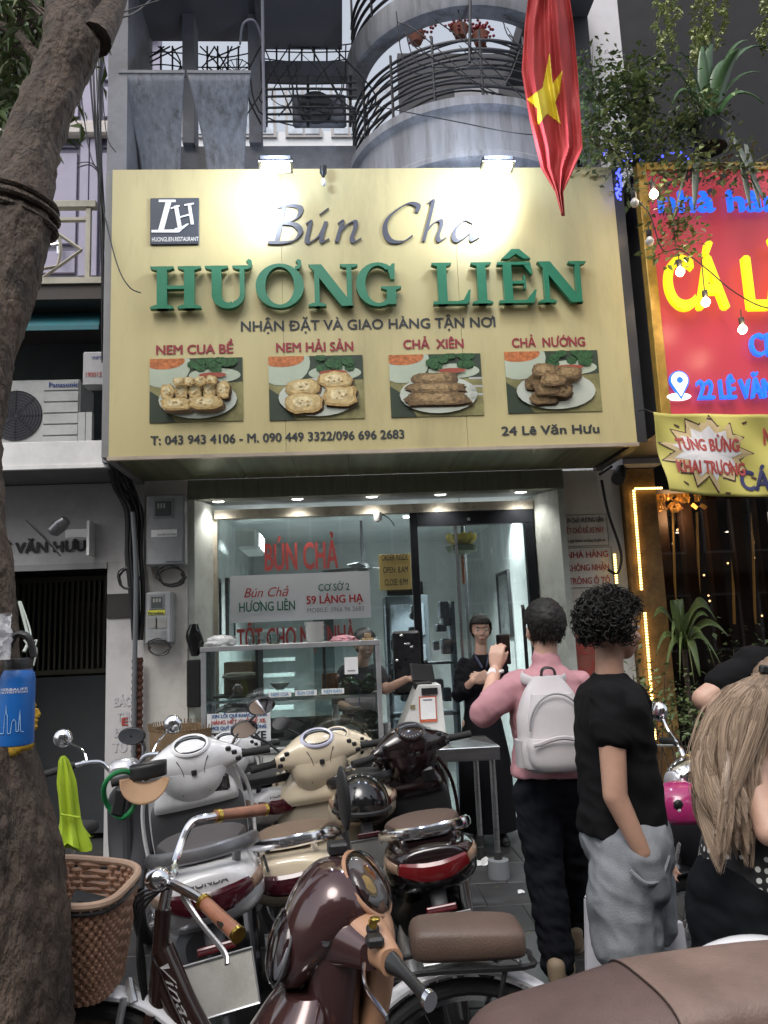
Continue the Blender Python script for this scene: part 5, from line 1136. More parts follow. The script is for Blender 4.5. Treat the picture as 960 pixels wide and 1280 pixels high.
for k in range(110):
    q = P(rr.uniform(-30, 66), rr.uniform(-30, 130), rr.uniform(3.0, 3.6)); 
    if rr.random() < .9: leafcloud(m if k % 3 else m2, q, (.1, .1, .08), 13, .1, rr, .6, .3)
for k in range(14):
    q = P(rr.uniform(-20, 45), rr.uniform(115, 170), 3.2); leafcloud(m, q, (.05, .05, .05), 5, .09, rr, .7, .3)
m.build('foliage', leafm, TRE, smooth=False, kind='stuff'); m2.build('foliage', leafl, TRE, smooth=False, kind='stuff')
for k in range(9): MB().tube([P(60+rr.uniform(-10, 10), 20, 3), P(rr.uniform(0, 40), rr.uniform(0, 90), 3.2), P(rr.uniform(-10, 40), rr.uniform(90, 170), 3.25)], [.008, .003], n=4, sm=4).build('twig', bark, TRE)
# blue bottle with its bag and cord
wb = W('water_bottle', 'bright blue steel water bottle with a black lid hung on the tree trunk', 'bottle', P(20, 930, 1.85))
a, b_ = P(20, 932, 1.8), P(20, 836, 1.8); r_ = (P(42, 880, 1.8).x-P(-1, 880, 1.8).x)/2*.97; h_ = b_.z-a.z
blue = mat('bottle_blue', (.01, .12, .42), .38, var=.05, bump=.1, bs=400)
Mx = Matrix.Translation((a.x, 1.8, a.z))
MB().lathe([(r_*.7, 0), (r_*.97, .003), (r_, .01), (r_, h_*.86), (r_*.95, h_*.93), (r_*.84, h_*.97), (r_*.8, h_*.985)], 36, M=Mx).build('body', blue, wb)
MB().lathe([(r_*.78, h_*.985), (r_*.8, h_*1.0)], 30, M=Mx).build('neck', STEEL, wb); MB().lathe([(r_*.83, h_*1.0), (r_*.85, h_*1.12), (r_*.8, h_*1.14)], 30, M=Mx).build('lid', BLACK, wb)
zz = h_*1.14; MB().tube([(a.x-.03, 1.8, a.z+zz), (a.x-.01, 1.8, a.z+zz+.05), (a.x+.02, 1.8, a.z+zz+.045), (a.x+.033, 1.8, a.z+zz)], .008, sm=5).build('loop', BLACK, wb)
def cyl_wrap(o):   # bend flat print round the bottle
    for v in o.data.vertices:
        x = v.co.x-a.x; th = x/r_; off = (1.8-v.co.y); v.co.x = a.x+(r_+.0012)*math.sin(th); v.co.y = 1.8-(r_+.0012)*math.cos(th)
    o.data.update()
o = text('HERBALIFE', wi, a.x-.026, a.x+.034, a.z+h_*.725, .0055, 1.8, wb, bold=.01); cyl_wrap(o); o = text('NUTRITION', wi, a.x-.026, a.x+.034, a.z+h_*.69, .0045, 1.8, wb, bold=.01); cyl_wrap(o)
m = MB(); prn = mat('bottle_print', (.35, .55, .8), .5, bump=0)
sky_ = [(-1, .2), (-.9, .32), (-.8, .2), (-.7, .38), (-.62, .2), (-.3, .2), (-.28, .42), (-.22, .46), (-.2, .56), (-.18, .46), (-.12, .42), (-.1, .2), (.05, .2), (.1, .34), (.2, .38), (.28, .34), (.3, .22), (.4, .22), (.45, .5), (.5, .22), (.7, .2)]
pts = []
for i in range(len(sky_)-1):
    for k in range(3):
        t_ = k/3; pts.append((sky_[i][0]*(1-t_)+sky_[i+1][0]*t_, sky_[i][1]*(1-t_)+sky_[i+1][1]*t_))
m.tube([(a.x+(r_+.001)*math.sin(q[0]*1.2), 1.8-(r_+.001)*math.cos(q[0]*1.2), a.z+h_*(q[1]-.02)) for q in pts], .0008, n=4); m.build('skyline_print', prn, wb)
pb = mat('clear_plastic', (.75, .75, .78), .15, bump=0, trans=.6, var=0); m = MB(); q = P(-4, 796, 1.75)
m.grid(lambda u, v: q+Vector(((.03+.012*noise.noise((u*6, v*6, 1)))*math.cos(u*2*PI), (.02+.01*noise.noise((u*7, v*5, 4)))*math.sin(u*2*PI), (v-.5)*.1)), 26, 14); one(m, 'clear_bag', pb, 'crumpled clear plastic bag beside the bottle lid at the left edge', 'bag', sharp=20)
m = MB(); m.tube([P(24, 752, 2.05), P(34, 790, 2.03), P(36, 800, 2.02), (P(30, 815, 2).x, 2.0, P(30, 815, 2).z)], .004, sm=5); m.tube([P(26, 752, 2.04), P(37, 785, 2.02), P(40, 805, 2.0), P(46, 812, 2.0), P(42, 832, 2.0)], .002, sm=5); m.tube([P(38, 805, 2.0), P(46, 800, 2.0), P(40, 812, 1.99), P(30, 800, 1.99)], .002, sm=5)
one(m, 'tied_string', mat('string_white', (.45, .5, .45), .8), 'pale knotted string tied round the trunk above the bottle', 'string')
# ================================================================== counter, table
FC = W('food_counter', 'aluminium framed glass food counter on a white base before the shop window', 'display counter', (-.36, 5.6, 0))
cx0, cx1, cz0, cz1, cy0, cy1 = -1.0, .275, .835, 1.515, 5.6, 6.02
f = .035
for (x, y) in ((cx0, cy0), (cx1-f, cy0), (cx0, cy1-f), (cx1-f, cy1-f)): box(x, x+f, y, y+f, cz0+.001, cz1-.001, .003).build('post', ALU, FC)
for z in (cz0-f, cz1): 
    box(cx0-.005, cx1+.005, cy0-.005, cy0+f, z, z+f, .003).build('rail', ALU, FC)
    box(cx0-.004, cx1+.004, cy1-f, cy1, z, z+f, .003).build('rail', ALU, FC)
    for x in (cx0-.004, cx1-f+.004): box(x, x+f, cy0+f+.001, cy1-f-.001, z+.001, z+f-.001, .003).build('rail', ALU, FC)
box(cx0+f, cx1-f, cy0+.012, cy0+.017, cz0, cz1).build('front_glass', MATS['clear_glass'], FC)
box(cx0+.012, cx0+.017, cy0+f, cy1-f, cz0, cz1).build('side_glass', MATS['clear_glass'], FC); box(cx1-.017, cx1-.012, cy0+f, cy1-f, cz0, cz1).build('side_glass', MATS['clear_glass'], FC)
box(cx0+.01, cx1-.01, cy0+.02, cy1-.01, cz1+.012, cz1+.02).build('top_glass', MATS['clear_glass'], FC)
box(cx0+.03, cx1-.03, cy0+.03, cy1-.02, 1.155, 1.165).build('shelf', MATS['clear_glass'], FC); box(cx0+.03, cx1-.03, cy0+.025, cy0+.04, 1.15, 1.17).build('shelf_edge', ALU, FC)
bw = mat('counter_white', (.6, .6, .58), .5, dirt=.25, vs_=3)
box(cx0, cx1, cy0+.01, cy1, .06, cz0-f-.002, .01).build('base', bw, FC); box(cx0+.03, cx1-.03, cy0+.04, cy1-.03, 0, .06).build('plinth', DARKMETAL, FC)
for x in (-.58, -.15): box(x, x+.004, cy0+.007, cy0+.01, .1, .78).build('joint', DARKMETAL, FC)
box(-.62, -.6, cy0+.03, cy1-.03, cz0, cz1).build('divider', mat('divider_dark', (.03, .03, .03)), FC); box(-.14, -.125, cy0+.03, cy1-.03, 1.17, cz1).build('divider', mat('divider_dark', (0, 0, 0)), FC)
box(cx0+.03, cx1-.03, cy1-.033, cy1-.03, cz0, 1.0).build('back_panel', mat('divider_dark', (0, 0, 0)), FC)
nt_ = W('parking_notice', 'white notice with a big black last line at the foot of the counter glass', 'notice', P(300, 930, 5.58))
a, b_ = P(259, 930, 5.585), P(338, 889, 5.585); box(a.x, b_.x, 5.582, 5.59, a.z, b_.z).build('sheet', mat('notice_white', (.6, .62, .63), .5), nt_)
inkb = mat('ink_blue2', (.02, .08, .25), .6); tb = mat('ink_black', (.015, .015, .018), .6)
for s, c_, y, h, x0, x1 in (('XIN LỖI QUÍ KHÁCH, NHÀ', inkb, 898, 4.5, 264, 334), ('HÀNG HẾT CHỖ ĐỂ XE.', red2, 906, 5, 264, 333), ('MỜI QUÝ KHÁCH VUI LÒNG', inkb, 913, 4.5, 264, 333), ('TỰ GỬI XE', tb, 926, 9.5, 264, 333)): ptext(s, c_, x0, y, x1, h, 5.579, nt_, bold=.04)
for i, (p0, p1, q, w_) in enumerate(((336, 364, 872, 'left'), (369, 396, 870, 'middle'), (402, 430, 868, 'right'))):
    a, b_ = P(p0, q, 5.59), P(p1, q-8, 5.59); t = W('price_tag', 'white price tag with faint blue writing at the '+w_+' of the counter shelf', 'price tag', a, 'price tags along the counter shelf')
    box(a.x, b_.x, 5.588, 5.594, a.z, b_.z).build('card', WHITEPAINT, t); ptext(('NEM CUA', 'BÚN CHẢ', 'NEM RÁN')[i], mat('ink_sky', (.1, .3, .5), .6), p0+3, q-1.5, p1-3, 4.5, 5.586, t)
porc = mat('porcelain', (.75, .75, .73), .2, coat=.5, bump=0, var=.04)
def bowls(px, py, n, Y, label):
    p = P(px, py, Y); t = W('bowl_stack' if n > 2 else 'bowl', label, 'bowls' if n > 2 else 'bowl', p)
    for k in range(n):
        MB().lathe([(.03, 0), (.032, .006), (.06, .03), (.072, .05), (.069, .05), (.05, .02), (.001, .012)], 24, M=Matrix.Translation(p+Vector((.002*math.sin(k*2), 0, k*.0155)))).build('bowl', porc, t)
p = P(395, 808, 5.78); bowls(394, 807, 9, 5.8, 'tall stack of white bowls on top of the food counter')
bowls(350, 862, 1, 5.75, 'single white bowl on the counter shelf')
def can(px, py, Y, label, c_):
    p = P(px, py, Y); o = MB().lathe([(.028, 0), (.032, .006), (.032, .108), (.027, .118), (.001, .118)], 20, M=Matrix.Translation(p)); return one(o, 'drink_can', c_, label, 'can', 'cans in the counter')
orange = mat('can_orange', (.45, .13, .02), .3, .5, var=.5, vs_=30)
can(408, 863, 5.72, 'orange drink can on the shelf, left one of the pair', orange); can(417.5, 862, 5.72, 'orange drink can on the shelf, right one of the pair', orange)
pink = mat('pink_bag', (.6, .28, .32), .4, var=.6, vs_=30, bump=0); whiteb = mat('white_bag', (.6, .6, .6), .35, bump=.3, bs=40)
def lump(name, px, py, Y, sx, sy, sz, m_, label, cat, seed=1, group=None):
    p = P(px, py, Y); m = MB().ell((0, 0, 0), (1, 1, 1), nu=36, nv=22); v2 = []
    for v in m.v:
        v = Vector(v); n_ = 1+.22*noise.noise(v*2.3+Vector((seed, 0, 0)))+.1*noise.noise(v*6+Vector((seed, 3, 0))); v2.append((p.x+v.x*sx*n_, p.y+v.y*sy*n_, p.z+sz+max(v.z, -.9)*sz*n_))
    m.v = v2; return one(m, name, m_, label, cat, group)
lump('plastic_bag', 276, 813, 5.8, .11, .09, .055, whiteb, 'white plastic bag slumped on the left end of the counter top', 'bag', 3)
lump('plastic_bag', 430, 806, 5.8, .1, .07, .035, pink, 'pink printed bag on top of the counter beside the bowls', 'bag', 5)
lump('plastic_bag', 434, 922, 5.75, .1, .08, .045, whiteb, 'white plastic bag on the floor of the counter at the right', 'bag', 8)
lump('plastic_bag', 294, 893, 5.75, .12, .08, .04, whiteb, 'pale plastic bag low at the left behind the notice', 'bag', 11)
lump('bread_pile', 302, 850, 5.8, .14, .08, .03, mat('bread', (.45, .4, .33), .8), 'pale pile of wrapped rolls on a tray in the left of the counter', 'food', 13)
one(box(P(281, 850, 5.85).x, P(318, 850, 5.85).x, 5.8, 5.97, 1.17, 1.43, .006), 'cardboard_box', mat('carton', (.16, .1, .06), .8), 'brown cardboard box standing in the left of the counter', 'box'); one(box(P(270, 850, 5.8).x, P(322, 850, 5.8).x, 5.66, 5.92, 1.185, 1.2, .003), 'tray', mat('tray_dark', (.08, .07, .06), .5), 'dark tray carrying the pale rolls', 'tray')
lettuce = mat('lettuce', (.05, .12, .03), .5, var=.8, vs_=20)
def veg(px, py, Y, s, label, n=160):
    p = P(px, py, Y); t = W('vegetable_bag', label, 'vegetables', p, 'herbs in clear bags in the counter'); rr = random.Random(px); m = MB()
    for k in range(n): leaf(m, p+Vector((rr.gauss(0, s*.4), rr.gauss(0, s*.3), s*.6+rr.gauss(0, s*.35))), s*.45, rr, 0, .8)
    m.build('herbs', lettuce, t, smooth=False, kind='stuff')
    m = MB().ell(p+Vector((0, 0, s*.7)), (s*.95, s*.7, s*.85)); m.build('bag', MATS['clear_glass'], t)
veg(438, 868, 5.8, .085, 'bag of dark green herbs on the right of the counter shelf'); veg(462, 866, 5.8, .075, 'second bag of herbs on the shelf in the right corner of the counter'); veg(459, 922, 5.8, .13, 'big clear bag of lettuce on the floor of the counter at the right', 260)
bt_ = one(MB().lathe([(.03, 0), (.03, .13), (.018, .15), (.018, .19)], 16, M=Matrix.Translation(P(421, 914, 5.8))), 'steel_flask', STEEL, 'slim steel flask standing inside the counter', 'flask')
mug = W('glass_mug', 'heavy ribbed glass mug on top of the counter', 'mug', P(317, 811, 5.8)); p = P(317, 811, 5.8)
MB().lathe([(.035, 0), (.038, .1), (.034, .1), (.032, .01), (.001, .01)], 14, M=Matrix.Translation(p)).build('cup', MATS['clear_glass'], mug, smooth=False); MB().tube([p+Vector((.036, 0, .08)), p+Vector((.065, 0, .07)), p+Vector((.065, 0, .03)), p+Vector((.036, 0, .02))], .006, sm=4).build('handle', MATS['clear_glass'], mug)
tum = W('glass_tumbler', 'glass tumbler half full of yellow drink on the counter top', 'glass', P(343, 810, 5.8)); p = P(343, 810, 5.8)
MB().lathe([(.036, 0), (.042, .1), (.039, .1), (.034, .008), (.001, .008)], 14, M=Matrix.Translation(p)).build('cup', MATS['clear_glass'], tum, smooth=False); MB().lathe([(.001, .009), (.034, .01), (.036, .035), (.001, .035)], 14, M=Matrix.Translation(p)).build('drink', mat('tea', (.3, .25, .05), .2), tum)
p = P(459, 804, 5.8); one(MB().box(p.x-.04, p.x+.05, 5.76, 5.84, p.z, p.z+.04, .004).box(p.x-.02, p.x+.03, 5.77, 5.82, p.z+.041, p.z+.075, .004), 'small_boxes', mat('carton_red', (.4, .28, .15), .6, var=.6, vs_=25), 'little stack of beige boxes at the right end of the counter top', 'boxes')
# cash desk with sloping screen
CD = W('cash_desk', 'white cash desk with a sloping left side behind the steel table', 'desk', (.62, 5.75, 0))
q = [(P(x, y, 5.7).x, P(x, y, 5.7).z) for x, y in ((497, 925), (524, 857), (551, 856), (558, 925))]; q = [(q[0][0], 0)]+q+[(q[3][0], 0)]
MB().prism(q, .4, Matrix.Translation((0, 5.7, 0))).build('panel', bw, CD, smooth=False)
box(P(527, 866, 5.69).x, P(547, 866, 5.69).x, 5.685, 5.699, P(537, 868, 5.69).z, P(537, 860, 5.69).z).build('keypad', BLACK, CD)
a, b_ = P(525, 903, 5.69), P(545, 870, 5.69); lf = W('leaflet', 'white leaflet with an orange border stuck on the cash desk', 'leaflet', a)
box(a.x, b_.x, 5.69, 5.696, a.z, b_.z).build('border', mat('leaflet_orange', (.5, .1, .04), .6), lf); box(a.x+.008, b_.x-.008, 5.688, 5.6895, a.z+.02, b_.z-.008).build('sheet', wi, lf)
box(a.x+.03, b_.x-.03, 5.686, 5.6875, a.z+.15, a.z+.16).build('line', tgr, lf)
st_ = mat('sticker_tan', (.25, .2, .12), .6, var=.8, vs_=40)
for (px, py, w_, h_) in ((513, 912, 7, 3), (515, 905, 5, 2), (533, 913, 4, 4), (516, 884, 3, 3)): a, b_ = P(px-w_, py+h_, 5.69), P(px+w_, py-h_, 5.69); box(a.x, b_.x, 5.693, 5.6985, a.z, b_.z).build('sticker', st_, CD)
lf2 = W('wall_leaflet', 'white leaflet with a small printed frame inside the counter glass', 'leaflet', P(439, 843, 5.61)); a, b_ = P(431, 843, 5.61), P(447, 821, 5.61); box(a.x, b_.x, 5.604, 5.609, a.z, b_.z).build('sheet', wi, lf2); box(a.x+.02, b_.x-.02, 5.602, 5.6035, a.z+.02, a.z+.028).build('line', tgr, lf2)
pos = W('till_screen', 'black till screen leaning back on the cash desk', 'screen', P(528, 850, 5.9)); p = P(526, 852, 5.85)
MB().box(-.1, .1, -.01, .01, -.07, .07, .006, M=TR(p+Vector((.02, .05, .06)), R(-22), R(6), R(25))).build('screen', BLACK, pos); box(p.x-.05, p.x+.08, 5.8, 5.95, p.z-.06, p.z-.0, .01).build('base', BLACK, pos)
# coffee machines / black goods right behind
gd = mat('goods_dark', (.03, .03, .035), .3, var=.6, vs_=20); rr = random.Random(12)
gt = W('drink_machine', 'black drinks machine with small chrome parts behind the cash desk', 'machine', P(505, 850, 6.3)); p = P(509, 852, 6.25)
box(p.x-.1, p.x+.12, 6.22, 6.36, p.z-.1, p.z+.4, .02).build('body', gd, gt)
for k in range(6): MB().ell((p.x+rr.uniform(-.08, .1), 6.215, p.z+rr.uniform(0, .45)), (.018, .01, .012), nu=8, nv=6).build('knob', CHROME, gt)
one(MB().lathe([(.03, 0), (.03, .12), (.001, .12)], 14, M=Matrix.Translation(P(484, 925, 5.7))), 'steel_cup', STEEL, 'steel cup between the counter and the cash desk', 'cup')
# stainless table
TB = W('steel_table', 'stainless steel table with round legs before the shop door', 'table', (.78, 5.4, 0))
zt2 = P(600, 934, 5.2).z; tx0, tx1, ty0, ty1 = .42, 1.02, 5.2, 5.75
box(tx0, tx1, ty0, ty1, zt2-.012, zt2, .003).build('top', STEEL, TB); box(tx0+.004, tx1-.004, ty0+.004, ty0+.02, zt2-.085, zt2-.0125).build('apron', STEEL, TB); box(tx1-.02, tx1-.004, ty0+.021, ty1-.004, zt2-.085, zt2-.0125).build('apron', STEEL, TB)
for (x, y) in ((tx1-.05, ty0+.05), (tx1-.09, ty1-.08), (tx0+.06, ty0+.05), (tx0+.06, ty1-.06)):
    lg_ = MB().tube([(x, y, .08), (x, y, zt2-.0125)], .019, n=14).build('leg', STEEL, TB); MB().lathe([(.028, .09), (.028, .16)], 14, M=Matrix.Translation((x, y, 0))).build('collar', RUBBER, lg_, world=False)
    if x > .9 and y < 5.4: MB().lathe([(.07, 0), (.068, .11), (.02, .115)], 20, M=Matrix.Translation((x, y, 0))).build('foot', mat('foot_grey', (.16, .17, .18), .8), lg_, world=False)
    else: MB().lathe([(.03, 0), (.03, .08)], 14, M=Matrix.Translation((x, y, 0))).build('foot', RUBBER, lg_, world=False)
# ================================================================== vehicles
SPOKE = CHROME
def wheel(root, c, r, w_, rim=None, fender=None, name='wheel', M=None, spokes=0, rimr=.72, n=36):
    x, y, z = c; m = MB(); m.M = M; rings = []
    for j in range(n):
        a_ = 2*PI*j/n; rings.append([Vector((x+(r-w_*.5+w_*.5*math.cos(q))*math.cos(a_), y+w_*.5*math.sin(q), z+(r-w_*.5+w_*.5*math.cos(q))*math.sin(a_))) for q in [2*PI*k/10 for k in range(10)]])
    m.loft(rings, closed=True); ty = m.build(name, RUBBER, root)
    m = MB(); m.M = M; ri = r-w_*.95; rings = []
    for j in range(n):
        a_ = 2*PI*j/n; rings.append([Vector((x+q[0]*math.cos(a_), y+q[1], z+q[0]*math.sin(a_))) for q in ((ri+.012, -w_*.3), (ri+.012, w_*.3), (ri-.012, w_*.22), (ri-.012, -w_*.22))])
    m.loft(rings, closed=True); m.build('rim', rim or CHROME, ty, world=False)
    m = MB(); m.M = M
    if spokes:
        for k in range(spokes):
            a_ = 2*PI*k/spokes; b2 = a_+(.35 if k % 2 else -.35); s = .02*(1 if (k//2) % 2 else -1)
            m.tube([(x+.02*math.cos(b2), y+s, z+.02*math.sin(b2)), (x+(ri-.01)*math.cos(a_), y, z+(ri-.01)*math.sin(a_))], .0013, n=4)
    else:
        for k in range(5):
            a_ = 2*PI*k/5+.3; m.tube([(x+.03*math.cos(a_), y, z+.03*math.sin(a_)), (x+ri*math.cos(a_+.15), y, z+ri*math.sin(a_+.15))], [.03, .014], n=8, flat=.6)
    m.build('spokes', CHROME if spokes else (rim or ALU), ty, world=False)
    m = MB(); m.M = M; m.lathe([(.035, -.05), (.035, .05)], 18, M=TR((x, y, z), R(90))); m.build('hub', ALU, ty, world=False)
    return ty
def fender(root, c, r, w_, a0, a1, m_, M=None, name='fender', n=22):
    x, y, z = c; m = MB(); m.M = M; rings = []
    for j in range(n+1):
        a_ = R(a0+(a1-a0)*j/n); pr = []
        for k in range(9):
            q = PI*k/8; pr.append((r+.012*math.sin(q)+.012, w_*.5*math.cos(q)))
        pr += [(r+.008*math.sin(PI*k/8)+.004, w_*.48*math.cos(PI*k/8)) for k in range(8, -1, -1)]
        rings.append([Vector((x+p_[0]*math.cos(a_), y+p_[1], z+p_[0]*math.sin(a_))) for p_ in pr])
    m.loft(rings); return m.build(name, m_, root)
def sects(S, ax='x', p=2.6, n=22, k=4):
    P_ = smoothpath([Vector((s[0], s[1], s[2])) for s in S], k); Q_ = smoothpath([Vector((s[3], s[4], 0)) for s in S], k)
    return [sring(c, max(q.x, .002), max(q.y, .002), n, p, ax) for c, q in zip(P_, Q_)]
glowred = mat('tail_lens', (.1, .005, .01), .12, coat=.6, var=.3, vs_=40, bump=0); amber = mat('signal_lens', (.3, .2, .14), .12, coat=.6, var=.35, vs_=50, bump=0); lens = mat('head_lens', (.5, .52, .55), .08, .3, coat=.8, bump=0)
plate_m = mat('plate_white', (.5, .49, .45), .5, dirt=.3, vs_=12); GREYP = mat('grey_plastic', (.07, .07, .075), .5, bump=.2, bs=250)
mirror_m = mat('mirror_glass', (.85, .85, .86), .03, 1, var=0, bump=0)
def scooter(name, label, grp, loc, rz, lean, steer, body, inner, seat, rail, dialm=None, sx=.95, mirrors=(1, 1), tailtext=None, sidetext=None, tailm=None, hz=0, trim=None):
    dl = 1.0*abs(lean); loc = (loc[0]+dl*math.sin(rz), loc[1]-dl*math.cos(rz), 0); t = T(name, label, 'scooter', grp, loc, rz, lean=lean); S = Matrix.Diagonal((sx, 1, 1, 1)); bb_ = lambda: _mk(S)
    def _mk(M_): m = MB(); m.M = M_; return m
    pv_ = Vector((.47*sx, 0, .6)); ST_ = Matrix.Translation(pv_+Vector((0, 0, hz))) @ Matrix.Rotation(steer, 4, 'Z') @ Matrix.Translation(-pv_) @ S
    wheel(t, (-.6*sx, 0, .25), .25, .1); MW = Matrix.Translation((.66*sx, 0, 0)) @ Matrix.Rotation(steer, 4, 'Z') @ Matrix.Translation((-.66*sx, 0, 0)); wheel(t, (.66*sx, 0, .25), .25, .09, M=MW)
    fender(t, (.66*sx, 0, .25), .262, .13, 20, 150, body, M=MW, name='front_fender')
    m = _mk(ST_); 
    for s in (-1, 1): m.tube([(.50, s*.07, .68), (.66, s*.075, .25)], .02)
    m.build('fork', ALU, t)
    m = bb_(); m.loft(sects([(-.985, 0, .775, .1, .04), (-.97, 0, .77, .13, .065), (-.9, 0, .75, .165, .09), (-.7, 0, .71, .185, .12), (-.45, 0, .63, .187, .15), (-.2, 0, .57, .165, .19), (-.03, 0, .5, .14, .2), (.02, 0, .47, .1, .17)])); m.build('rear_body', body, t)
    m = bb_(); m.loft(sects([(-.62, 0, .5, .1, .06), (-.5, 0, .44, .14, .12), (-.2, 0, .34, .16, .1), (.1, 0, .29, .19, .05), (.4, 0, .29, .17, .05), (.46, 0, .32, .12, .06)])); m.build('floorboard', GREYP if inner is None else inner, t)
    m = bb_(); m.loft(sects([(-.9, 0, .868, .05, .012), (-.86, 0, .872, .1, .025), (-.7, 0, .86, .145, .04), (-.45, 0, .795, .155, .055), (-.3, 0, .765, .14, .05), (-.1, 0, .725, .115, .05), (-.01, 0, .695, .07, .04), (.01, 0, .68, .03, .03)])); m.build('seat', seat, t)
    m = bb_(); m.tube([(-.62, .175, .80), (-.8, .17, .86), (-.93, .12, .885), (-.98, 0, .89), (-.93, -.12, .885), (-.8, -.17, .86), (-.62, -.175, .80)], [.012, .022, .02, .022, .012], sm=6, flat=.55); m.tube([(-.93, .1, .88), (-.88, .09, .8)], .014); m.tube([(-.93, -.1, .88), (-.88, -.09, .8)], .014); m.build('grab_rail', rail, t)
    m = bb_(); m.tube([(-.975, .125, .775), (-1.0, .06, .76), (-1.005, 0, .755), (-1.0, -.06, .76), (-.975, -.125, .775)], [.022, .034, .036, .034, .022], sm=6, flat=.45); m.build('tail_light', tailm or glowred, t)
    for s in (-1, 1):
        m = bb_(); m.tube([(-.975, s*.13, .775), (-.92, s*.163, .785), (-.82, s*.168, .79)], [.018, .024, .012], sm=5, flat=.35); m.build('turn_signal', amber, t)
    m = bb_(); m.loft(sects([(-.84, 0, .68, .09, .03), (-.9, 0, .62, .085, .03), (-.98, 0, .5, .08, .015), (-1.02, 0, .38, .075, .008), (-1.03, 0, .3, .06, .006)], ax='z', p=4)); m.build('rear_fender', GREYP, t)
    m = MB(); m.box(-.1, .1, -.004, .004, -.073, .073, .003, M=TR((-1.05*sx, 0, .55), 0, 0, 0) @ Matrix.Rotation(R(-90), 4, 'Z') @ Matrix.Rotation(R(-14), 4, 'X')); lp_ = m.build('licence_plate', plate_m, t); m = MB(); MP_ = TR((-1.05*sx, 0, .55), 0, 0, 0) @ Matrix.Rotation(R(-90), 4, 'Z') @ Matrix.Rotation(R(-14), 4, 'X')
    m.tube([MP_ @ Vector(q) for q in ((-.097, -.006, -.07), (.097, -.006, -.07), (.097, -.006, .07), (-.097, -.006, .07))], .004, n=5, closed=True); m.build('plate_frame', ALU, lp_, world=False)
    m = MB(); m.box(-.055, .055, -.008, .008, -.012, .012, .004, M=TR((-1.0*sx, 0, .63)) @ Matrix.Rotation(R(-90), 4, 'Z')); m.build('reflector', glowred, t)
    m = bb_(); m.tube([(-.2, -.13, .24), (-.45, -.16, .24), (-.6, -.17, .27), (-.98, -.19, .36)], [.025, .05, .065, .06], n=14, sm=4); m.build('exhaust', mat('exhaust_black', (.03, .03, .032), .5, .5), t)
    m = bb_(); m.box(-.9, -.55, -.262, -.235, .28, .38, .02); m.lathe([(.05, 0), (.058, .01), (.03, .012), (.001, .004)], 18, M=TR((-.985, -.19, .363), 0, R(-90), 0)); m.build('heat_shield', mat('shield_grey', (.25, .25, .26), .45, .7), t)
    m = bb_(); m.loft(sects([(-.75, .13, .27, .03, .06), (-.6, .13, .28, .055, .1), (-.3, .12, .28, .055, .1), (-.1, .1, .3, .03, .06)])); m.build('engine_case', ALU, t)
    for s, nm in ((-1, 'rear_shock'),):
        m = bb_(); m.tube([(-.62, s*.11, .3), (-.68, s*.12, .62)], .025, n=10); m.build(nm, CHROME, t)
    m = MB(); m.tube([(-.1, .15, .25), (-.15, .28, .0)], .01); m.build('side_stand', DARKMETAL, t)
    for s in (-1, 1):
        m = bb_(); m.tube([(-.9, s*.147, .742), (-.7, s*.182, .70), (-.45, s*.187, .66), (-.2, s*.167, .6), (-.04, s*.142, .56)], .0028, n=5, sm=5); m.build('panel_seam', BLACK, t)
        for q in ((-.62, .66), (-.3, .5)): m = bb_(); m.lathe([(.001, 0), (.008, 0), (.007, .003)], 10, M=TR((q[0], s*(.186 if q[0] < -.5 else .175), q[1]), R(90)*-s)); m.build('screw', DARKMETAL, t)
    # leg shield
    m = bb_(); m.loft(sects([(.36, 0, .3, .07, .15), (.42, 0, .42, .07, .19), (.45, 0, .6, .055, .22), (.45, 0, .78, .055, .22), (.43, 0, .9, .06, .19), (.41, 0, .96, .05, .12)], ax='z', p=3)); m.build('leg_shield', body, t)
    m = bb_(); m.loft(sects([(.31, 0, .33, .03, .14), (.37, 0, .45, .04, .185), (.385, 0, .6, .04, .212), (.38, 0, .75, .04, .212), (.385, 0, .79, .03, .2)], ax='z', p=3)); m.build('inner_panel', inner or GREYP, t)
    m = bb_(); m.loft(sects([(.37, 0, .765, .05, .19), (.355, 0, .8, .055, .19), (.36, 0, .86, .05, .17), (.38, 0, .94, .03, .1)], ax='z', p=3)); m.build('glove_box', body, t)
    m = MB(); m.box(.3*sx, .33*sx, -.155, -.075, .81, .89, .012); m.build('key_panel', GLOSSBLACK, t)
    for s in (-1, 1):
        m = bb_(); m.tube([(.37, s*.21, .36), (.41, s*.235, .5), (.42, s*.25, .68), (.41, s*.235, .82), (.4, s*.18, .93)], .009, n=8, sm=6); m.build('edge_trim', trim or body, t)
    # steering head
    m = _mk(ST_); m.loft(sects([(.33, -.225, 1.0, .028, .026), (.33, -.2, 1.0, .036, .04), (.35, -.15, 1.005, .06, .06), (.37, -.08, 1.005, .105, .095), (.375, 0, 1.005, .12, .108), (.37, .08, 1.005, .105, .095), (.35, .15, 1.005, .06, .06), (.33, .2, 1.0, .036, .04), (.33, .225, 1.0, .028, .026)], ax='y', p=2.5)); m.build('handlebar_cover', body, t)
    m = _mk(ST_); m.loft(sects([(.38, 0, .83, .075, .1), (.36, 0, .9, .095, .14), (.36, 0, .97, .1, .16)], ax='z', p=2.6)); m.build('steering_neck', body, t)
    tl = R(52)
    D_ = ST_ @ TR((.30, 0, 1.085)) @ Matrix.Rotation(-tl+R(12), 4, 'Y') @ Matrix.Diagonal((.75, 1, 1, 1))
    m = MB(); m.lathe([(.088, -.03), (.09, .0), (.082, .007), (.072, .004), (.071, -.006)], 28, M=D_); m.build('dial_bezel', dialm or body, t)
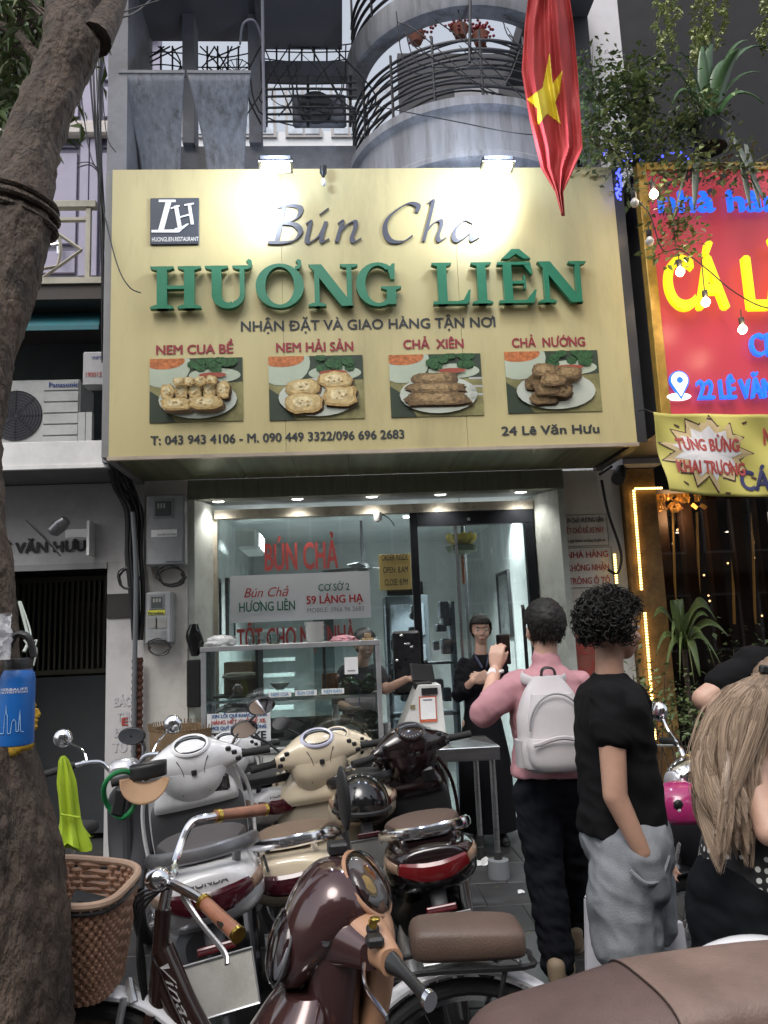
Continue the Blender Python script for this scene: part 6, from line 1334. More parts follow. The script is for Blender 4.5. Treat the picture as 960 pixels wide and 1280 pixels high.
    m = MB(); m.lathe([(.001, .001), (.073, .001), (.073, .003), (.001, .003)], 28, M=D_); d_ = m.build('dial', mat('dial_dark', (.02, .022, .025), .4, var=.6, vs_=30, spec=.25), t)
    m = MB()
    for k in range(9): m.tube([D_ @ Vector((.05*math.cos(.6+k*.3+1.2), .05*math.sin(.6+k*.3+1.2), .0045)), D_ @ Vector((.06*math.cos(.6+k*.3+1.2), .06*math.sin(.6+k*.3+1.2), .0045))], .0012, n=4)
    m.tube([D_ @ Vector((0, 0, .0045)), D_ @ Vector((-.03, .04, .0045))], .002, n=4); m.build('needle', wi, d_, world=False)
    m = MB(); m.M = D_; m.tube([(.045, -.05, .004), (.055, 0, .004), (.045, .05, .004)], .004, n=5, sm=4); m.build('dial_scale', mat('dial_scale', (.3, .33, .36), .4), d_, world=False)
    m = _mk(ST_)
    for s in (-1, 1): m.tube([(.262, s*.07, 1.03), (.262, s*.05, .985), (.268, s*.045, .93), (.285, s*.06, .87)], .0022, n=5, sm=4)
    m.build('cover_seam', BLACK, t)
    m = _mk(ST_); m.box(.25, .262, -.012, .012, .955, .98, .003); m.build('badge', BLACK, t)
    m = MB(); m.M = ST_; m.ell((.47, 0, .99), (.03, .085, .055)); m.build('headlight', lens, t)
    for s in (-1, 1):
        for k, (yy, zz_, hx) in enumerate(((.165, 1.035, .02), (.19, 1.015, .02), (.205, .985, .018))):
            m = _mk(ST_); m.box(.29, .315, s*yy-.013, s*yy+.013, zz_-.012, zz_+.01, .005); m.build('switch', BLACK, t)
        m = _mk(ST_); m.tube([(.33, s*.21, 1.0), (.31, s*.25, .998), (.295, s*.355, .995)], [.024, .017, .019], n=12); m.build('grip', RUBBER, t)
        m = _mk(ST_); m.tube([(.36, s*.19, .985), (.385, s*.26, .975), (.375, s*.36, .97)], [.009, .008, .006], n=6, sm=3); m.build('brake_lever', ALU, t)
        if mirrors[0 if s < 0 else 1]:
            m = _mk(ST_); m.tube([(.35, s*.18, 1.03), (.38, s*.24, 1.1), (.37, s*.32, 1.15)], .007, n=6, sm=3); mi = m.build('mirror', BLACK, t)
            MM = ST_ @ TR((.37, s*.35, 1.19)) @ Matrix.Rotation(R(-9), 4, 'Y'); m = MB(); m.ell((0, 0, 0), (.018, .07, .045)); m.v = [tuple(MM @ Vector(v)) for v in m.v]; m.build('shell', BLACK, mi, world=False)
            m = MB(); m.lathe([(.001, 0), (.9, 0), (.9, .01), (.001, .01)], 20, M=MM @ TR((-.0175, 0, 0)) @ Matrix.Rotation(R(-90), 4, 'Y') @ Matrix.Diagonal((.042, .066, .1, 1))); m.build('mirror_glass', mirror_m, mi, world=False)
    m = MB(); m.M = ST_
    for s in (-1, 1): m.tube([(.4, s*.18, .97), (.44, s*.13, .9), (.44, s*.06, .8)], .005, n=5, sm=4)
    m.build('brake_cable', BLACK, t)
    if sidetext:
        text(sidetext, tn, -.05, .05, -.012, .026, 0, t, M=TR((-.72*sx, -.19, .75)) @ Matrix.Rotation(R(-2), 4, 'Z') @ Matrix.Rotation(R(-9), 4, 'X') @ Matrix.Rotation(R(-8), 4, 'Y'), bold=.03, shear=.3, depth=.006)
    if tailtext:
        text(tailtext, tn if tailtext == 'HONDA' else red2, -.06, .06, 0, .014, 0, t, M=TR((-.985*sx, 0, .8)) @ Matrix.Rotation(R(-90), 4, 'Z') @ Matrix.Rotation(R(-35), 4, 'X'), bold=.02, depth=.004)
    return t
def placev(tail, head, lx0=-.9, lx1=.36):
    """ground point and heading from where tail and steering head stand"""
    d = head-tail; h = math.atan2(d.y, d.x); return (tail.x-lx0*math.cos(h), tail.y-lx0*math.sin(h), 0), h
GS = 'scooters parked in front of the shop'
brownseat = mat('seat_brown', (.1, .065, .05), .5, bump=.35, bs=220, var=.15); blackseat = mat('seat_black', (.025, .024, .025), .55, bump=.35, bs=220)
creamb = mat('body_cream', (.62, .53, .39), .2, coat=.7, bump=0, var=.04)
lo, h = placev(P(250, 1078, 2.72), P(240, 945, 4.0))
lead = scooter('parked_scooter', 'big white scooter with dark tail light, right behind the bicycle handlebar', GS, lo, h, -.13, .02, WHITEGLOSS, GREYP, mat('seat_grey', (.075, .068, .07), .55, bump=.3, bs=200), mat('rail_grey', (.2, .2, .21), .3, .6), tailtext='HONDA', sidetext='LEAD', trim=WHITEGLOSS, sx=1.0, mirrors=(1, 0), tailm=mat('tail_dark', (.05, .006, .012), .1, coat=.7, bump=0), hz=-.04)
lead.scale = (1.06, 1.06, 1.06)
lo, h = placev(P(352, 1060, 2.9), P(386, 955, 4.05))
scooter('parked_scooter', 'cream scooter with turned handlebar and pale lilac dial surround', GS, lo, h, -.12, .32, creamb, mat('inner_cream', (.36, .31, .24), .5), mat('seat_tan', (.16, .11, .075), .5, bump=.3, bs=200), CHROME, dialm=mat('bezel_lilac', (.5, .5, .62), .25, coat=.5), mirrors=(0, 1), tailm=MATS['tail_dark'])
lo, h = placev(P(530, 1058, 2.95), P(503, 950, 4.05))
scooter('parked_scooter', 'black scooter with brown seat, chrome rail and red tail light beside the steel table', GS, lo, h, -.13, .42, mat('body_maroon', (.012, .006, .007), .15, coat=.7, bump=0), BLACK, brownseat, CHROME, mirrors=(0, 0), tailm=mat('tail_bright', (.13, .008, .01), .15, coat=.6, bump=0))
lo, h = placev(P(345, 1015, 4.15), P(285, 925, 5.15))
scooter('parked_scooter', 'white scooter with a black seat squeezed in behind the big white scooter', GS, lo, h, -.1, .1, WHITEGLOSS, GREYP, blackseat, BLACK, mirrors=(0, 0), tailtext='HONDA', hz=-.13, tailm=MATS['tail_dark'])
lo, h = placev(P(452, 1030, 4.0), P(428, 965, 4.95))
scooter('parked_scooter', 'low cream scooter by the counter with a black helmet on its seat', GS, lo, h, -.08, -.1, creamb, BLACK, blackseat, BLACK, mirrors=(0, 1), hz=-.12, tailm=MATS['tail_dark'])
# helmet
hp = P(452, 1010, 3.72); hl = W('helmet', 'glossy black open helmet resting on the low cream scooter', 'helmet', hp)
m = MB(); n_ = 28; rings = []
for i in range(14):
    t_ = i/13; ph = PI*.62*t_+.02; rings.append([hp+Vector((.125*math.sin(ph)*math.cos(2*PI*j/n_), .145*math.sin(ph)*math.sin(2*PI*j/n_), .02+.13*math.cos(ph))) for j in range(n_)])
m.loft(rings, cap=False); m.build('shell', GLOSSBLACK, hl, solid=.01)
MB().tube([hp+Vector((.13*math.cos(q), .15*math.sin(q), .0)) for q in [R(190+16*k) for k in range(11)]], .012, n=6).build('peak', BLACK, hl)
MB().lathe([(.012, 0), (.001, .005)], 12, M=TR(hp+Vector((-.04, -.115, .07)), R(60))).build('stud', CHROME, hl)
# ---------------------------------------------------------------- chrome handled electric mopeds
def moped(name, label, loc, rz, body, lean=-.08, steer=0, mirr='round', headm=None, grp=None):
    t = T(name, label, 'electric bike', grp, loc, rz, lean=lean)
    wheel(t, (-.52, 0, .25), .25, .07, spokes=20); MW = Matrix.Translation((.55, 0, 0)) @ Matrix.Rotation(steer, 4, 'Z') @ Matrix.Translation((-.55, 0, 0)); wheel(t, (.55, 0, .25), .25, .07, spokes=20, M=MW); fender(t, (.55, 0, .25), .26, .09, 20, 160, body, M=MW); fender(t, (-.52, 0, .25), .26, .09, 20, 190, body)
    m = MB(); m.tube([(.35, 0, .8), (.38, 0, .6), (.3, 0, .32), (-.1, 0, .28), (-.4, 0, .4), (-.52, 0, .3)], .028, n=10, sm=5); m.build('frame', body, t)
    m = MB(); m.loft(sects([(-.6, 0, .62, .05, .04), (-.5, 0, .6, .12, .1), (-.2, 0, .52, .12, .14), (-.02, 0, .45, .08, .1)])); m.build('battery_cover', body, t)
    m = MB(); m.loft(sects([(-.8, 0, .76, .05, .02), (-.7, 0, .76, .11, .04), (-.3, 0, .745, .12, .045), (-.02, 0, .73, .08, .035), (.03, 0, .72, .03, .02)])); m.build('seat', blackseat, t)
    for s in (-1, 1):
        m = MB(); m.M = MW; m.tube([(.42, s*.06, .74), (.55, s*.06, .25)], .016); m.build('fork_leg', CHROME, t)
    ST_ = Matrix.Translation((.4, 0, 0)) @ Matrix.Rotation(steer, 4, 'Z') @ Matrix.Translation((-.4, 0, 0))
    def mk(): m = MB(); m.M = ST_; return m
    m = mk(); m.tube([(.38, 0, .78), (.36, 0, .92)], .02); m.tube([(.22, .33, .98), (.26, .22, 1.0), (.34, .12, .99), (.36, .05, .92), (.36, -.05, .92), (.34, -.12, .99), (.26, -.22, 1.0), (.22, -.33, .98)], .012, n=8, sm=5); m.build('handlebar', CHROME, t)
    for s in (-1, 1):
        m = mk(); m.tube([(.26, s*.22, 1.0), (.2, s*.37, .975)], .018, n=10); m.build('grip', RUBBER, t)
        m = mk(); m.tube([(.3, s*.2, .99), (.31, s*.28, .975), (.27, s*.37, .96)], .006, n=6); m.build('brake_lever', ALU, t)
        m = mk(); m.tube([(.3, s*.17, 1.0), (.33, s*.2, 1.06), (.3, s*.27, 1.12)], .006, n=6, sm=4); mi = m.build('mirror', CHROME, t)
        m = mk(); m.ell((.3, s*.29, 1.14), (.035, .05, .05)); m.build('mirror_shell', CHROME, mi, world=False)
    m = mk(); m.loft(sects([(.28, 0, .93, .05, .025), (.33, 0, .95, .07, .045), (.42, 0, .93, .075, .055), (.5, 0, .9, .06, .05), (.53, 0, .89, .03, .03)])); m.build('headlight_housing', headm or ALU, t)
    m = mk(); m.ell((.525, 0, .89), (.02, .05, .045)); m.build('headlight', lens, t)
    m = MB(); m.loft(sects([(.36, 0, .4, .03, .1), (.42, 0, .6, .04, .14), (.41, 0, .78, .04, .12), (.4, 0, .85, .03, .06)], ax='z')); m.build('leg_shield', body, t)
    return t
silver = mat('silver_paint', (.5, .5, .52), .3, .6)
q = hx = P(150, 960, 4.3); 
mp1 = moped('electric_bike', 'dark electric bike with silver headlight box and chrome ball mirrors', (-1.22, 4.0, 0), R(75), mat('moped_dark', (.03, .03, .034), .4), headm=silver, steer=.25, grp='electric bikes in front of the shops')
mp2 = moped('electric_bike', 'electric bike with chrome handlebar and pink body behind the boy in the black shirt', (1.86, 3.85, 0), R(215), mat('moped_grey', (.06, .06, .065), .3, .5), headm=CHROME, steer=-.2, grp='electric bikes in front of the shops')
green = mat('lock_green', (.01, .17, .05), .4); c_ = P(151, 993, 3.7)
m = MB(); m.tube([c_+Vector((.075*math.cos(q), .03*math.sin(q*2), .1*math.sin(q))) for q in [2*PI*k/24 for k in range(24)]], .012, n=8, closed=True); lk = W('bike_lock', 'green cable lock looped over the handlebar of the left electric bike', 'lock', c_); m.build('cable', green, lk); MB().box(-.03, .03, -.02, .02, -.06, .06, .01, M=TR(c_+Vector((-.0, -.01, -.03)), 0, R(12), 0)).build('lock_body', BLACK, lk)
text('ABUS', mat('ink_yellow', (.6, .4, .02)), c_.x-.012, c_.x+.016, c_.z-.03, .008, c_.y-.032, lk) if 0 else None
MB().tube([P(165, 925, 4.35)+Vector((.045*math.cos(q)*1.5, 0, .045*math.sin(q))) for q in [2*PI*k/20 for k in range(20)]], .004, n=5, closed=True)
om = W('oval_mirror', 'oval rear view mirror on a chrome bar behind the visor hat', 'mirror', P(165, 920, 4.4)); p = P(165, 920, 4.4)
m = MB(); m.ell(p, (.075, .02, .048)); m.build('shell', BLACK, om); m = MB(); m.lathe([(.001, 0), (1, 0), (1, .01)], 24, M=TR(p+Vector((0, -.0185, 0)), R(90)) @ Matrix.Diagonal((.068, .042, .1, 1))); m.build('glass', mirror_m, om); MB().tube([p+Vector((.05, .01, -.03)), P(180, 935, 4.45), P(178, 958, 4.5), P(180, 1000, 4.5)], .012, sm=4).build('bar', CHROME, om)
# visor hat on the bike
vh = W('visor_hat', 'dark sun visor with a tan brim hung beside the white scooter handlebar', 'hat', P(186, 985, 3.75)); p = P(186, 965, 3.75); tan = mat('brim_tan', (.33, .2, .11), .7)
m = MB(); m.grid(lambda u, v: p+Vector((math.cos(PI*(1+u))*(.075+.035*v), -.05-.04*math.sin(PI*u)*v-.03*v, math.sin(PI*(1+u))*(.02+.085*v)-.015)), 26, 8); m.build('brim', tan, vh, solid=.004)
m = MB(); m.grid(lambda u, v: p+Vector((.082*math.cos(2*PI*u), .06*math.sin(2*PI*u)-.01, .065*(v-.35)+.01*math.cos(2*PI*u))), 30, 4); m.build('band', BLACK, vh, solid=.004)
# folded umbrella
um = W('folded_umbrella', 'folded lime green umbrella hanging point up between the tree and the bikes', 'umbrella', P(88, 1058, 3.0)); a, b_ = P(79, 945, 3.0), P(92, 1056, 3.0); lime = mat('lime_cloth', (.36, .5, .02), .6, var=.15, bump=.2, bs=60)
rings = []
for k in range(22):
    t_ = k/21; c = a.lerp(b_, t_); r_ = np.interp(t_, [0, .05, .3, .7, .8, 1], [.006, .014, .027, .03, .035, .062]); 
    rings.append([c+Vector((r_*(1+.28*math.sin(j*2*PI*6/36+t_*3)+.1*math.sin(j*2.3))*math.cos(2*PI*j/36), r_*(1+.28*math.sin(j*2*PI*6/36+t_*3))*math.sin(2*PI*j/36), (0 if k < 21 else .02*math.sin(j*2*PI*3/36)))) for j in range(36)])
MB().loft(rings).build('canopy', lime, um); MB().tube([b_, b_+Vector((0, 0, -.06)), b_+Vector((.03, 0, -.08)), b_+Vector((.05, 0, -.05))], .006, sm=4).build('handle', WHITEPAINT, um); MB().tube([P(76, 1018, 2.95), P(100, 1022, 2.95)], .004).build('tie', lime, um)
# ---------------------------------------------------------------- foreground bicycle
BK = T('basket_bicycle', 'brown bicycle with woven front basket, white fenders and brown bench over the rear wheel', 'bicycle', None, (-.17, 2.27, 0), R(179))
brownp = mat('frame_brown', (.035, .018, .015), .2, .3, coat=.7, bump=0); whitef = mat('fender_white', (.72, .72, .74), .25, coat=.5, bump=0, var=.05)
def bm(): return MB()
for nm, cx_ in (('front', .55), ('rear', -.48)):
    wheel(BK, (cx_, 0, .33), .33, .045, spokes=28, n=48)
    fender(BK, (cx_, 0, .33), .345, .065, 15 if nm == 'rear' else 40, 165 if nm == 'rear' else 172, whitef, n=34)
    fd = None
m = bm(); m.tube([(.36, 0, .62), (.34, 0, .88)], .022, n=14); m.build('head_tube', brownp, BK)
m = bm(); m.tube([(.345, 0, .78), (.25, 0, .58), (.1, 0, .36), (.0, 0, .3), (-.06, 0, .3)], .032, n=14, sm=6); dt = m.build('down_tube', brownp, BK)
m = bm(); m.tube([(.352, 0, .7), (.24, 0, .48), (.1, 0, .3), (0, 0, .27)], .02, n=12, sm=6); m.build('lower_tube', brownp, BK)
m = bm(); m.tube([(-.02, 0, .28), (-.14, 0, .62)], .02, n=12); m.build('seat_tube', brownp, BK)
for s in (-1, 1):
    m = bm(); m.tube([(.365, s*.035, .63), (.4, s*.05, .55), (.55, s*.055, .33)], .014, n=10, sm=4); m.build('fork_leg', brownp, BK)
    m = bm(); m.tube([(0, s*.03, .28), (-.48, s*.055, .33)], .011); m.tube([(-.13, s*.02, .6), (-.48, s*.055, .33)], .01); m.build('stay', brownp, BK)
m = bm(); m.tube([(.34, 0, .88), (.325, 0, .955)], .016, n=12); m.tube([(.12, .3, .925), (.2, .2, .96), (.31, .1, .98), (.325, .0, .955), (.33, -.07, .96), (.33, -.13, .99), (.3, -.17, 1.06), (.24, -.2, 1.07), (.14, -.3, 1.06)], .012, n=10, sm=6); m.build('handlebar', CHROME, BK)
grip = mat('grip_tan', (.26, .11, .065), .35, coat=.3, var=.3, vs_=20); goldr = mat('gold_ring', (.6, .42, .1), .25, 1)
for (g0, g1) in (((.195, .205, .958), (.09, .32, .915)), ((.235, -.205, 1.07), (.1, -.33, 1.055))):
    m = bm(); m.tube([g0, g1], [.017, .019, .019], n=14); gg = m.build('grip', grip, BK); d_ = (Vector(g1)-Vector(g0)); 
    m = bm(); m.tube([Vector(g0)+d_*.02, Vector(g0)+d_*.1], .0205, n=14); m.build('grip_ring', goldr, gg, world=False); m = bm(); m.tube([Vector(g1)-d_*.03, Vector(g1)+d_*.03], .02, n=14); m.build('grip_end', goldr, gg, world=False)
m = bm(); m.tube([(.26, .13, .95), (.2, .19, .9), (.13, .27, .86), (.12, .29, .84)], [.012, .008, .009, .01], n=8, sm=4, flat=.6); m.build('brake_lever', ALU, BK)
m = bm(); m.ell((.33, .1, .985), (.035, .03, .03)); m.build('bell', CHROME, BK)
for k in range(4): m = bm(); m.tube([(.25+.02*k, .1-.02*k, .96), (.4, .05-.02*k, .93-.02*k), (.4, .02*k-.03, .75), (.38, 0, .6)], .004, n=5, sm=5); m.build('brake_cable', BLACK, BK)
m = bm(); m.tube([(.41, -.03, .66), (.43, 0, .7), (.41, .03, .66)], .012, sm=3); m.tube([(.43, .05, .68), (.44, .06, .6), (.42, .055, .56)], .01, sm=3); m.build('brake_caliper', ALU, BK)
# basket
weave = mat('basket_weave', (.34, .19, .12), .55, var=.35, vs_=30, bump=.4, bs=200); rimm = mat('basket_rim', (.4, .27, .19), .6)
def bring(z, k=0, amp=0, n=120, shrink=0):
    """rounded rectangle loop of the basket at height z (0 bottom, 1 top)"""
    hx_, hy = (.095+.06*z)-shrink, (.115+.08*z)-shrink; c = Vector((.56+.03*z, 0, .70+.265*z)); out = []
    for j in range(n):
        q = 2*PI*j/n; x_ = hx_*math.copysign(abs(math.cos(q))**.55, math.cos(q)); y_ = hy*math.copysign(abs(math.sin(q))**.55, math.sin(q)); w2 = 1+amp*math.sin(j*2*PI*30/n+k*PI)
        zz2 = (.045*z if x_ > 0 else .015*z)*0
        out.append(c+Vector((x_*w2, y_*w2, .02*z*(x_/hx_))))
    return out
for k in range(17): MB().tube(bring(k/17, k, .03), .0088, n=5, closed=True, flat=.55).build('weave_band', weave, BK)
m = MB()
for j in range(0, 120, 4):
    m.tube([bring(0, 0, .0)[j], bring(.5)[j], bring(1)[j]], .0045, n=5)
m.build('stakes', weave, BK)
MB().tube(bring(1.0), .011, n=8, closed=True).build('basket_rim', rimm, BK); MB().tube(bring(.93, shrink=-.006), .006, n=8, closed=True).build('rim_cord', BLACK, BK)
m = MB(); b0_ = bring(0, shrink=.01); m.add(b0_, [tuple(range(120))]); m.add(bring(.5, shrink=.012), []); m.build('basket_floor', BLACK, BK, smooth=False)
m = MB(); m.grid(lambda u, v: bring(.6+.3*(1-u), shrink=.02)[30].lerp(bring(.6+.1*u, shrink=.02)[90], v)+Vector((-.05+.1*u, 0, .02*math.sin(v*7))), 6, 10); m.build('liner', mat('bag_black', (.02, .02, .02), .6), BK)
# bench and carrier
m = bm(); m.loft(sects([(-.64, 0, .755, .05, .02), (-.62, 0, .76, .08, .04), (-.5, 0, .765, .085, .045), (-.36, 0, .765, .075, .045), (-.33, 0, .76, .05, .025)], p=4)); m.build('bench_seat', brownseat, BK)
m = bm(); m.tube([(-.13, .05, .66), (-.35, .06, .7), (-.63, .06, .7), (-.66, 0, .7), (-.63, -.06, .7), (-.35, -.06, .7), (-.13, -.05, .66)], .008, n=6, sm=4)
for s in (-1, 1): m.tube([(-.58, s*.06, .7), (-.48, s*.06, .34)], .007, n=6)
m.build('carrier', BLACK, BK)
m = bm(); m.loft(sects([(-.28, 0, .86, .06, .02), (-.22, 0, .865, .1, .03), (-.08, 0, .86, .07, .03), (.02, 0, .845, .02, .015)])); m.build('saddle', brownseat, BK); m = bm(); m.tube([(-.14, 0, .6), (-.18, 0, .84)], .013); m.build('seat_post', CHROME, BK)
m = bm(); m.lathe([(.085, -.004), (.085, .004), (.06, .005)], 30, M=TR((0, .04, .28), R(90))); m.tube([(0, .06, .28), (.1, .07, .15)], .01); m.box(.06, .14, .08, .16, .14, .16, .005); m.build('crank', BLACK, BK)
# handwriting on the frame
for o in [text('Vinashat', wi, 0, .3, -.012, .025, 0, BK, shear=.5, bold=0, depth=.001)]:
    pth = smoothpath([(.345, 0, .78), (.25, 0, .58), (.1, 0, .36), (.0, 0, .3)], 30)
    for v in o.data.vertices:
        s_ = v.co.x; dd = 0; i = 0
        target = .03+s_
        while i < len(pth)-2 and dd < target: dd += (pth[i+1]-pth[i]).length; i += 1
        p = pth[i]; tg_ = (pth[i+1]-pth[i]).normalized(); nn = Vector((-tg_.z, 0, tg_.x)); th = -(v.co.z)/.033
        side = math.cos(th*1.0); v.co = p+(nn*math.sin(th)*.0335)+Vector((0, side*.0338+.0005, 0))
    o.data.update()
# ---------------------------------------------------------------- foreground maroon scooter
HEADN = {'headset', 'steering_neck', 'reflector', 'lamp_ribs', 'headlamp_cover', 'cover_rim', 'instrument_base', 'dial_ring', 'dial', 'instrument_cover', 'instrument_rim', 'display_hood', 'inner_cowl', 'handlebar_shroud', 'front_shroud', 'grip', 'brake_lever', 'switch_block', 'mirror_mount', 'horn_button', 'mirror', 'bolt'}
MS = T('retro_electric_scooter', 'glossy maroon retro scooter with tan trim and two tone brown seat in the foreground', 'scooter', None, (.0, 1.72, .0), R(188))
mar = mat('retro_maroon', (.062, .026, .026), .16, .35, coat=1, bump=0, var=.05); tanp = mat('retro_tan', (.38, .21, .125), .4, coat=.2, bump=0, var=.06); seat2 = mat('seat_light_brown', (.2, .135, .11), .5, bump=.5, bs=160, var=.3, vs_=5, dirt=.3)
m = MB(); m.loft(sects([(-.05, 0, 1.03, .085, .05), (-.02, 0, 1.045, .115, .075), (.04, 0, 1.045, .13, .095), (.1, 0, 1.02, .125, .11), (.16, 0, .975, .1, .105), (.2, 0, .94, .06, .07), (.215, 0, .925, .02, .03)], p=2.2, n=30, k=6)); m.build('headset', mar, MS)
m = MB(); m.loft(sects([(.05, 0, .72, .06, .09), (.06, 0, .82, .075, .11), (.055, 0, .92, .09, .115), (.05, 0, .98, .09, .11)], ax='z', p=2.4)); m.build('steering_neck', mar, MS)
# headlamp
HM = TR((.185, 0, .955)) @ Matrix.Rotation(R(68), 4, 'Y')
MB().lathe([(.001, -.03), (.04, -.02), (.065, 0), (.075, .012), (.07, .014)], 28, M=HM).build('reflector', mat('lamp_reflector', (.72, .72, .74), .3, .45, bump=0), MS)
m = MB()
for k in range(10): m.box(.01+.005*k-.035, .0125+.005*k-.035, -.05, .05, -.012, -.004, M=HM)
m.build('lamp_ribs', ALU, MS)
gl2 = glass('lamp_cover', (.93, .93, .95), refl=.05)
m = MB(); m.ell((0, 0, 0), (.088, .088, .045), nu=28, nv=14); m.v = [tuple(HM @ Vector((v[0], v[1], max(v[2], -.002)+.01))) for v in m.v]; m.build('headlamp_cover', gl2, MS)
m = MB(); m.tube([HM @ Vector((.088*math.cos(q), .088*math.sin(q), .01)) for q in [2*PI*k/36 for k in range(36)]], .0045, n=8, closed=True); m.build('cover_rim', mat('smoke_rim', (.08, .08, .085), .25), MS)
# instrument dome
IM = TR((-.05, .03, 1.09)) @ Matrix.Rotation(R(-40), 4, 'Y') @ Matrix.Rotation(R(-22), 4, 'X') @ Matrix.Diagonal((1.0, .98, .9, 1))
MB().lathe([(.001, -.01), (.07, -.006), (.072, .0), (.001, .0)], 30, M=IM).build('instrument_base', mat('dial_grey', (.2, .19, .18), .4), MS)
m = MB(); m.lathe([(.028, .001), (.034, .004), (.028, .005)], 24, M=IM @ TR((0, .018, 0))); m.lathe([(.02, .001), (.024, .004)], 20, M=IM @ TR((0, -.03, 0))); m.build('dial_ring', goldr, MS); MB().lathe([(.001, .0055), (.026, .0058)], 24, M=IM @ TR((0, .018, 0))).build('dial', mat('dial_amber', (.5, .32, .08), .4, var=.6, vs_=60), MS)
m = MB(); m.ell((0, 0, 0), (.082, .092, .04), nu=28, nv=14); m.v = [tuple(IM @ Vector((v[0], v[1], max(v[2], -.012)))) for v in m.v]; m.build('instrument_cover', gl2, MS)
m = MB(); m.tube([IM @ Vector((.085*math.cos(q), .095*math.sin(q), -.008)) for q in [2*PI*k/36 for k in range(36)]], .007, n=8, closed=True); m.build('instrument_rim', tanp, MS)
m = MB(); m.box(-.01, .05, -.025, .025, 1.135, 1.165, .006, M=TR((0, -.08, -.005))); m.build('display_hood', BLACK, MS)
# rider side panel, arms
m = MB(); m.loft(sects([(-.02, 0, .74, .035, .085), (-.055, 0, .82, .04, .1), (-.07, 0, .92, .045, .12), (-.075, 0, 1.0, .04, .11), (-.06, 0, 1.05, .03, .08)], ax='z', p=2.6)); m.build('inner_cowl', tanp, MS)
for s in (-1, 1):
    m = MB(); m.loft(sects([(.0, s*.09, 1.0, .075, .055), (-.03, s*.14, .995, .055, .042), (-.055, s*.19, .985, .036, .032), (-.065, s*.225, .98, .03, .028)], ax='y')); m.build('handlebar_shroud', tanp, MS)
    m = MB(); m.loft(sects([(.04, s*.085, .99, .08, .065), (.015, s*.13, .985, .05, .045), (-.02, s*.18, .98, .03, .03)], ax='y')); m.build('front_shroud', mar, MS)
    m = MB(); m.tube([(-.065, s*.225, .98), (-.085, s*.27, .975), (-.11, s*.35, .965), (-.115, s*.365, .962)], [.024, .014, .013, .016], n=14); gr_ = m.build('grip', mat('grip_black', (.02, .02, .02), .3), MS)
    m = MB(); m.tube([(-.115, s*.366, .962), (-.12, s*.378, .96)], .02, n=14); m.build('grip_end', CHROME, gr_, world=False)
    m = MB(); m.tube([(.0, s*.19, .965), (.01, s*.25, .95), (-.02, s*.35, .93)], [.011, .008, .007], n=8, sm=4, flat=.6); m.build('brake_lever', CHROME, MS)
    m = MB(); m.box(-.05, -.005, s*.2-.02, s*.2+.02, 1.008, 1.03, .006, M=None); m.build('switch_block', BLACK, MS)
    m = MB(); m.ell((-.03, s*.165, 1.03), (.018, .018, .014)); m.build('mirror_mount', BLACK, MS)
    m = MB(); m.loft(sects([(.17, s*.12, .62, .02, .02), (.16, s*.14, .7, .045, .035), (.15, s*.15, .78, .04, .03), (.14, s*.15, .82, .02, .015)], ax='z')); m.build('turn_signal', mirror_m if 0 else mat('signal_clear', (.5, .5, .52), .12, .5, coat=.8, bump=0), MS)
m = MB(); m.tube([(-.03, .17, 1.035), (-.03, .172, 1.05)], .012, n=10); m.lathe([(.014, 0), (.014, .006), (.008, .008)], 14, M=TR((-.035, .175, 1.05))); m.build('horn_button', goldr, MS)
m = MB(); m.tube([(-.03, -.165, 1.035), (-.03, -.17, 1.1), (-.02, -.175, 1.16)], [.014, .009, .009], n=8, sm=4); mi = m.build('mirror', BLACK, MS); m = MB(); m.ell((0, 0, 0), (.014, .05, .085)); MM = TR((-.02, -.18, 1.245), 0, R(4), R(12)); m.v = [tuple(MM @ Vector(v)) for v in m.v]; m.build('mirror_shell', BLACK, mi, world=False)
MB().lathe([(.009, 0), (.013, .002), (.011, .006), (.004, .007)], 16, M=TR((.09, .118, 1.0), R(-80), R(20))).build('bolt', CHROME, MS)
# body
m = MB(); m.loft(sects([(.1, 0, .3, .06, .12), (.15, 0, .42, .075, .17), (.175, 0, .6, .08, .2), (.16, 0, .74, .085, .19), (.12, 0, .84, .07, .13), (.09, 0, .9, .05, .08)], ax='z', p=2.3, n=30)); m.build('leg_shield', mar, MS)
m = MB(); 
for s in (-1, 1): m.tube([(.06, s*.14, .36), (.1, s*.19, .5), (.115, s*.215, .64), (.1, s*.2, .76), (.07, s*.15, .83)], .013, n=8, sm=6)
m.build('edge_trim', tanp, MS)
for k in range(7): 
    m = MB(); m.tube([(.235-.002*k, -.055+.003*k, .70-.022*k), (.255-.002*k, 0, .695-.022*k), (.235-.002*k, .055-.003*k, .70-.022*k)], .0035, n=6, sm=3); m.build('vent_rib', tanp, MS)
m = MB(); m.loft(sects([(-1.15, 0, .5, .1, .1), (-.9, 0, .52, .17, .16), (-.5, 0, .5, .17, .19), (-.25, 0, .42, .14, .16), (-.15, 0, .36, .1, .1)])); m.build('rear_body', mar, MS)
m = MB(); m.loft(sects([(-.35, 0, .29, .16, .05), (0, 0, .27, .17, .04), (.15, 0, .29, .13, .05)], p=4)); m.build('floorboard', BLACK, MS)
m = MB(); m.loft(sects([(-.25, 0, .715, .06, .02), (-.27, 0, .725, .09, .035), (-.34, 0, .735, .125, .05), (-.5, 0, .745, .15, .055), (-.64, 0, .76, .158, .06)], p=3, n=32)); m.build('front_seat', mat('seat_dark_brown', (.105, .065, .058), .5, bump=.5, bs=160, var=.3, vs_=5, dirt=.3), MS)
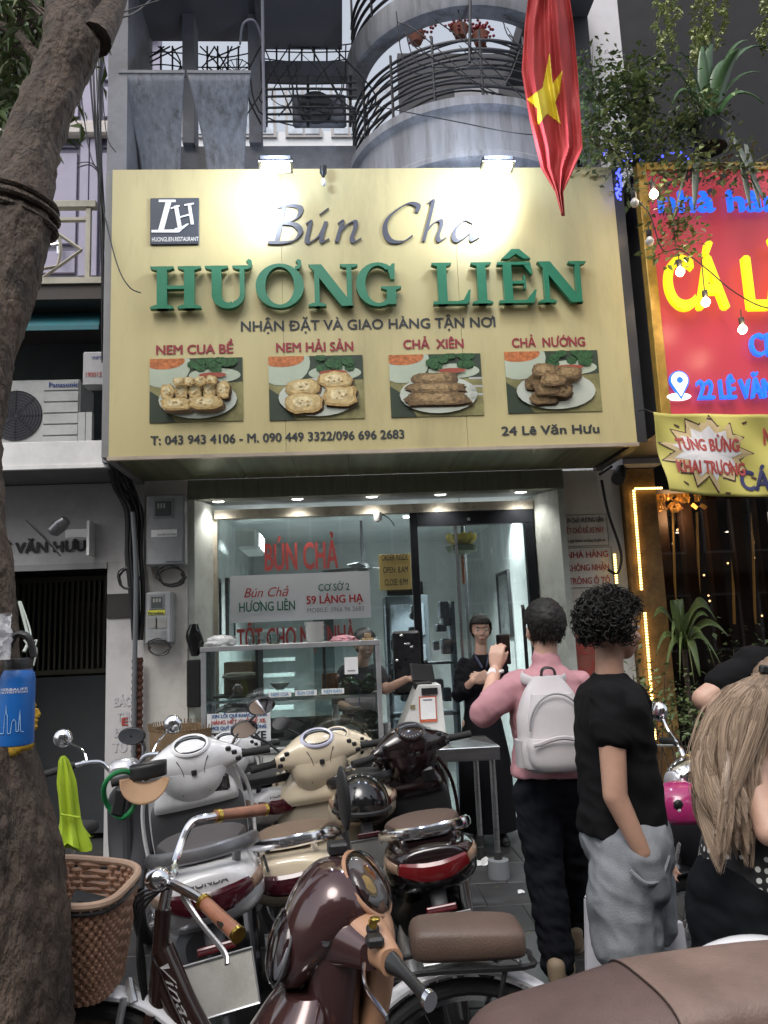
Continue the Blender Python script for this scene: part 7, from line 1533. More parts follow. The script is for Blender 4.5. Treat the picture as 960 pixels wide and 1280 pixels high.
m = MB(); m.loft(sects([(-.644, 0, .762, .16, .062), (-.8, 0, .765, .16, .062), (-1.05, 0, .765, .15, .06), (-1.2, 0, .76, .1, .045), (-1.24, 0, .755, .04, .02)], p=3, n=32)); m.build('rear_seat', seat2, MS)
m = MB(); m.tube([Vector(q) for q in sring((-.642, 0, .762), .1605, .0625, 40, 3, 'x')], .0016, n=6, closed=True); m.build('seat_piping', mat('seam_brown', (.05, .03, .025), .7), MS)
for s in (-1, 1): m = MB(); m.tube([(-.3, s*.105, .73), (-.5, s*.153, .735), (-.64, s*.161, .745), (-.9, s*.161, .748), (-1.15, s*.12, .75)], .003, n=6, sm=4); m.build('seat_seam', mat('seam_brown', (.05, .03, .025), .7), MS)
wheel(MS, (.3, 0, .22), .22, .085); fender(MS, (.3, 0, .22), .235, .13, 0, 180, mar); wheel(MS, (-.85, 0, .22), .22, .09)
m = MB()
for s in (-1, 1): m.tube([(.15, s*.07, .6), (.3, s*.07, .22)], .018)
m.build('fork', CHROME, MS)
# white fendered wheel at the right edge: another bicycle, parked close
for o in list(MS.children):
    nm_ = o.name.split('.')[0]
    if nm_ in HEADN:
        k_ = Vector((.72, .86, .86)); pv2 = Vector((0, 0, .95))
        for ob in [o]+list(o.children):
            for v in ob.data.vertices: q = v.co-pv2; v.co = Vector((q.x*k_.x, q.y*k_.y, q.z*k_.z))+pv2+Vector((0, 0, .02))
RW = T('parked_bicycle', 'bicycle with white fenders at the right edge behind the brown scooter seat', 'bicycle', None, (1.62, 2.35, 0), R(5))
for cx_ in (-.5, .55): wheel(RW, (cx_, 0, .33), .33, .04, spokes=28, n=40); fender(RW, (cx_, 0, .33), .345, .06, 10, 170, whitef, n=30)
m = MB(); m.tube([(.4, 0, .8), (.25, 0, .5), (0, 0, .3)], .025, n=12, sm=5); m.tube([(0, 0, .28), (-.15, 0, .75)], .018); m.tube([(.4, 0, .8), (.4, 0, .6), (.55, .05, .33)], .018, sm=3); m.tube([(0, 0, .28), (-.5, .04, .33)], .012); m.build('frame', brownp, RW)
m = MB(); m.tube([(.38, .28, .95), (.42, .1, .95), (.4, 0, .88), (.42, -.1, .95), (.38, -.28, .95)], .012, sm=4); m.build('handlebar', CHROME, RW); m = MB(); m.loft(sects([(-.3, 0, .8, .06, .02), (-.2, 0, .81, .1, .03), (0, 0, .79, .02, .015)])); m.build('saddle', blackseat, RW)
# white foam panel behind the boy's legs
a = P(800, 1150, 3.05); fb = W('white_stool', 'white plastic stool standing behind the legs of the boy in grey shorts', 'stool', (a.x, 3.15, 0)); wpl = mat('plastic_white', (.72, .72, .78), .4, bump=0)
x0, x1 = P(752, 1140, 3.1).x, P(862, 1140, 3.1).x; zt3 = P(800, 1150, 3.1).z
box(x0+.03, x1-.03, 3.13, 3.43, zt3-.02, zt3, .01).build('seat', wpl, fb)
for sxx, s in ((x0, 1), (x1, -1)):
    for y in (3.1, 3.4):
        m = MB(); m.loft([[Vector((sxx+s*d, y+e, z)) for d, e in ((o_, 0), (o_+.085, 0), (o_+.085, .03), (o_, .03))] for z, o_ in ((0, 0), (zt3-.021, .03))]); m.build('leg', wpl, fb, smooth=False)
# pink helmet on the right bike
hp = P(850, 1008, 3.35); hl = W('kids_helmet', 'pink helmet with a small printed figure hung on the right electric bike', 'helmet', hp); pk = mat('helmet_pink', (.42, .03, .16), .2, coat=.7, bump=0)
m = MB(); rings = []
for i in range(12):
    ph = PI*.6*i/11+.02; rings.append([hp+Vector((.14*math.sin(ph)*math.cos(2*PI*j/26), .12*math.sin(ph)*math.sin(2*PI*j/26), -.01+.11*math.cos(ph))) for j in range(26)])
m.loft(rings, cap=False); m.build('shell', pk, hl, solid=.008)
for dx, dz, c_, r_ in ((-.05, .02, BLACK, .022), (-.015, -.02, wi, .016), (-.05, .0, wi, .01)): MB().ell(hp+Vector((dx, -.105, dz+.01)), (r_, .012, r_), nu=10, nv=6).build('decal', c_, hl)
# ================================================================== people
def remesh(mb, name, m_, parent, voxel=.008, smooth=6, disp=None, world=True, keep=None):
    me = bpy.data.meshes.new(name); me.from_pydata([tuple(v) for v in mb.v], [], mb.f)
    b0 = bmesh.new(); b0.from_mesh(me); bmesh.ops.recalc_face_normals(b0, faces=b0.faces); b0.to_mesh(me); b0.free()
    o = bpy.data.objects.new('tmp', me); COL.objects.link(o)
    r = o.modifiers.new('r', 'REMESH'); r.mode = 'VOXEL'; r.voxel_size = voxel
    s = o.modifiers.new('s', 'SMOOTH'); s.factor = .6; s.iterations = smooth
    dg = bpy.context.evaluated_depsgraph_get(); dg.update()
    me2 = bpy.data.meshes.new_from_object(o.evaluated_get(dg)); bpy.data.objects.remove(o)
    if disp:
        me2.update(); vn = [v.normal.copy() for v in me2.vertices]
        for v, n in zip(me2.vertices, vn): v.co += n*disp(v.co)
    if keep:
        b = bmesh.new(); b.from_mesh(me2); bmesh.ops.delete(b, geom=[v for v in b.verts if not keep(v.co)], context='VERTS'); b.to_mesh(me2); b.free()
    me2.materials.clear(); me2.materials.append(m_); me2.shade_smooth(); me2.name = name
    o = bpy.data.objects.new(name, me2); COL.objects.link(o); o.parent = parent
    if world: o.location = -Vector(parent['_w'])
    return o
def cap(m, p0, p1, r0, r1, sx=1, sy=1, n=16):
    """capsule with tapering radius; sx, sy squash its section (side, depth)"""
    p0, p1 = Vector(p0), Vector(p1); d = (p1-p0); L = d.length; t = d.normalized() if L > 1e-6 else Vector((0, 0, 1))
    up = Vector((0, 1, 0)) if abs(t.y) < .8 else Vector((1, 0, 0)); a = (up-t*up.dot(t)).normalized(); b = a.cross(t)
    rings = []
    for k in range(5):
        q = PI/2*(k+.15)/5; rings.append((p0-t*r0*math.cos(q), r0*math.sin(q)))
    rings += [(p0, r0), (p1, r1)]
    for k in range(5):
        q = PI/2*(1-(k+.85)/5); rings.append((p1+t*r1*math.cos(q), r1*math.sin(q)))
    m.loft([[c+b*(r*sx*math.cos(2*PI*j/n))+a*(r*sy*math.sin(2*PI*j/n)) for j in range(n)] for c, r in rings]); return m
def chain(m, pts, rs, sx=1, sy=1):
    for i in range(len(pts)-1): cap(m, pts[i], pts[i+1], rs[i], rs[i+1], sx, sy)
def hand(m, wr, d, nrm, side, curl=.6, s=1.0, thumb=.5):
    """wr wrist, d finger direction, nrm back of the hand, side towards the thumb"""
    d = Vector(d).normalized(); nrm = Vector(nrm); nrm = (nrm-d*nrm.dot(d)).normalized(); sd = d.cross(nrm).normalized()*(1 if side > 0 else -1)
    W_ = Vector(wr)
    for k in range(4):
        o_ = (k-1.5)*.019*s; b = W_+d*.03*s-sd*o_*.6; e = W_+d*(.085-.004*abs(k-1.2))*s-sd*o_; cap(m, b, e, .017*s, .0115*s, n=10)
        L = (.07, .08, .075, .058)[k]*s; p = e; a_ = curl*.5
        for j, fr in enumerate((.45, .32, .23)):
            q = p+(d*math.cos(a_)-nrm*math.sin(a_))*L*fr-sd*o_*.05; cap(m, p, q, (.0095, .0085, .0078)[j]*s, (.0088, .008, .006)[j]*s, n=8); p = q; a_ += curl*(1.0 if j < 2 else .6)
    b = W_+d*.02*s+sd*.02*s; q = b+(d*.6+sd*.8*thumb-nrm*.25*curl).normalized()*.045*s; cap(m, b, q, .014*s, .011*s, n=8); q2 = q+(d*.9+sd*.15-nrm*.5*curl).normalized()*.035*s; cap(m, q, q2, .0105*s, .008*s, n=8)
def headshape(m, c, f, s=1.0):
    """c head centre, f facing (unit, level)"""
    f = Vector(f).normalized(); r = Vector((f.y, -f.x, 0)); M = Matrix((r.to_4d(), f.to_4d(), Vector((0, 0, 1, 0)), Vector((0, 0, 0, 1)))).transposed(); M[3][3] = 1
    def E(x, y, z, a, b, d): m.ell(Vector(c)+(M.to_3x3() @ Vector((x, y, z)))*s, (a*s, b*s, d*s), M=M.to_3x3().to_4x4(), nu=20, nv=14)
    E(0, -.012, .03, .074, .094, .088); E(0, .03, -.025, .062, .064, .075); E(0, .045, -.075, .038, .038, .035); E(0, .083, .028, .03, .015, .012)
    E(0, .098, -.018, .011, .014, .024); E(0, .103, -.032, .016, .013, .011); E(0, .088, -.064, .024, .011, .007); E(0, .086, -.074, .02, .011, .007)
    for q in (-1, 1): E(q*.076, -.005, -.01, .009, .019, .03); E(q*.04, .062, -.03, .024, .025, .022)
    return M
def faceparts(root, c, f, s=1.0, M=None, lip=(.3, .1, .09)):
    R3 = M.to_3x3(); c = Vector(c)
    for q in (-1, 1):
        p = c+R3 @ Vector((q*.032, .088, .004))*s
        m = MB().ell(p, (.013*s, .007*s, .008*s), M=R3.to_4x4(), nu=12, nv=8); ey = m.build('eye', mat('eye_white', (.6, .58, .55), .2, bump=0), root)
        p2 = c+R3 @ Vector((q*.032, .094, .004))*s; MB().ell(p2, (.006*s, .003*s, .006*s), M=R3.to_4x4(), nu=10, nv=6).build('iris', mat('iris_dark', (.02, .012, .008), .15, bump=0), root)
        MB().tube([c+R3 @ Vector((q*x, .094-abs(x-.03)*.35, .022+z))*s for x, z in ((.015, 0), (.03, .005), (.048, 0))], [.003*s, .004*s, .0015*s], n=6).build('eyebrow', hairm, root)
    MB().tube([c+R3 @ Vector((x, .097-abs(x)*.35, -.069))*s for x in (-.022, -.01, 0, .01, .022)], [.003*s, .006*s, .005*s, .006*s, .003*s], n=6).build('lips', mat('lips', lip, .45), root)
skin = mat('skin_light', (.52, .32, .24), .5, var=.14, vs_=16, bump=.15, bs=260); skin2 = mat('skin_tan', (.44, .255, .18), .5, var=.14, vs_=16, bump=.15, bs=260); hairm = mat('hair_black', (.009, .008, .007), .55, var=.3, vs_=60, bump=.5, bs=220, spec=.3)
PG = 'people queueing in front of the shop'
def wrinkle(a, sc_, st=(1, 1, 2.2), off=0):
    return lambda p: a*(.9*(.25-abs(noise.noise(Vector((p.x*sc_*1.9+off, p.y*sc_*1.9, p.z*sc_*2.6+p.x*sc_*1.5)))))+noise.noise(Vector((p.x*st[0]*sc_+off, p.y*st[1]*sc_, p.z*st[2]*sc_)))+.5*noise.noise(Vector((p.x*sc_*2.7, p.y*sc_*2.7+off, p.z*sc_*1.2))))
def torso(m, S):
    m.loft([sring(P(x, y, Y_), a_, b__, 28, 2.3, 'z') for x, y, Y_, a_, b__ in S])
def shoe(root, heel, toe, m_, sole, lab='shoe'):
    h, t_ = Vector(heel), Vector(toe); d = (t_-h).normalized(); m = MB()
    cap(m, h+Vector((0, 0, .06)), h+Vector((0, 0, .05))+d*.09, .04, .043); cap(m, h+Vector((0, 0, .05))+d*.09, t_-d*.04+Vector((0, 0, .035)), .043, .034, 1.05, 1); cap(m, h+Vector((0, 0, .05)), h+Vector((0, 0, .1)), .04, .042)
    o = remesh(m, lab, m_, root, .006, 4); m = MB(); n = 24; q = math.atan2(d.y, d.x); c = (h+t_)/2; L = (t_-h).length/2+.012
    m.loft([[Vector((c.x, c.y, z))+Vector((math.cos(q)*L*k_*math.cos(2*PI*j/n)-math.sin(q)*.047*k_*math.sin(2*PI*j/n), math.sin(q)*L*k_*math.cos(2*PI*j/n)+math.cos(q)*.047*k_*math.sin(2*PI*j/n), 0)) for j in range(n)] for z, k_ in ((.001, .97), (.01, 1.03), (.03, 1.0))]); m.build('sole', sole, o, world=False)
# ---------------------------------------------------------------- man in pink
YM = 3.75; g = P(695, 1180, YM); MP = W('person', 'man in a pink shirt and dark trousers seen from behind, holding up a phone', 'person', (g.x, YM, 0), PG)
pinkm = mat('shirt_pink', (.42, .21, .235), .85, var=.1, vs_=4, bump=.25, bs=300); navy = mat('trousers_navy', (.009, .01, .014), .9, bump=.25, bs=250, var=.25, spec=.15)
hc = P(680, 785, YM+.02); hip = P(690, 985, YM); nk = P(682, 832, YM)
sl, sr_ = P(650, 856, YM+.02), P(722, 858, YM); el, wr = P(607, 890, YM-.06), P(619, 838, YM+.12)
m = MB(); Mh = headshape(m, hc, (-.15, 1, 0), 1.08); cap(m, hc+Vector((0, -.02, -.04)), nk, .056, .058); chain(m, [sl, el, wr], [.05, .046, .03]); cap(m, nk+Vector((0, 0, -.19)), hip, .1, .13, 1.2, .8); cap(m, nk, nk+Vector((0, 0, -.15)), .056, .07); cap(m, sl, sr_, .06, .06)
lk_, rk = P(680, 1080, YM-.02), P(712, 1075, YM+.12); la, ra = P(700, 1178, YM-.03), P(716, 1150, YM+.32); la.z = .09; ra.z = .1
chain(m, [hip+Vector((-.08, 0, 0)), lk_, la], [.09, .055, .04]); chain(m, [hip+Vector((.08, 0, 0)), rk, ra], [.09, .055, .04])
er = P(738, 905, YM+.05); wr_r = P(735, 915, YM+.25); chain(m, [sr_, er, wr_r], [.05, .04, .03])
hand(m, wr, (.15, .0, 1), (-.4, -.9, 0), 1, .75, 1.05, .4); hand(m, wr_r, (0, 1, 0), (0, 0, 1), -1, .8)
remesh(m, 'body', skin, MP, .0065, 4)
m = MB(); chain(m, [sl+Vector((.02, 0, -.0)), P(684, 858, YM), sr_+Vector((-.02, 0, 0))], [.075, .09, .078], 1, 1); torso(m, [(683, 832, YM, .075, .08), (683, 840, YM, .12, .1), (684, 850, YM, .2, .115), (686, 880, YM, .195, .13), (688, 920, YM, .18, .13), (688, 968, YM, .185, .14)]); chain(m, [sl+Vector((.01, 0, 0)), P(612, 882, YM-.055), ], [.082, .072]); cap(m, P(612, 882, YM-.055), P(604, 892, YM-.05), .072, .068); cap(m, nk+Vector((0, 0, -.02)), nk+Vector((0, 0, .015)), .085, .074); chain(m, [sr_, er+Vector((0, 0, .02))], [.08, .075])
sh = remesh(m, 'shirt', pinkm, MP, .008, 8, wrinkle(.011, 7))
m = MB(); cap(m, hip+Vector((0, 0, .1)), hip, .15, .17, 1, .75); chain(m, [hip+Vector((-.075, 0, -.02)), lk_, la+Vector((-.02, 0, .05)), la+Vector((-.02, .0, .0))], [.115, .092, .082, .08]); chain(m, [hip+Vector((.08, 0, -.02)), rk, ra+Vector((0, 0, .06)), ra+Vector((0, 0, .01))], [.115, .09, .075, .07])
remesh(m, 'trousers', navy, MP, .009, 5, wrinkle(.012, 9))
tann = mat('shoe_tan', (.24, .18, .12), .7); solm = mat('sole_tan', (.3, .24, .17), .7)
f1 = P(698, 1192, YM); shoe(MP, (la.x-.04, la.y-.06, 0), (la.x+.08, la.y+.17, 0), tann, solm); shoe(MP, (ra.x-.01, ra.y-.05, 0), (ra.x+.08, ra.y+.17, 0), tann, solm)
def hairshell(root, c, M, s=1.0, cut=lambda l: l.z > -.03, r=(.083, .102, .098), name='hair', amp=.006, seed=0, m_=None, fy=.055):
    R3 = M.to_3x3(); Ri = R3.inverted(); c = Vector(c); m = MB().ell(c+R3 @ Vector((0, -.014, .028))*s, (r[0]*s, r[1]*s, r[2]*s), M=R3.to_4x4(), nu=64, nv=48)
    ok = [cut((Ri @ (Vector(v)-c))/s) for v in m.v]; f_ = [q for q in m.f if all(ok[i] for i in q)]
    v2 = []
    for v in m.v:
        v = Vector(v); n = (v-c).normalized(); v2.append(v+n*amp*s*(noise.noise(v*60+Vector((seed, 0, 0)))+.8*noise.noise(v*140)))
    m.v = v2; m.f = f_; return m.build(name, m_ or hairm, root, solid=.012, sharp=180)
def tufts(root, c, M, n, ln, rad, rr, cut, curl=0, s=1.0, name='hair_strands', rs=(.0035, .0012), base=(.08, .1, .094)):
    R3 = M.to_3x3(); m = MB(); c = Vector(c); k = 0
    while k < n:
        q = Vector((rr.gauss(0, 1), rr.gauss(0, 1), rr.gauss(0, 1))).normalized()
        l = Vector((q.x*base[0], q.y*base[1]-.014, q.z*base[2]+.028))
        if not cut(l): continue
        k += 1; p = c+R3 @ l*s; nn = (R3 @ q).normalized(); L_ = ln*rr.uniform(.6, 1.3); pts = []
        if curl:
            a = nn.orthogonal().normalized(); b = nn.cross(a); ph = rr.uniform(0, 6.28)
            for j in range(9): t = j/8; pts.append(p+nn*L_*t*.7+(a*math.cos(ph+t*9)+b*math.sin(ph+t*9))*curl*(t+.2))
        else:
            dn = Vector((0, 0, -1))
            for j in range(5): t = j/4; pts.append(p+nn*L_*(t*.25)+(dn+R3 @ Vector((rr.uniform(-.3, .3), -.1, 0)))*L_*t*.75)
        m.tube(pts, list(rs), n=3)
    return m.build(name, hairm, root, kind='stuff')
rr = random.Random(41)
cutm = lambda l: (l.z > .045 or (l.y < .02 and l.z > -.055 and abs(l.x) < .09) and not (abs(l.x) > .06 and l.y > -.02 and l.z < .02))
hairshell(MP, hc, Mh, 1.1, cutm, r=(.084, .106, .1)); tufts(MP, hc, Mh, 900, .028, 0, rr, cutm, s=1.14, rs=(.0022, .0008))
wt = MB().tube([wr+Vector((.036*math.cos(q), .03*math.sin(q), -.01+.006*math.cos(q))) for q in [2*PI*k/20 for k in range(20)]], .009, n=8, closed=True); WA = W('wristwatch', 'white wristwatch on the raised wrist of the man in pink', 'watch', wr); wt.build('strap', WHITEPAINT, WA); MB().lathe([(.001, 0), (.02, 0), (.02, .01), (.001, .01)], 20, M=TR(wr+Vector((-.02, -.034, -.005)), R(80), 0, R(-30))).build('case', wi, WA)
php = wr+Vector((.055, .03, .1)); ph = W('mobile_phone', 'dark phone held up in front of the face of the man in pink', 'phone', php); MB().box(-.004, .004, -.04, .04, -.075, .075, .004, M=TR(php, 0, 0, R(-70))).build('case', GLOSSBLACK, ph); MB().box(-.006, -.0045, -.03, -.01, .045, .065, .003, M=TR(php, 0, 0, R(-70))).build('lens', ALU, ph)
# backpack
bpm = mat('backpack_grey', (.5, .47, .48), .8, bump=.3, bs=320, var=.06); BP = W('backpack', 'pale grey backpack with a black top handle on the back of the man in pink', 'backpack', P(692, 960, YM-.2))
bc = P(691, 905, YM-.215); hgt = (P(691, 845, YM-.2).z-P(691, 963, YM-.2).z); zb3 = P(691, 963, YM-.2).z
def bpr(t, k=1.0, d=0): 
    wv = np.interp(t, [0, .05, .3, .6, .85, 1], [.11, .155, .165, .152, .11, .06])*k; dv = np.interp(t, [0, .05, .3, .7, 1], [.05, .085, .09, .075, .03])*k
    return sring((bc.x+.0+(t-.5)*-.01, YM-.215+.07*t*.5-d, zb3+hgt*t), wv, dv, 32, 3, 'z')
m = MB().loft([bpr(t) for t in np.linspace(0, 1, 24)]); 
o = m.build('main_pack', bpm, BP); 
for v in o.data.vertices: v.co += v.normal*.006*noise.noise(v.co*14)
m = MB().loft([[Vector((p.x, p.y-.045, p.z)) for p in bpr(t, .8)] for t in np.linspace(.36, .82, 12)]); m.build('front_panel', bpm, BP)
m = MB().loft([[Vector((p.x, p.y-.06, p.z)) for p in bpr(t, k_)] for t, k_ in zip(np.linspace(.04, .37, 9), (.7, .8, .84, .86, .86, .86, .86, .84, .8))]); m.build('front_pocket', bpm, BP)
m = MB().tube([Vector((bc.x+x, YM-.215-.145+.02*abs(x)*6, zb3+hgt*.355-.0+.015*math.cos(x*22))) for x in np.linspace(-.125, .125, 12)], .01, n=6, flat=.5); m.build('pocket_flap', bpm, BP)
m = MB(); m.tube([Vector((bc.x+.125*math.cos(q), YM-.30+.0*q, zb3+hgt*(.45+.38*math.sin(q)))) for q in np.linspace(0, PI, 18)], .0045, n=6); m.build('zip', mat('zip_grey', (.25, .25, .26), .5), BP)
for s in (-1, 1): m = MB(); m.loft([sring((bc.x+s*.15, YM-.2, zb3+hgt*t), .022, .05, 14, 3, 'z') for t in (.06, .2, .34)]); m.build('side_pocket', mat('side_mesh', (.36, .34, .35), .9), BP)
hn = P(684, 846, YM-.17); m = MB().tube([hn+Vector((-.03, 0, -.015)), hn+Vector((-.025, -.01, .03)), hn+Vector((.0, -.012, .042)), hn+Vector((.03, -.01, .03)), hn+Vector((.037, 0, -.015))], .012, sm=5, flat=.5); m.build('handle', BLACK, BP)
for s, px in ((-1, 654), (1, 706)): m = MB().tube([hn+Vector((s*.05, .02, -.03)), P(px, 848, YM-.1), P(px+s*2, 845, YM+.0), P(px+s*2, 860, YM+.12), P(px+s*3, 905, YM+.14), P(px, 940, YM+.02), P(px+s*-4, 950, YM-.12)], .024, n=10, sm=5, flat=.3); m.build('strap', bpm, BP)
# ---------------------------------------------------------------- boy in black tee
YB = 2.95; g = P(785, 1200, YB); MBY = W('person', 'curly haired boy in a black shirt and loose grey shorts, hand in his pocket', 'person', (g.x, YB, 0), PG)
hc = P(766, 787, YB); nk = P(762, 845, YB); hip = P(781, 1035, YB); shr, shl = P(762, 878, YB-.16), P(790, 872, YB+.18)
elb, wrb = P(769, 995, YB-.2), P(803, 1066, YB-.215)
blackt = mat('tee_black', (.007, .007, .008), .9, bump=.25, bs=280, var=.2, spec=.15); greyp = mat('shorts_grey', (.2, .215, .235), .9, bump=.5, bs=160, var=.22, vs_=9)
m = MB(); Mb = headshape(m, hc, (.93, .36, 0), 1.05); cap(m, hc+Vector((-.02, 0, -.05)), nk, .052, .054); cap(m, nk, nk+Vector((0, 0, -.14)), .054, .06); cap(m, nk+Vector((0, 0, -.2)), hip, .09, .11, 1, 1); cap(m, shr, shl, .05, .05); chain(m, [shr, elb, wrb], [.052, .043, .03]); hand(m, wrb, (.25, .12, -1), (0, -1, 0), 1, .35); ell_, wll = P(800, 985, YB+.24), P(822, 1055, YB+.15); chain(m, [shl, ell_, wll], [.05, .04, .03]); hand(m, wll, (.3, 0, -1), (0, 1, 0), -1, .5)
kr, kl = P(787, 1160, YB-.09), P(805, 1160, YB+.1); kr.z = .47; kl.z = .47; ar, al = Vector((kr.x-.03, kr.y, .09)), Vector((kl.x, kl.y, .09)); chain(m, [hip+Vector((0, -.09, 0)), kr, (ar+kr)/2+Vector((-.02, 0, .05)), ar], [.09, .055, .052, .034]); chain(m, [hip+Vector((0, .09, 0)), kl, (al+kl)/2+Vector((-.02, 0, .05)), al], [.09, .055, .052, .034])
remesh(m, 'body', skin2, MBY, .0065, 4); faceparts(MBY, hc, None, 1.05, Mb)
m = MB(); torso(m, [(763, 841, YB, .062, .062), (763, 848, YB, .07, .08), (763, 857, YB, .098, .15), (762, 866, YB, .11, .195), (762, 876, YB, .118, .215), (765, 905, YB, .128, .205), (769, 950, YB, .136, .18), (774, 1000, YB, .148, .175), (778, 1038, YB, .156, .18)]); chain(m, [shr+Vector((0, .012, 0)), shr.lerp(elb, .34)], [.071, .072]); chain(m, [shl+Vector((0, -.03, 0)), shl.lerp(ell_, .4)], [.068, .07])
remesh(m, 'tee_shirt', blackt, MBY, .008, 7, wrinkle(.01, 6))
m = MB(); cap(m, hip+Vector((-.005, 0, .06)), hip+Vector((0, 0, -.02)), .14, .165, 1, 1.05); chain(m, [hip+Vector((0, -.08, -.05)), Vector((kr.x-.01, kr.y, .62)), Vector((kr.x-.015, kr.y, .5))], [.14, .135, .13]); chain(m, [hip+Vector((0, .08, -.05)), Vector((kl.x, kl.y, .62)), Vector((kl.x, kl.y, .5))], [.14, .13, .125]); cap(m, wrb+Vector((.01, .03, -.02)), wrb+Vector((.04, .04, -.14)), .06, .06)
remesh(m, 'shorts', greyp, MBY, .008, 7, wrinkle(.013, 6, (1, 1, .8), 4))
MB().tube([P(788, 1088, YB-.235), P(808, 1104, YB-.25), P(826, 1098, YB-.225), P(836, 1070, YB-.18)], .007, n=6, sm=5).build('pocket_edge', greyp, MBY)
dks = mat('shoe_black', (.03, .03, .03), .6); shoe(MBY, (ar.x-.07, ar.y, 0), (ar.x+.18, ar.y+.02, 0), dks, WHITEPAINT); shoe(MBY, (al.x-.07, al.y, 0), (al.x+.18, al.y+.03, 0), dks, WHITEPAINT)
cutb = lambda l: (l.z > .05 or (l.y < .01 and l.z > -.03)) and not (l.y > .06 and l.z < .055)
hairshell(MBY, hc, Mb, 1.07, cutb, r=(.088, .107, .105), amp=.012, seed=3); tufts(MBY, hc, Mb, 850, .05, 0, random.Random(6), cutb, curl=.014, s=1.12, rs=(.004, .002))
# ---------------------------------------------------------------- woman at the door
YW = 6.1; g = P(600, 1050, YW); WS = W('person', 'young woman in black blouse and long skirt in the shop doorway, hands together', 'person', (g.x, YW, 0), 'shop staff')
hc = P(601, 788, YW); nk = P(601, 818, YW); hip = P(603, 905, YW); s1, s2 = P(580, 832, YW), P(624, 832, YW); e1, e2 = P(574, 868, YW-.02), P(630, 866, YW-.03); w1, w2 = P(591, 851, YW-.2), P(611, 850, YW-.2)
m = MB(); Mw = headshape(m, hc, (-.1, -1, 0), .95); cap(m, hc+Vector((0, 0, -.05)), nk, .045, .05); cap(m, nk, nk+Vector((0, 0, -.1)), .047, .05); cap(m, nk+Vector((0, 0, -.17)), hip, .07, .1, 1.2, .8); cap(m, s1, s2, .045, .045); chain(m, [s1, e1, w1], [.042, .036, .026]); chain(m, [s2, e2, w2], [.042, .036, .026]); hand(m, w1, (.8, -.1, .35), (-.2, -1, 0), 1, .4, .95); hand(m, w2, (-.9, 0, .3), (.1, -1, 0), -1, .3, .95)
for s in (-1, 1): chain(m, [hip+Vector((s*.08, 0, 0)), Vector((hip.x+s*.08, YW, .5)), Vector((hip.x+s*.08, YW, .08))], [.08, .055, .035])
remesh(m, 'body', skin, WS, .007, 3); faceparts(WS, hc, None, .95, Mw); 
m = MB(); torso(m, [(601, 818, YW, .056, .056), (601, 822, YW, .08, .07), (602, 828, YW, .17, .08), (602, 836, YW, .215, .09), (602, 850, YW, .17, .11), (603, 868, YW, .14, .105), (603, 888, YW, .135, .1)]); chain(m, [s1, e1, e1.lerp(w1, .45)], [.062, .058, .052]); chain(m, [s2, e2, e2.lerp(w2, .45)], [.062, .058, .052]); remesh(m, 'blouse', mat('blouse_black', (.01, .01, .013), .9, bump=.2, spec=.15), WS, .009, 5, wrinkle(.01, 9))
m = MB(); m.loft([sring((hip.x, YW, z), a_, b__, 40, 2.2, 'z') for z, a_, b__ in ((P(603, 882, YW).z, .125, .1), (hip.z, .155, .12), (.6, .2, .17), (.1, .215, .2))]); o = m.build('skirt', mat('skirt_black', (.007, .007, .009), .9, bump=.2, spec=.15), WS)
for s in (-1, 1): MB().tube([nk+Vector((s*.05, .02, .0)), nk+Vector((s*.045, -.06, -.03)), nk+Vector((s*.015, -.11, -.1))], .016, sm=4, flat=.4).build('collar', mat('collar_plaid', (.08, .09, .16), .7, var=.9, vs_=40), WS); shoe(WS, (hip.x+s*.08, YW+.04, 0), (hip.x+s*.1, YW-.17, 0), dks, BLACK)
cutw = lambda l: l.z > .05 or (l.y < .02 and l.z > -.1); hairshell(WS, hc, Mw, .97, cutw, r=(.086, .105, .102))
# ---------------------------------------------------------------- vendor behind the counter
YV = 6.2; VN = W('person', 'vendor in a black cap behind the food counter reaching out a bare arm', 'person', (P(450, 900, YV).x, YV, 0), 'shop staff')
hc = P(456, 806, YV); nk = P(452, 832, YV); hip = P(450, 930, YV); s1, s2 = P(432, 842, YV), P(472, 842, YV); e2, w2 = P(482, 862, YV-.1), P(508, 849, YV-.15); e1, w1 = P(424, 880, YV-.05), P(436, 885, YV-.22)
m = MB(); Mv = headshape(m, hc, (.3, -1, 0), .98); cap(m, hc+Vector((0, 0, -.05)), nk, .05, .055); cap(m, nk, nk+Vector((0, 0, -.1)), .05, .055); cap(m, nk+Vector((0, 0, -.17)), hip, .08, .12, 1.2, .8); cap(m, s1, s2, .05, .05); chain(m, [s2, e2, w2], [.046, .04, .028]); chain(m, [s1, e1, w1], [.046, .04, .028]); hand(m, w2, (1, -.05, .05), (0, -.5, 1), -1, .35, 1); hand(m, w1, (.6, -.6, 0), (0, 0, 1), 1, .5)
for s in (-1, 1): chain(m, [hip+Vector((s*.08, 0, 0)), Vector((hip.x+s*.09, YV, .5)), Vector((hip.x+s*.09, YV, .08))], [.09, .06, .04])
remesh(m, 'body', skin, VN, .007, 3); faceparts(VN, hc, None, .98, Mv)
m = MB(); cap(m, s1, s2, .068, .068); m.ell(P(452, 862, YV), (.16, .12, .16)); cap(m, P(452, 870, YV), hip, .145, .15, 1, .8); chain(m, [s1, e1], [.07, .06]); chain(m, [s2, s2.lerp(e2, .5)], [.07, .062]); remesh(m, 'top', mat('vendor_top', (.03, .03, .035), .85), VN, .009, 5, wrinkle(.008, 9))
m = MB(); 
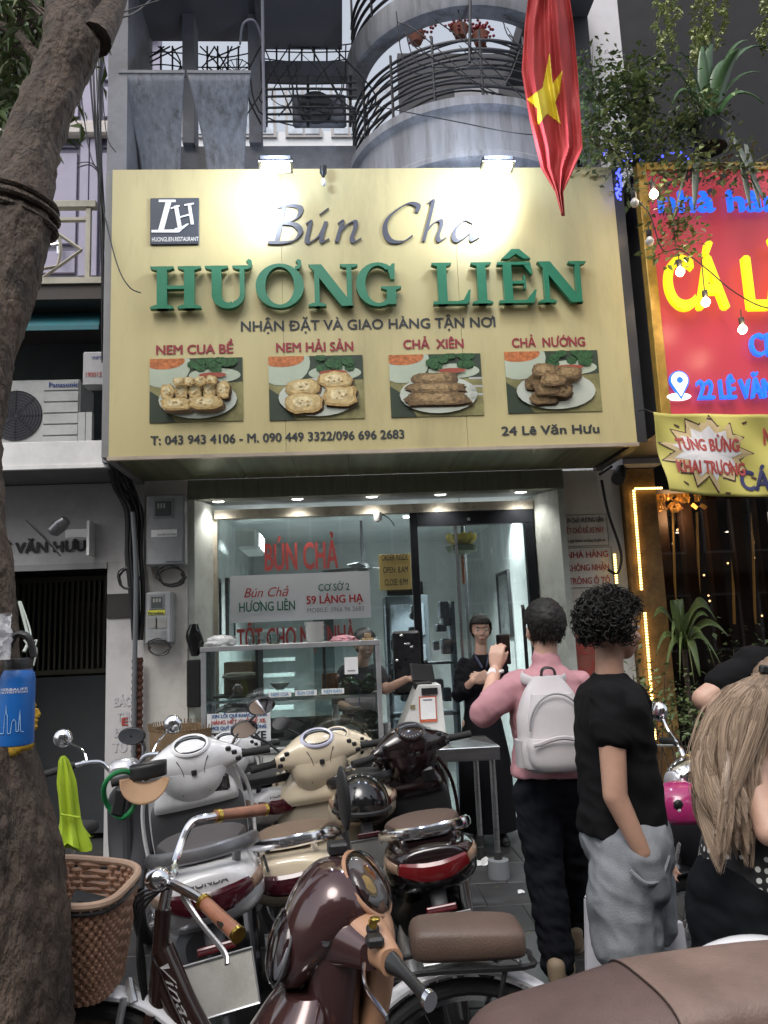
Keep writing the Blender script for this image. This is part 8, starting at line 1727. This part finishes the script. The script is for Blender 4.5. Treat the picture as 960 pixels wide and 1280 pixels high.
m.grid(lambda u, v: Vector((P(452, 880, YV).x+(u-.5)*.26, YV-.15-.03*math.sin(PI*u), P(452, 868, YV).z-v*.5)), 10, 8); m.build('apron', mat('apron_pink', (.5, .38, .42), .8), VN, solid=.004); MB().tube([P(446, 845, YV-.12), P(450, 868, YV-.17), P(447, 900, YV-.19)], .012, flat=.4).build('apron_strap', mat('strap_blue', (.02, .05, .2), .7), VN)
for s in (-1, 1): m = MB(); chain(m, [hip+Vector((s*.08, 0, 0)), Vector((hip.x+s*.09, YV, .1))], [.11, .075]); remesh(m, 'trouser_leg', navy, VN, .012, 3); shoe(VN, (hip.x+s*.09, YV+.04, 0), (hip.x+s*.1, YV-.17, 0), dks, BLACK)
hairshell(VN, hc, Mv, 1.0, lambda l: l.z > .045, r=(.092, .114, .104), name='cap', amp=0, m_=BLACK); MB().grid(lambda u, v: Vector(hc)+Mv.to_3x3() @ Vector(((u-.5)*.15, .085+.075*v*math.sin(PI*(.15+.7*u)), .052-.02*v)), 12, 4).build('cap_peak', BLACK, VN, solid=.004); hairshell(VN, hc, Mv, .98, lambda l: l.y < -.01 and l.z > -.06 and l.z < .06)
p = w2+Vector((.11, -.02, .01)); one(MB().box(p.x-.02, p.x+.02, p.y-.003, p.y+.003, p.z-.03, p.z+.03, .001), 'receipt', paper, 'small white slip in the hand of the vendor', 'receipt')
# ---------------------------------------------------------------- woman with long blonde hair
YG = 2.5; BL = W('person', 'woman with very long blonde hair and a polka dot top', 'person', (P(945, 1150, YG).x, YG, 0), 'people at the right edge')
hc = P(985, 872, YG); nk = P(972, 925, YG); hip = P(940, 1105, YG); s1, s2 = P(938, 965, YG-.1), P(1010, 965, YG+.05)
m = MB(); Mg = headshape(m, hc, (.9, .45, 0), 1.0); cap(m, hc+Vector((0, 0, -.05)), nk, .05, .055); cap(m, nk+Vector((0, 0, -.06)), hip, .11, .12, 1.1, .9); cap(m, s1, s2, .052, .05); e1, w1 = P(962, 1040, YG-.2), P(1010, 1045, YG-.25); chain(m, [s1, e1, w1], [.05, .042, .03]); hand(m, w1, (1, 0, .2), (0, -1, 0), 1, .6); chain(m, [s2, P(1050, 1030, YG), P(1070, 1090, YG)], [.05, .04, .03]); hand(m, P(1070, 1090, YG), (.3, 0, -1), (1, 0, 0), 1, .4)
for s in (-1, 1): chain(m, [hip+Vector((s*.08, 0, 0)), Vector((hip.x+s*.09, YG, .5)), Vector((hip.x+s*.09, YG, .08))], [.09, .06, .04])
remesh(m, 'body', skin, BL, .0065, 4)
faceparts(BL, hc, None, 1.0, Mg)
def polka():
    m_ = mat('polka_black', (.014, .014, .016), .8, bump=.2); nt = m_.node_tree; N = nt.nodes; L = nt.links; b = N['Principled BSDF']
    v = N.new('ShaderNodeTexVoronoi'); v.inputs['Scale'].default_value = 34; v.inputs['Randomness'].default_value = .25; tc = N.new('ShaderNodeTexCoord'); L.new(tc.outputs['Object'], v.inputs['Vector'])
    mr = N.new('ShaderNodeMapRange'); mr.inputs[1].default_value = .3; mr.inputs[2].default_value = .26; L.new(v.outputs['Distance'], mr.inputs[0]); mx = N.new('ShaderNodeMix'); mx.data_type = 'RGBA'; L.new(mr.outputs[0], mx.inputs[0]); mx.inputs[6].default_value = (.014, .014, .016, 1); mx.inputs[7].default_value = (.6, .6, .58, 1); L.new(mx.outputs[2], b.inputs['Base Color']); return m_
m = MB(); m.ell(P(958, 1010, YG), (.16, .13, .13)); cap(m, P(955, 1015, YG), P(944, 1080, YG), .145, .172, 1, .9); remesh(m, 'polka_dot_top', polka(), BL, .008, 5, wrinkle(.008, 8))
m = MB(); cap(m, hip+Vector((0, 0, .07)), hip, .14, .165, 1, .85); chain(m, [hip+Vector((-.05, 0, -.02)), Vector((hip.x-.07, YG, .5)), Vector((hip.x-.07, YG, .1))], [.15, .14, .13]); chain(m, [hip+Vector((.07, 0, -.02)), Vector((hip.x+.11, YG, .5)), Vector((hip.x+.11, YG, .1))], [.15, .14, .13]); remesh(m, 'trousers', mat('trousers_black', (.007, .008, .01), .9, bump=.2, spec=.15), BL, .01, 5, wrinkle(.012, 8))
for s in (-1, 1): shoe(BL, (hip.x+s*.09, YG-.04, 0), (hip.x+s*.1+.1, YG+.16, 0), dks, BLACK)
def hairmat(name, c1, c2):
    m_ = mat(name, c1, .38, var=0, bump=0, spec=.35); nt = m_.node_tree; N = nt.nodes; L = nt.links; b = N['Principled BSDF']; oi = N.new('ShaderNodeNewGeometry'); mx = N.new('ShaderNodeMix'); mx.data_type = 'RGBA'; mx.inputs[6].default_value = (*c1, 1); mx.inputs[7].default_value = (*c2, 1); L.new(oi.outputs['Random Per Island'], mx.inputs[0]); L.new(mx.outputs[2], b.inputs['Base Color']); b.inputs['Anisotropic'].default_value = .5; return m_
bh = hairmat('hair_blonde', (.5, .38, .28), (.17, .115, .08)); rr = random.Random(77); m = MB()
core = MB(); core.loft([sring(P(x, y, YG-.08), r_, r_*.6, 24, 2.2, 'z') for x, y, r_ in ((962, 842, .05), (948, 870, .08), (926, 912, .098), (912, 955, .09), (904, 1000, .075), (903, 1035, .045))]); core.build('hair_mass', bh, BL)
LK = [(-1+2*(q+.5)/46+rr.uniform(-.03, .03), rr.uniform(0, 1), rr.uniform(.7, 1.08), rr.uniform(0, 6.3), rr.uniform(5, 11), rr.uniform(-1, 1)) for q in range(46)]*2
LK = [(a_, b_2 if i_ < 46 else rr.uniform(0, 1), c_2 if i_ < 46 else rr.uniform(.7, 1.1), d_2+i_, e_2, f_2) for i_, (a_, b_2, c_2, d_2, e_2, f_2) in enumerate(LK)]
for k in range(13500):
    u0, dp, lng, wv, am, tw = LK[k % len(LK)]; ju = rr.gauss(0, .055); lng *= rr.uniform(.86, 1.04)
    if rr.random() < .03: ju *= 3
    d_ = YG-.09-.1*math.sqrt(max(0, 1-u0*u0))*(.25+.75*dp); x0 = 960+(u0+ju)*13
    pts = [P(x0, 836+rr.uniform(0, 14)+abs(u0)*7, YG-.04)]
    cs = ((944, 24, 866), (926, 34, 905), (914, 35, 950), (908, 34, 992), (906, 30, 1028), (908, 25, 1060))
    for j, (cxx, hw, y) in enumerate(cs):
        t_ = (j+1)/6; uu = u0+ju*(1.6-.95*t_); yy = 836+(y-836)*lng*(1 if u0 < .3 else 1.0); pts.append(P(cxx+uu*hw*(1.1 if j < 2 else 1)+(9+.25*am)*t_**.8*math.sin(1.1+u0*1.6+.12*wv+t_*6.5)+rr.uniform(-1.2, 1.2), yy+(8*tw*t_), d_+.03*t_*math.cos(wv+t_*5.5)-.005*j))
    m.tube(smoothpath(pts, 2), [.0008, .0011, .0011, .0009, .0003], n=3)
m.build('hair_strands', bh, BL, kind='stuff')
m = MB()
for k in range(26):
    x0 = rr.uniform(938, 958); m.tube(smoothpath([P(x0+10, 850, YG-.12), P(x0, 930, YG-.16), P(x0-6+rr.uniform(-8, 8), 985, YG-.17), P(x0+rr.uniform(0, 14), 1030+rr.uniform(-20, 15), YG-.16)], 6), [.002, .003, .0008], n=3)
m.build('loose_strands', bh, BL, kind='stuff')
hairshell(BL, hc, Mg, 1.0, lambda l: l.z > .04 or (l.y < .02 and l.z > -.1), r=(.088, .108, .104), m_=bh)
hb = W('hair_clip', 'black clip on top of the blonde hair', 'hair clip', P(957, 838, YG-.08)); MB().box(-.03, .035, -.012, .012, -.014, .014, .006, M=TR(P(961, 838, YG-.1), 0, R(12))).build('clip', BLACK, hb)
# ---------------------------------------------------------------- person in black bending behind her
YK = 3.0; BN2 = W('person', 'person in a black tee shirt bending over behind the blonde woman', 'person', (P(985, 1100, YK).x, YK, 0), 'people at the right edge')
sh1, el1, wr1 = P(940, 834, YK-.1), P(880, 874, YK-.12), P(925, 902, YK-.16); hip = P(1030, 960, YK+.05); nk = P(965, 805, YK)
hc = P(950, 770, YK+.1); hc = P(1005, 800, YK-.1)
m = MB(); Mk = headshape(m, hc, (.2, -.8, 0), 1.0); cap(m, hc+Vector((0, .02, -.04)), P(985, 835, YK), .055, .06); cap(m, P(975, 850, YK), hip, .11, .12); chain(m, [sh1, el1, el1.lerp(wr1, .35), wr1], [.055, .044, .046, .03]); hand(m, wr1, (1, 0, -.3), (0, -1, 0), 1, .6)
for s in (-1, 1): chain(m, [hip+Vector((s*.08, 0, 0)), Vector((hip.x+s*.09, YK, .5)), Vector((hip.x+s*.09, YK, .08))], [.09, .06, .04])
remesh(m, 'body', skin, BN2, .007, 4)
m = MB(); chain(m, [sh1+Vector((0, 0, 0)), sh1.lerp(el1, .6)], [.07, .07]); m.ell(P(1008, 862, YK), (.17, .15, .15)); cap(m, P(985, 870, YK), hip, .155, .15); cap(m, sh1, P(1010, 840, YK+.1), .08, .08); remesh(m, 'tee_shirt', blackt, BN2, .009, 5, wrinkle(.01, 8))
m = MB(); cap(m, hip+Vector((0, 0, .03)), hip, .14, .16)
for s in (-1, 1): chain(m, [hip+Vector((s*.08, 0, -.02)), Vector((hip.x+s*.09, YK, .1))], [.12, .08])
remesh(m, 'trousers', navy, BN2, .011, 4); hairshell(BN2, hc, Mk, 1.0, lambda l: l.z > .04 or (l.y < .02 and l.z > -.1))
for s in (-1, 1): shoe(BN2, (hip.x+s*.09, YK+.04, 0), (hip.x+s*.1, YK-.17, 0), dks, BLACK)
for o in bpy.data.objects:
    if '_w' in o: del o['_w']
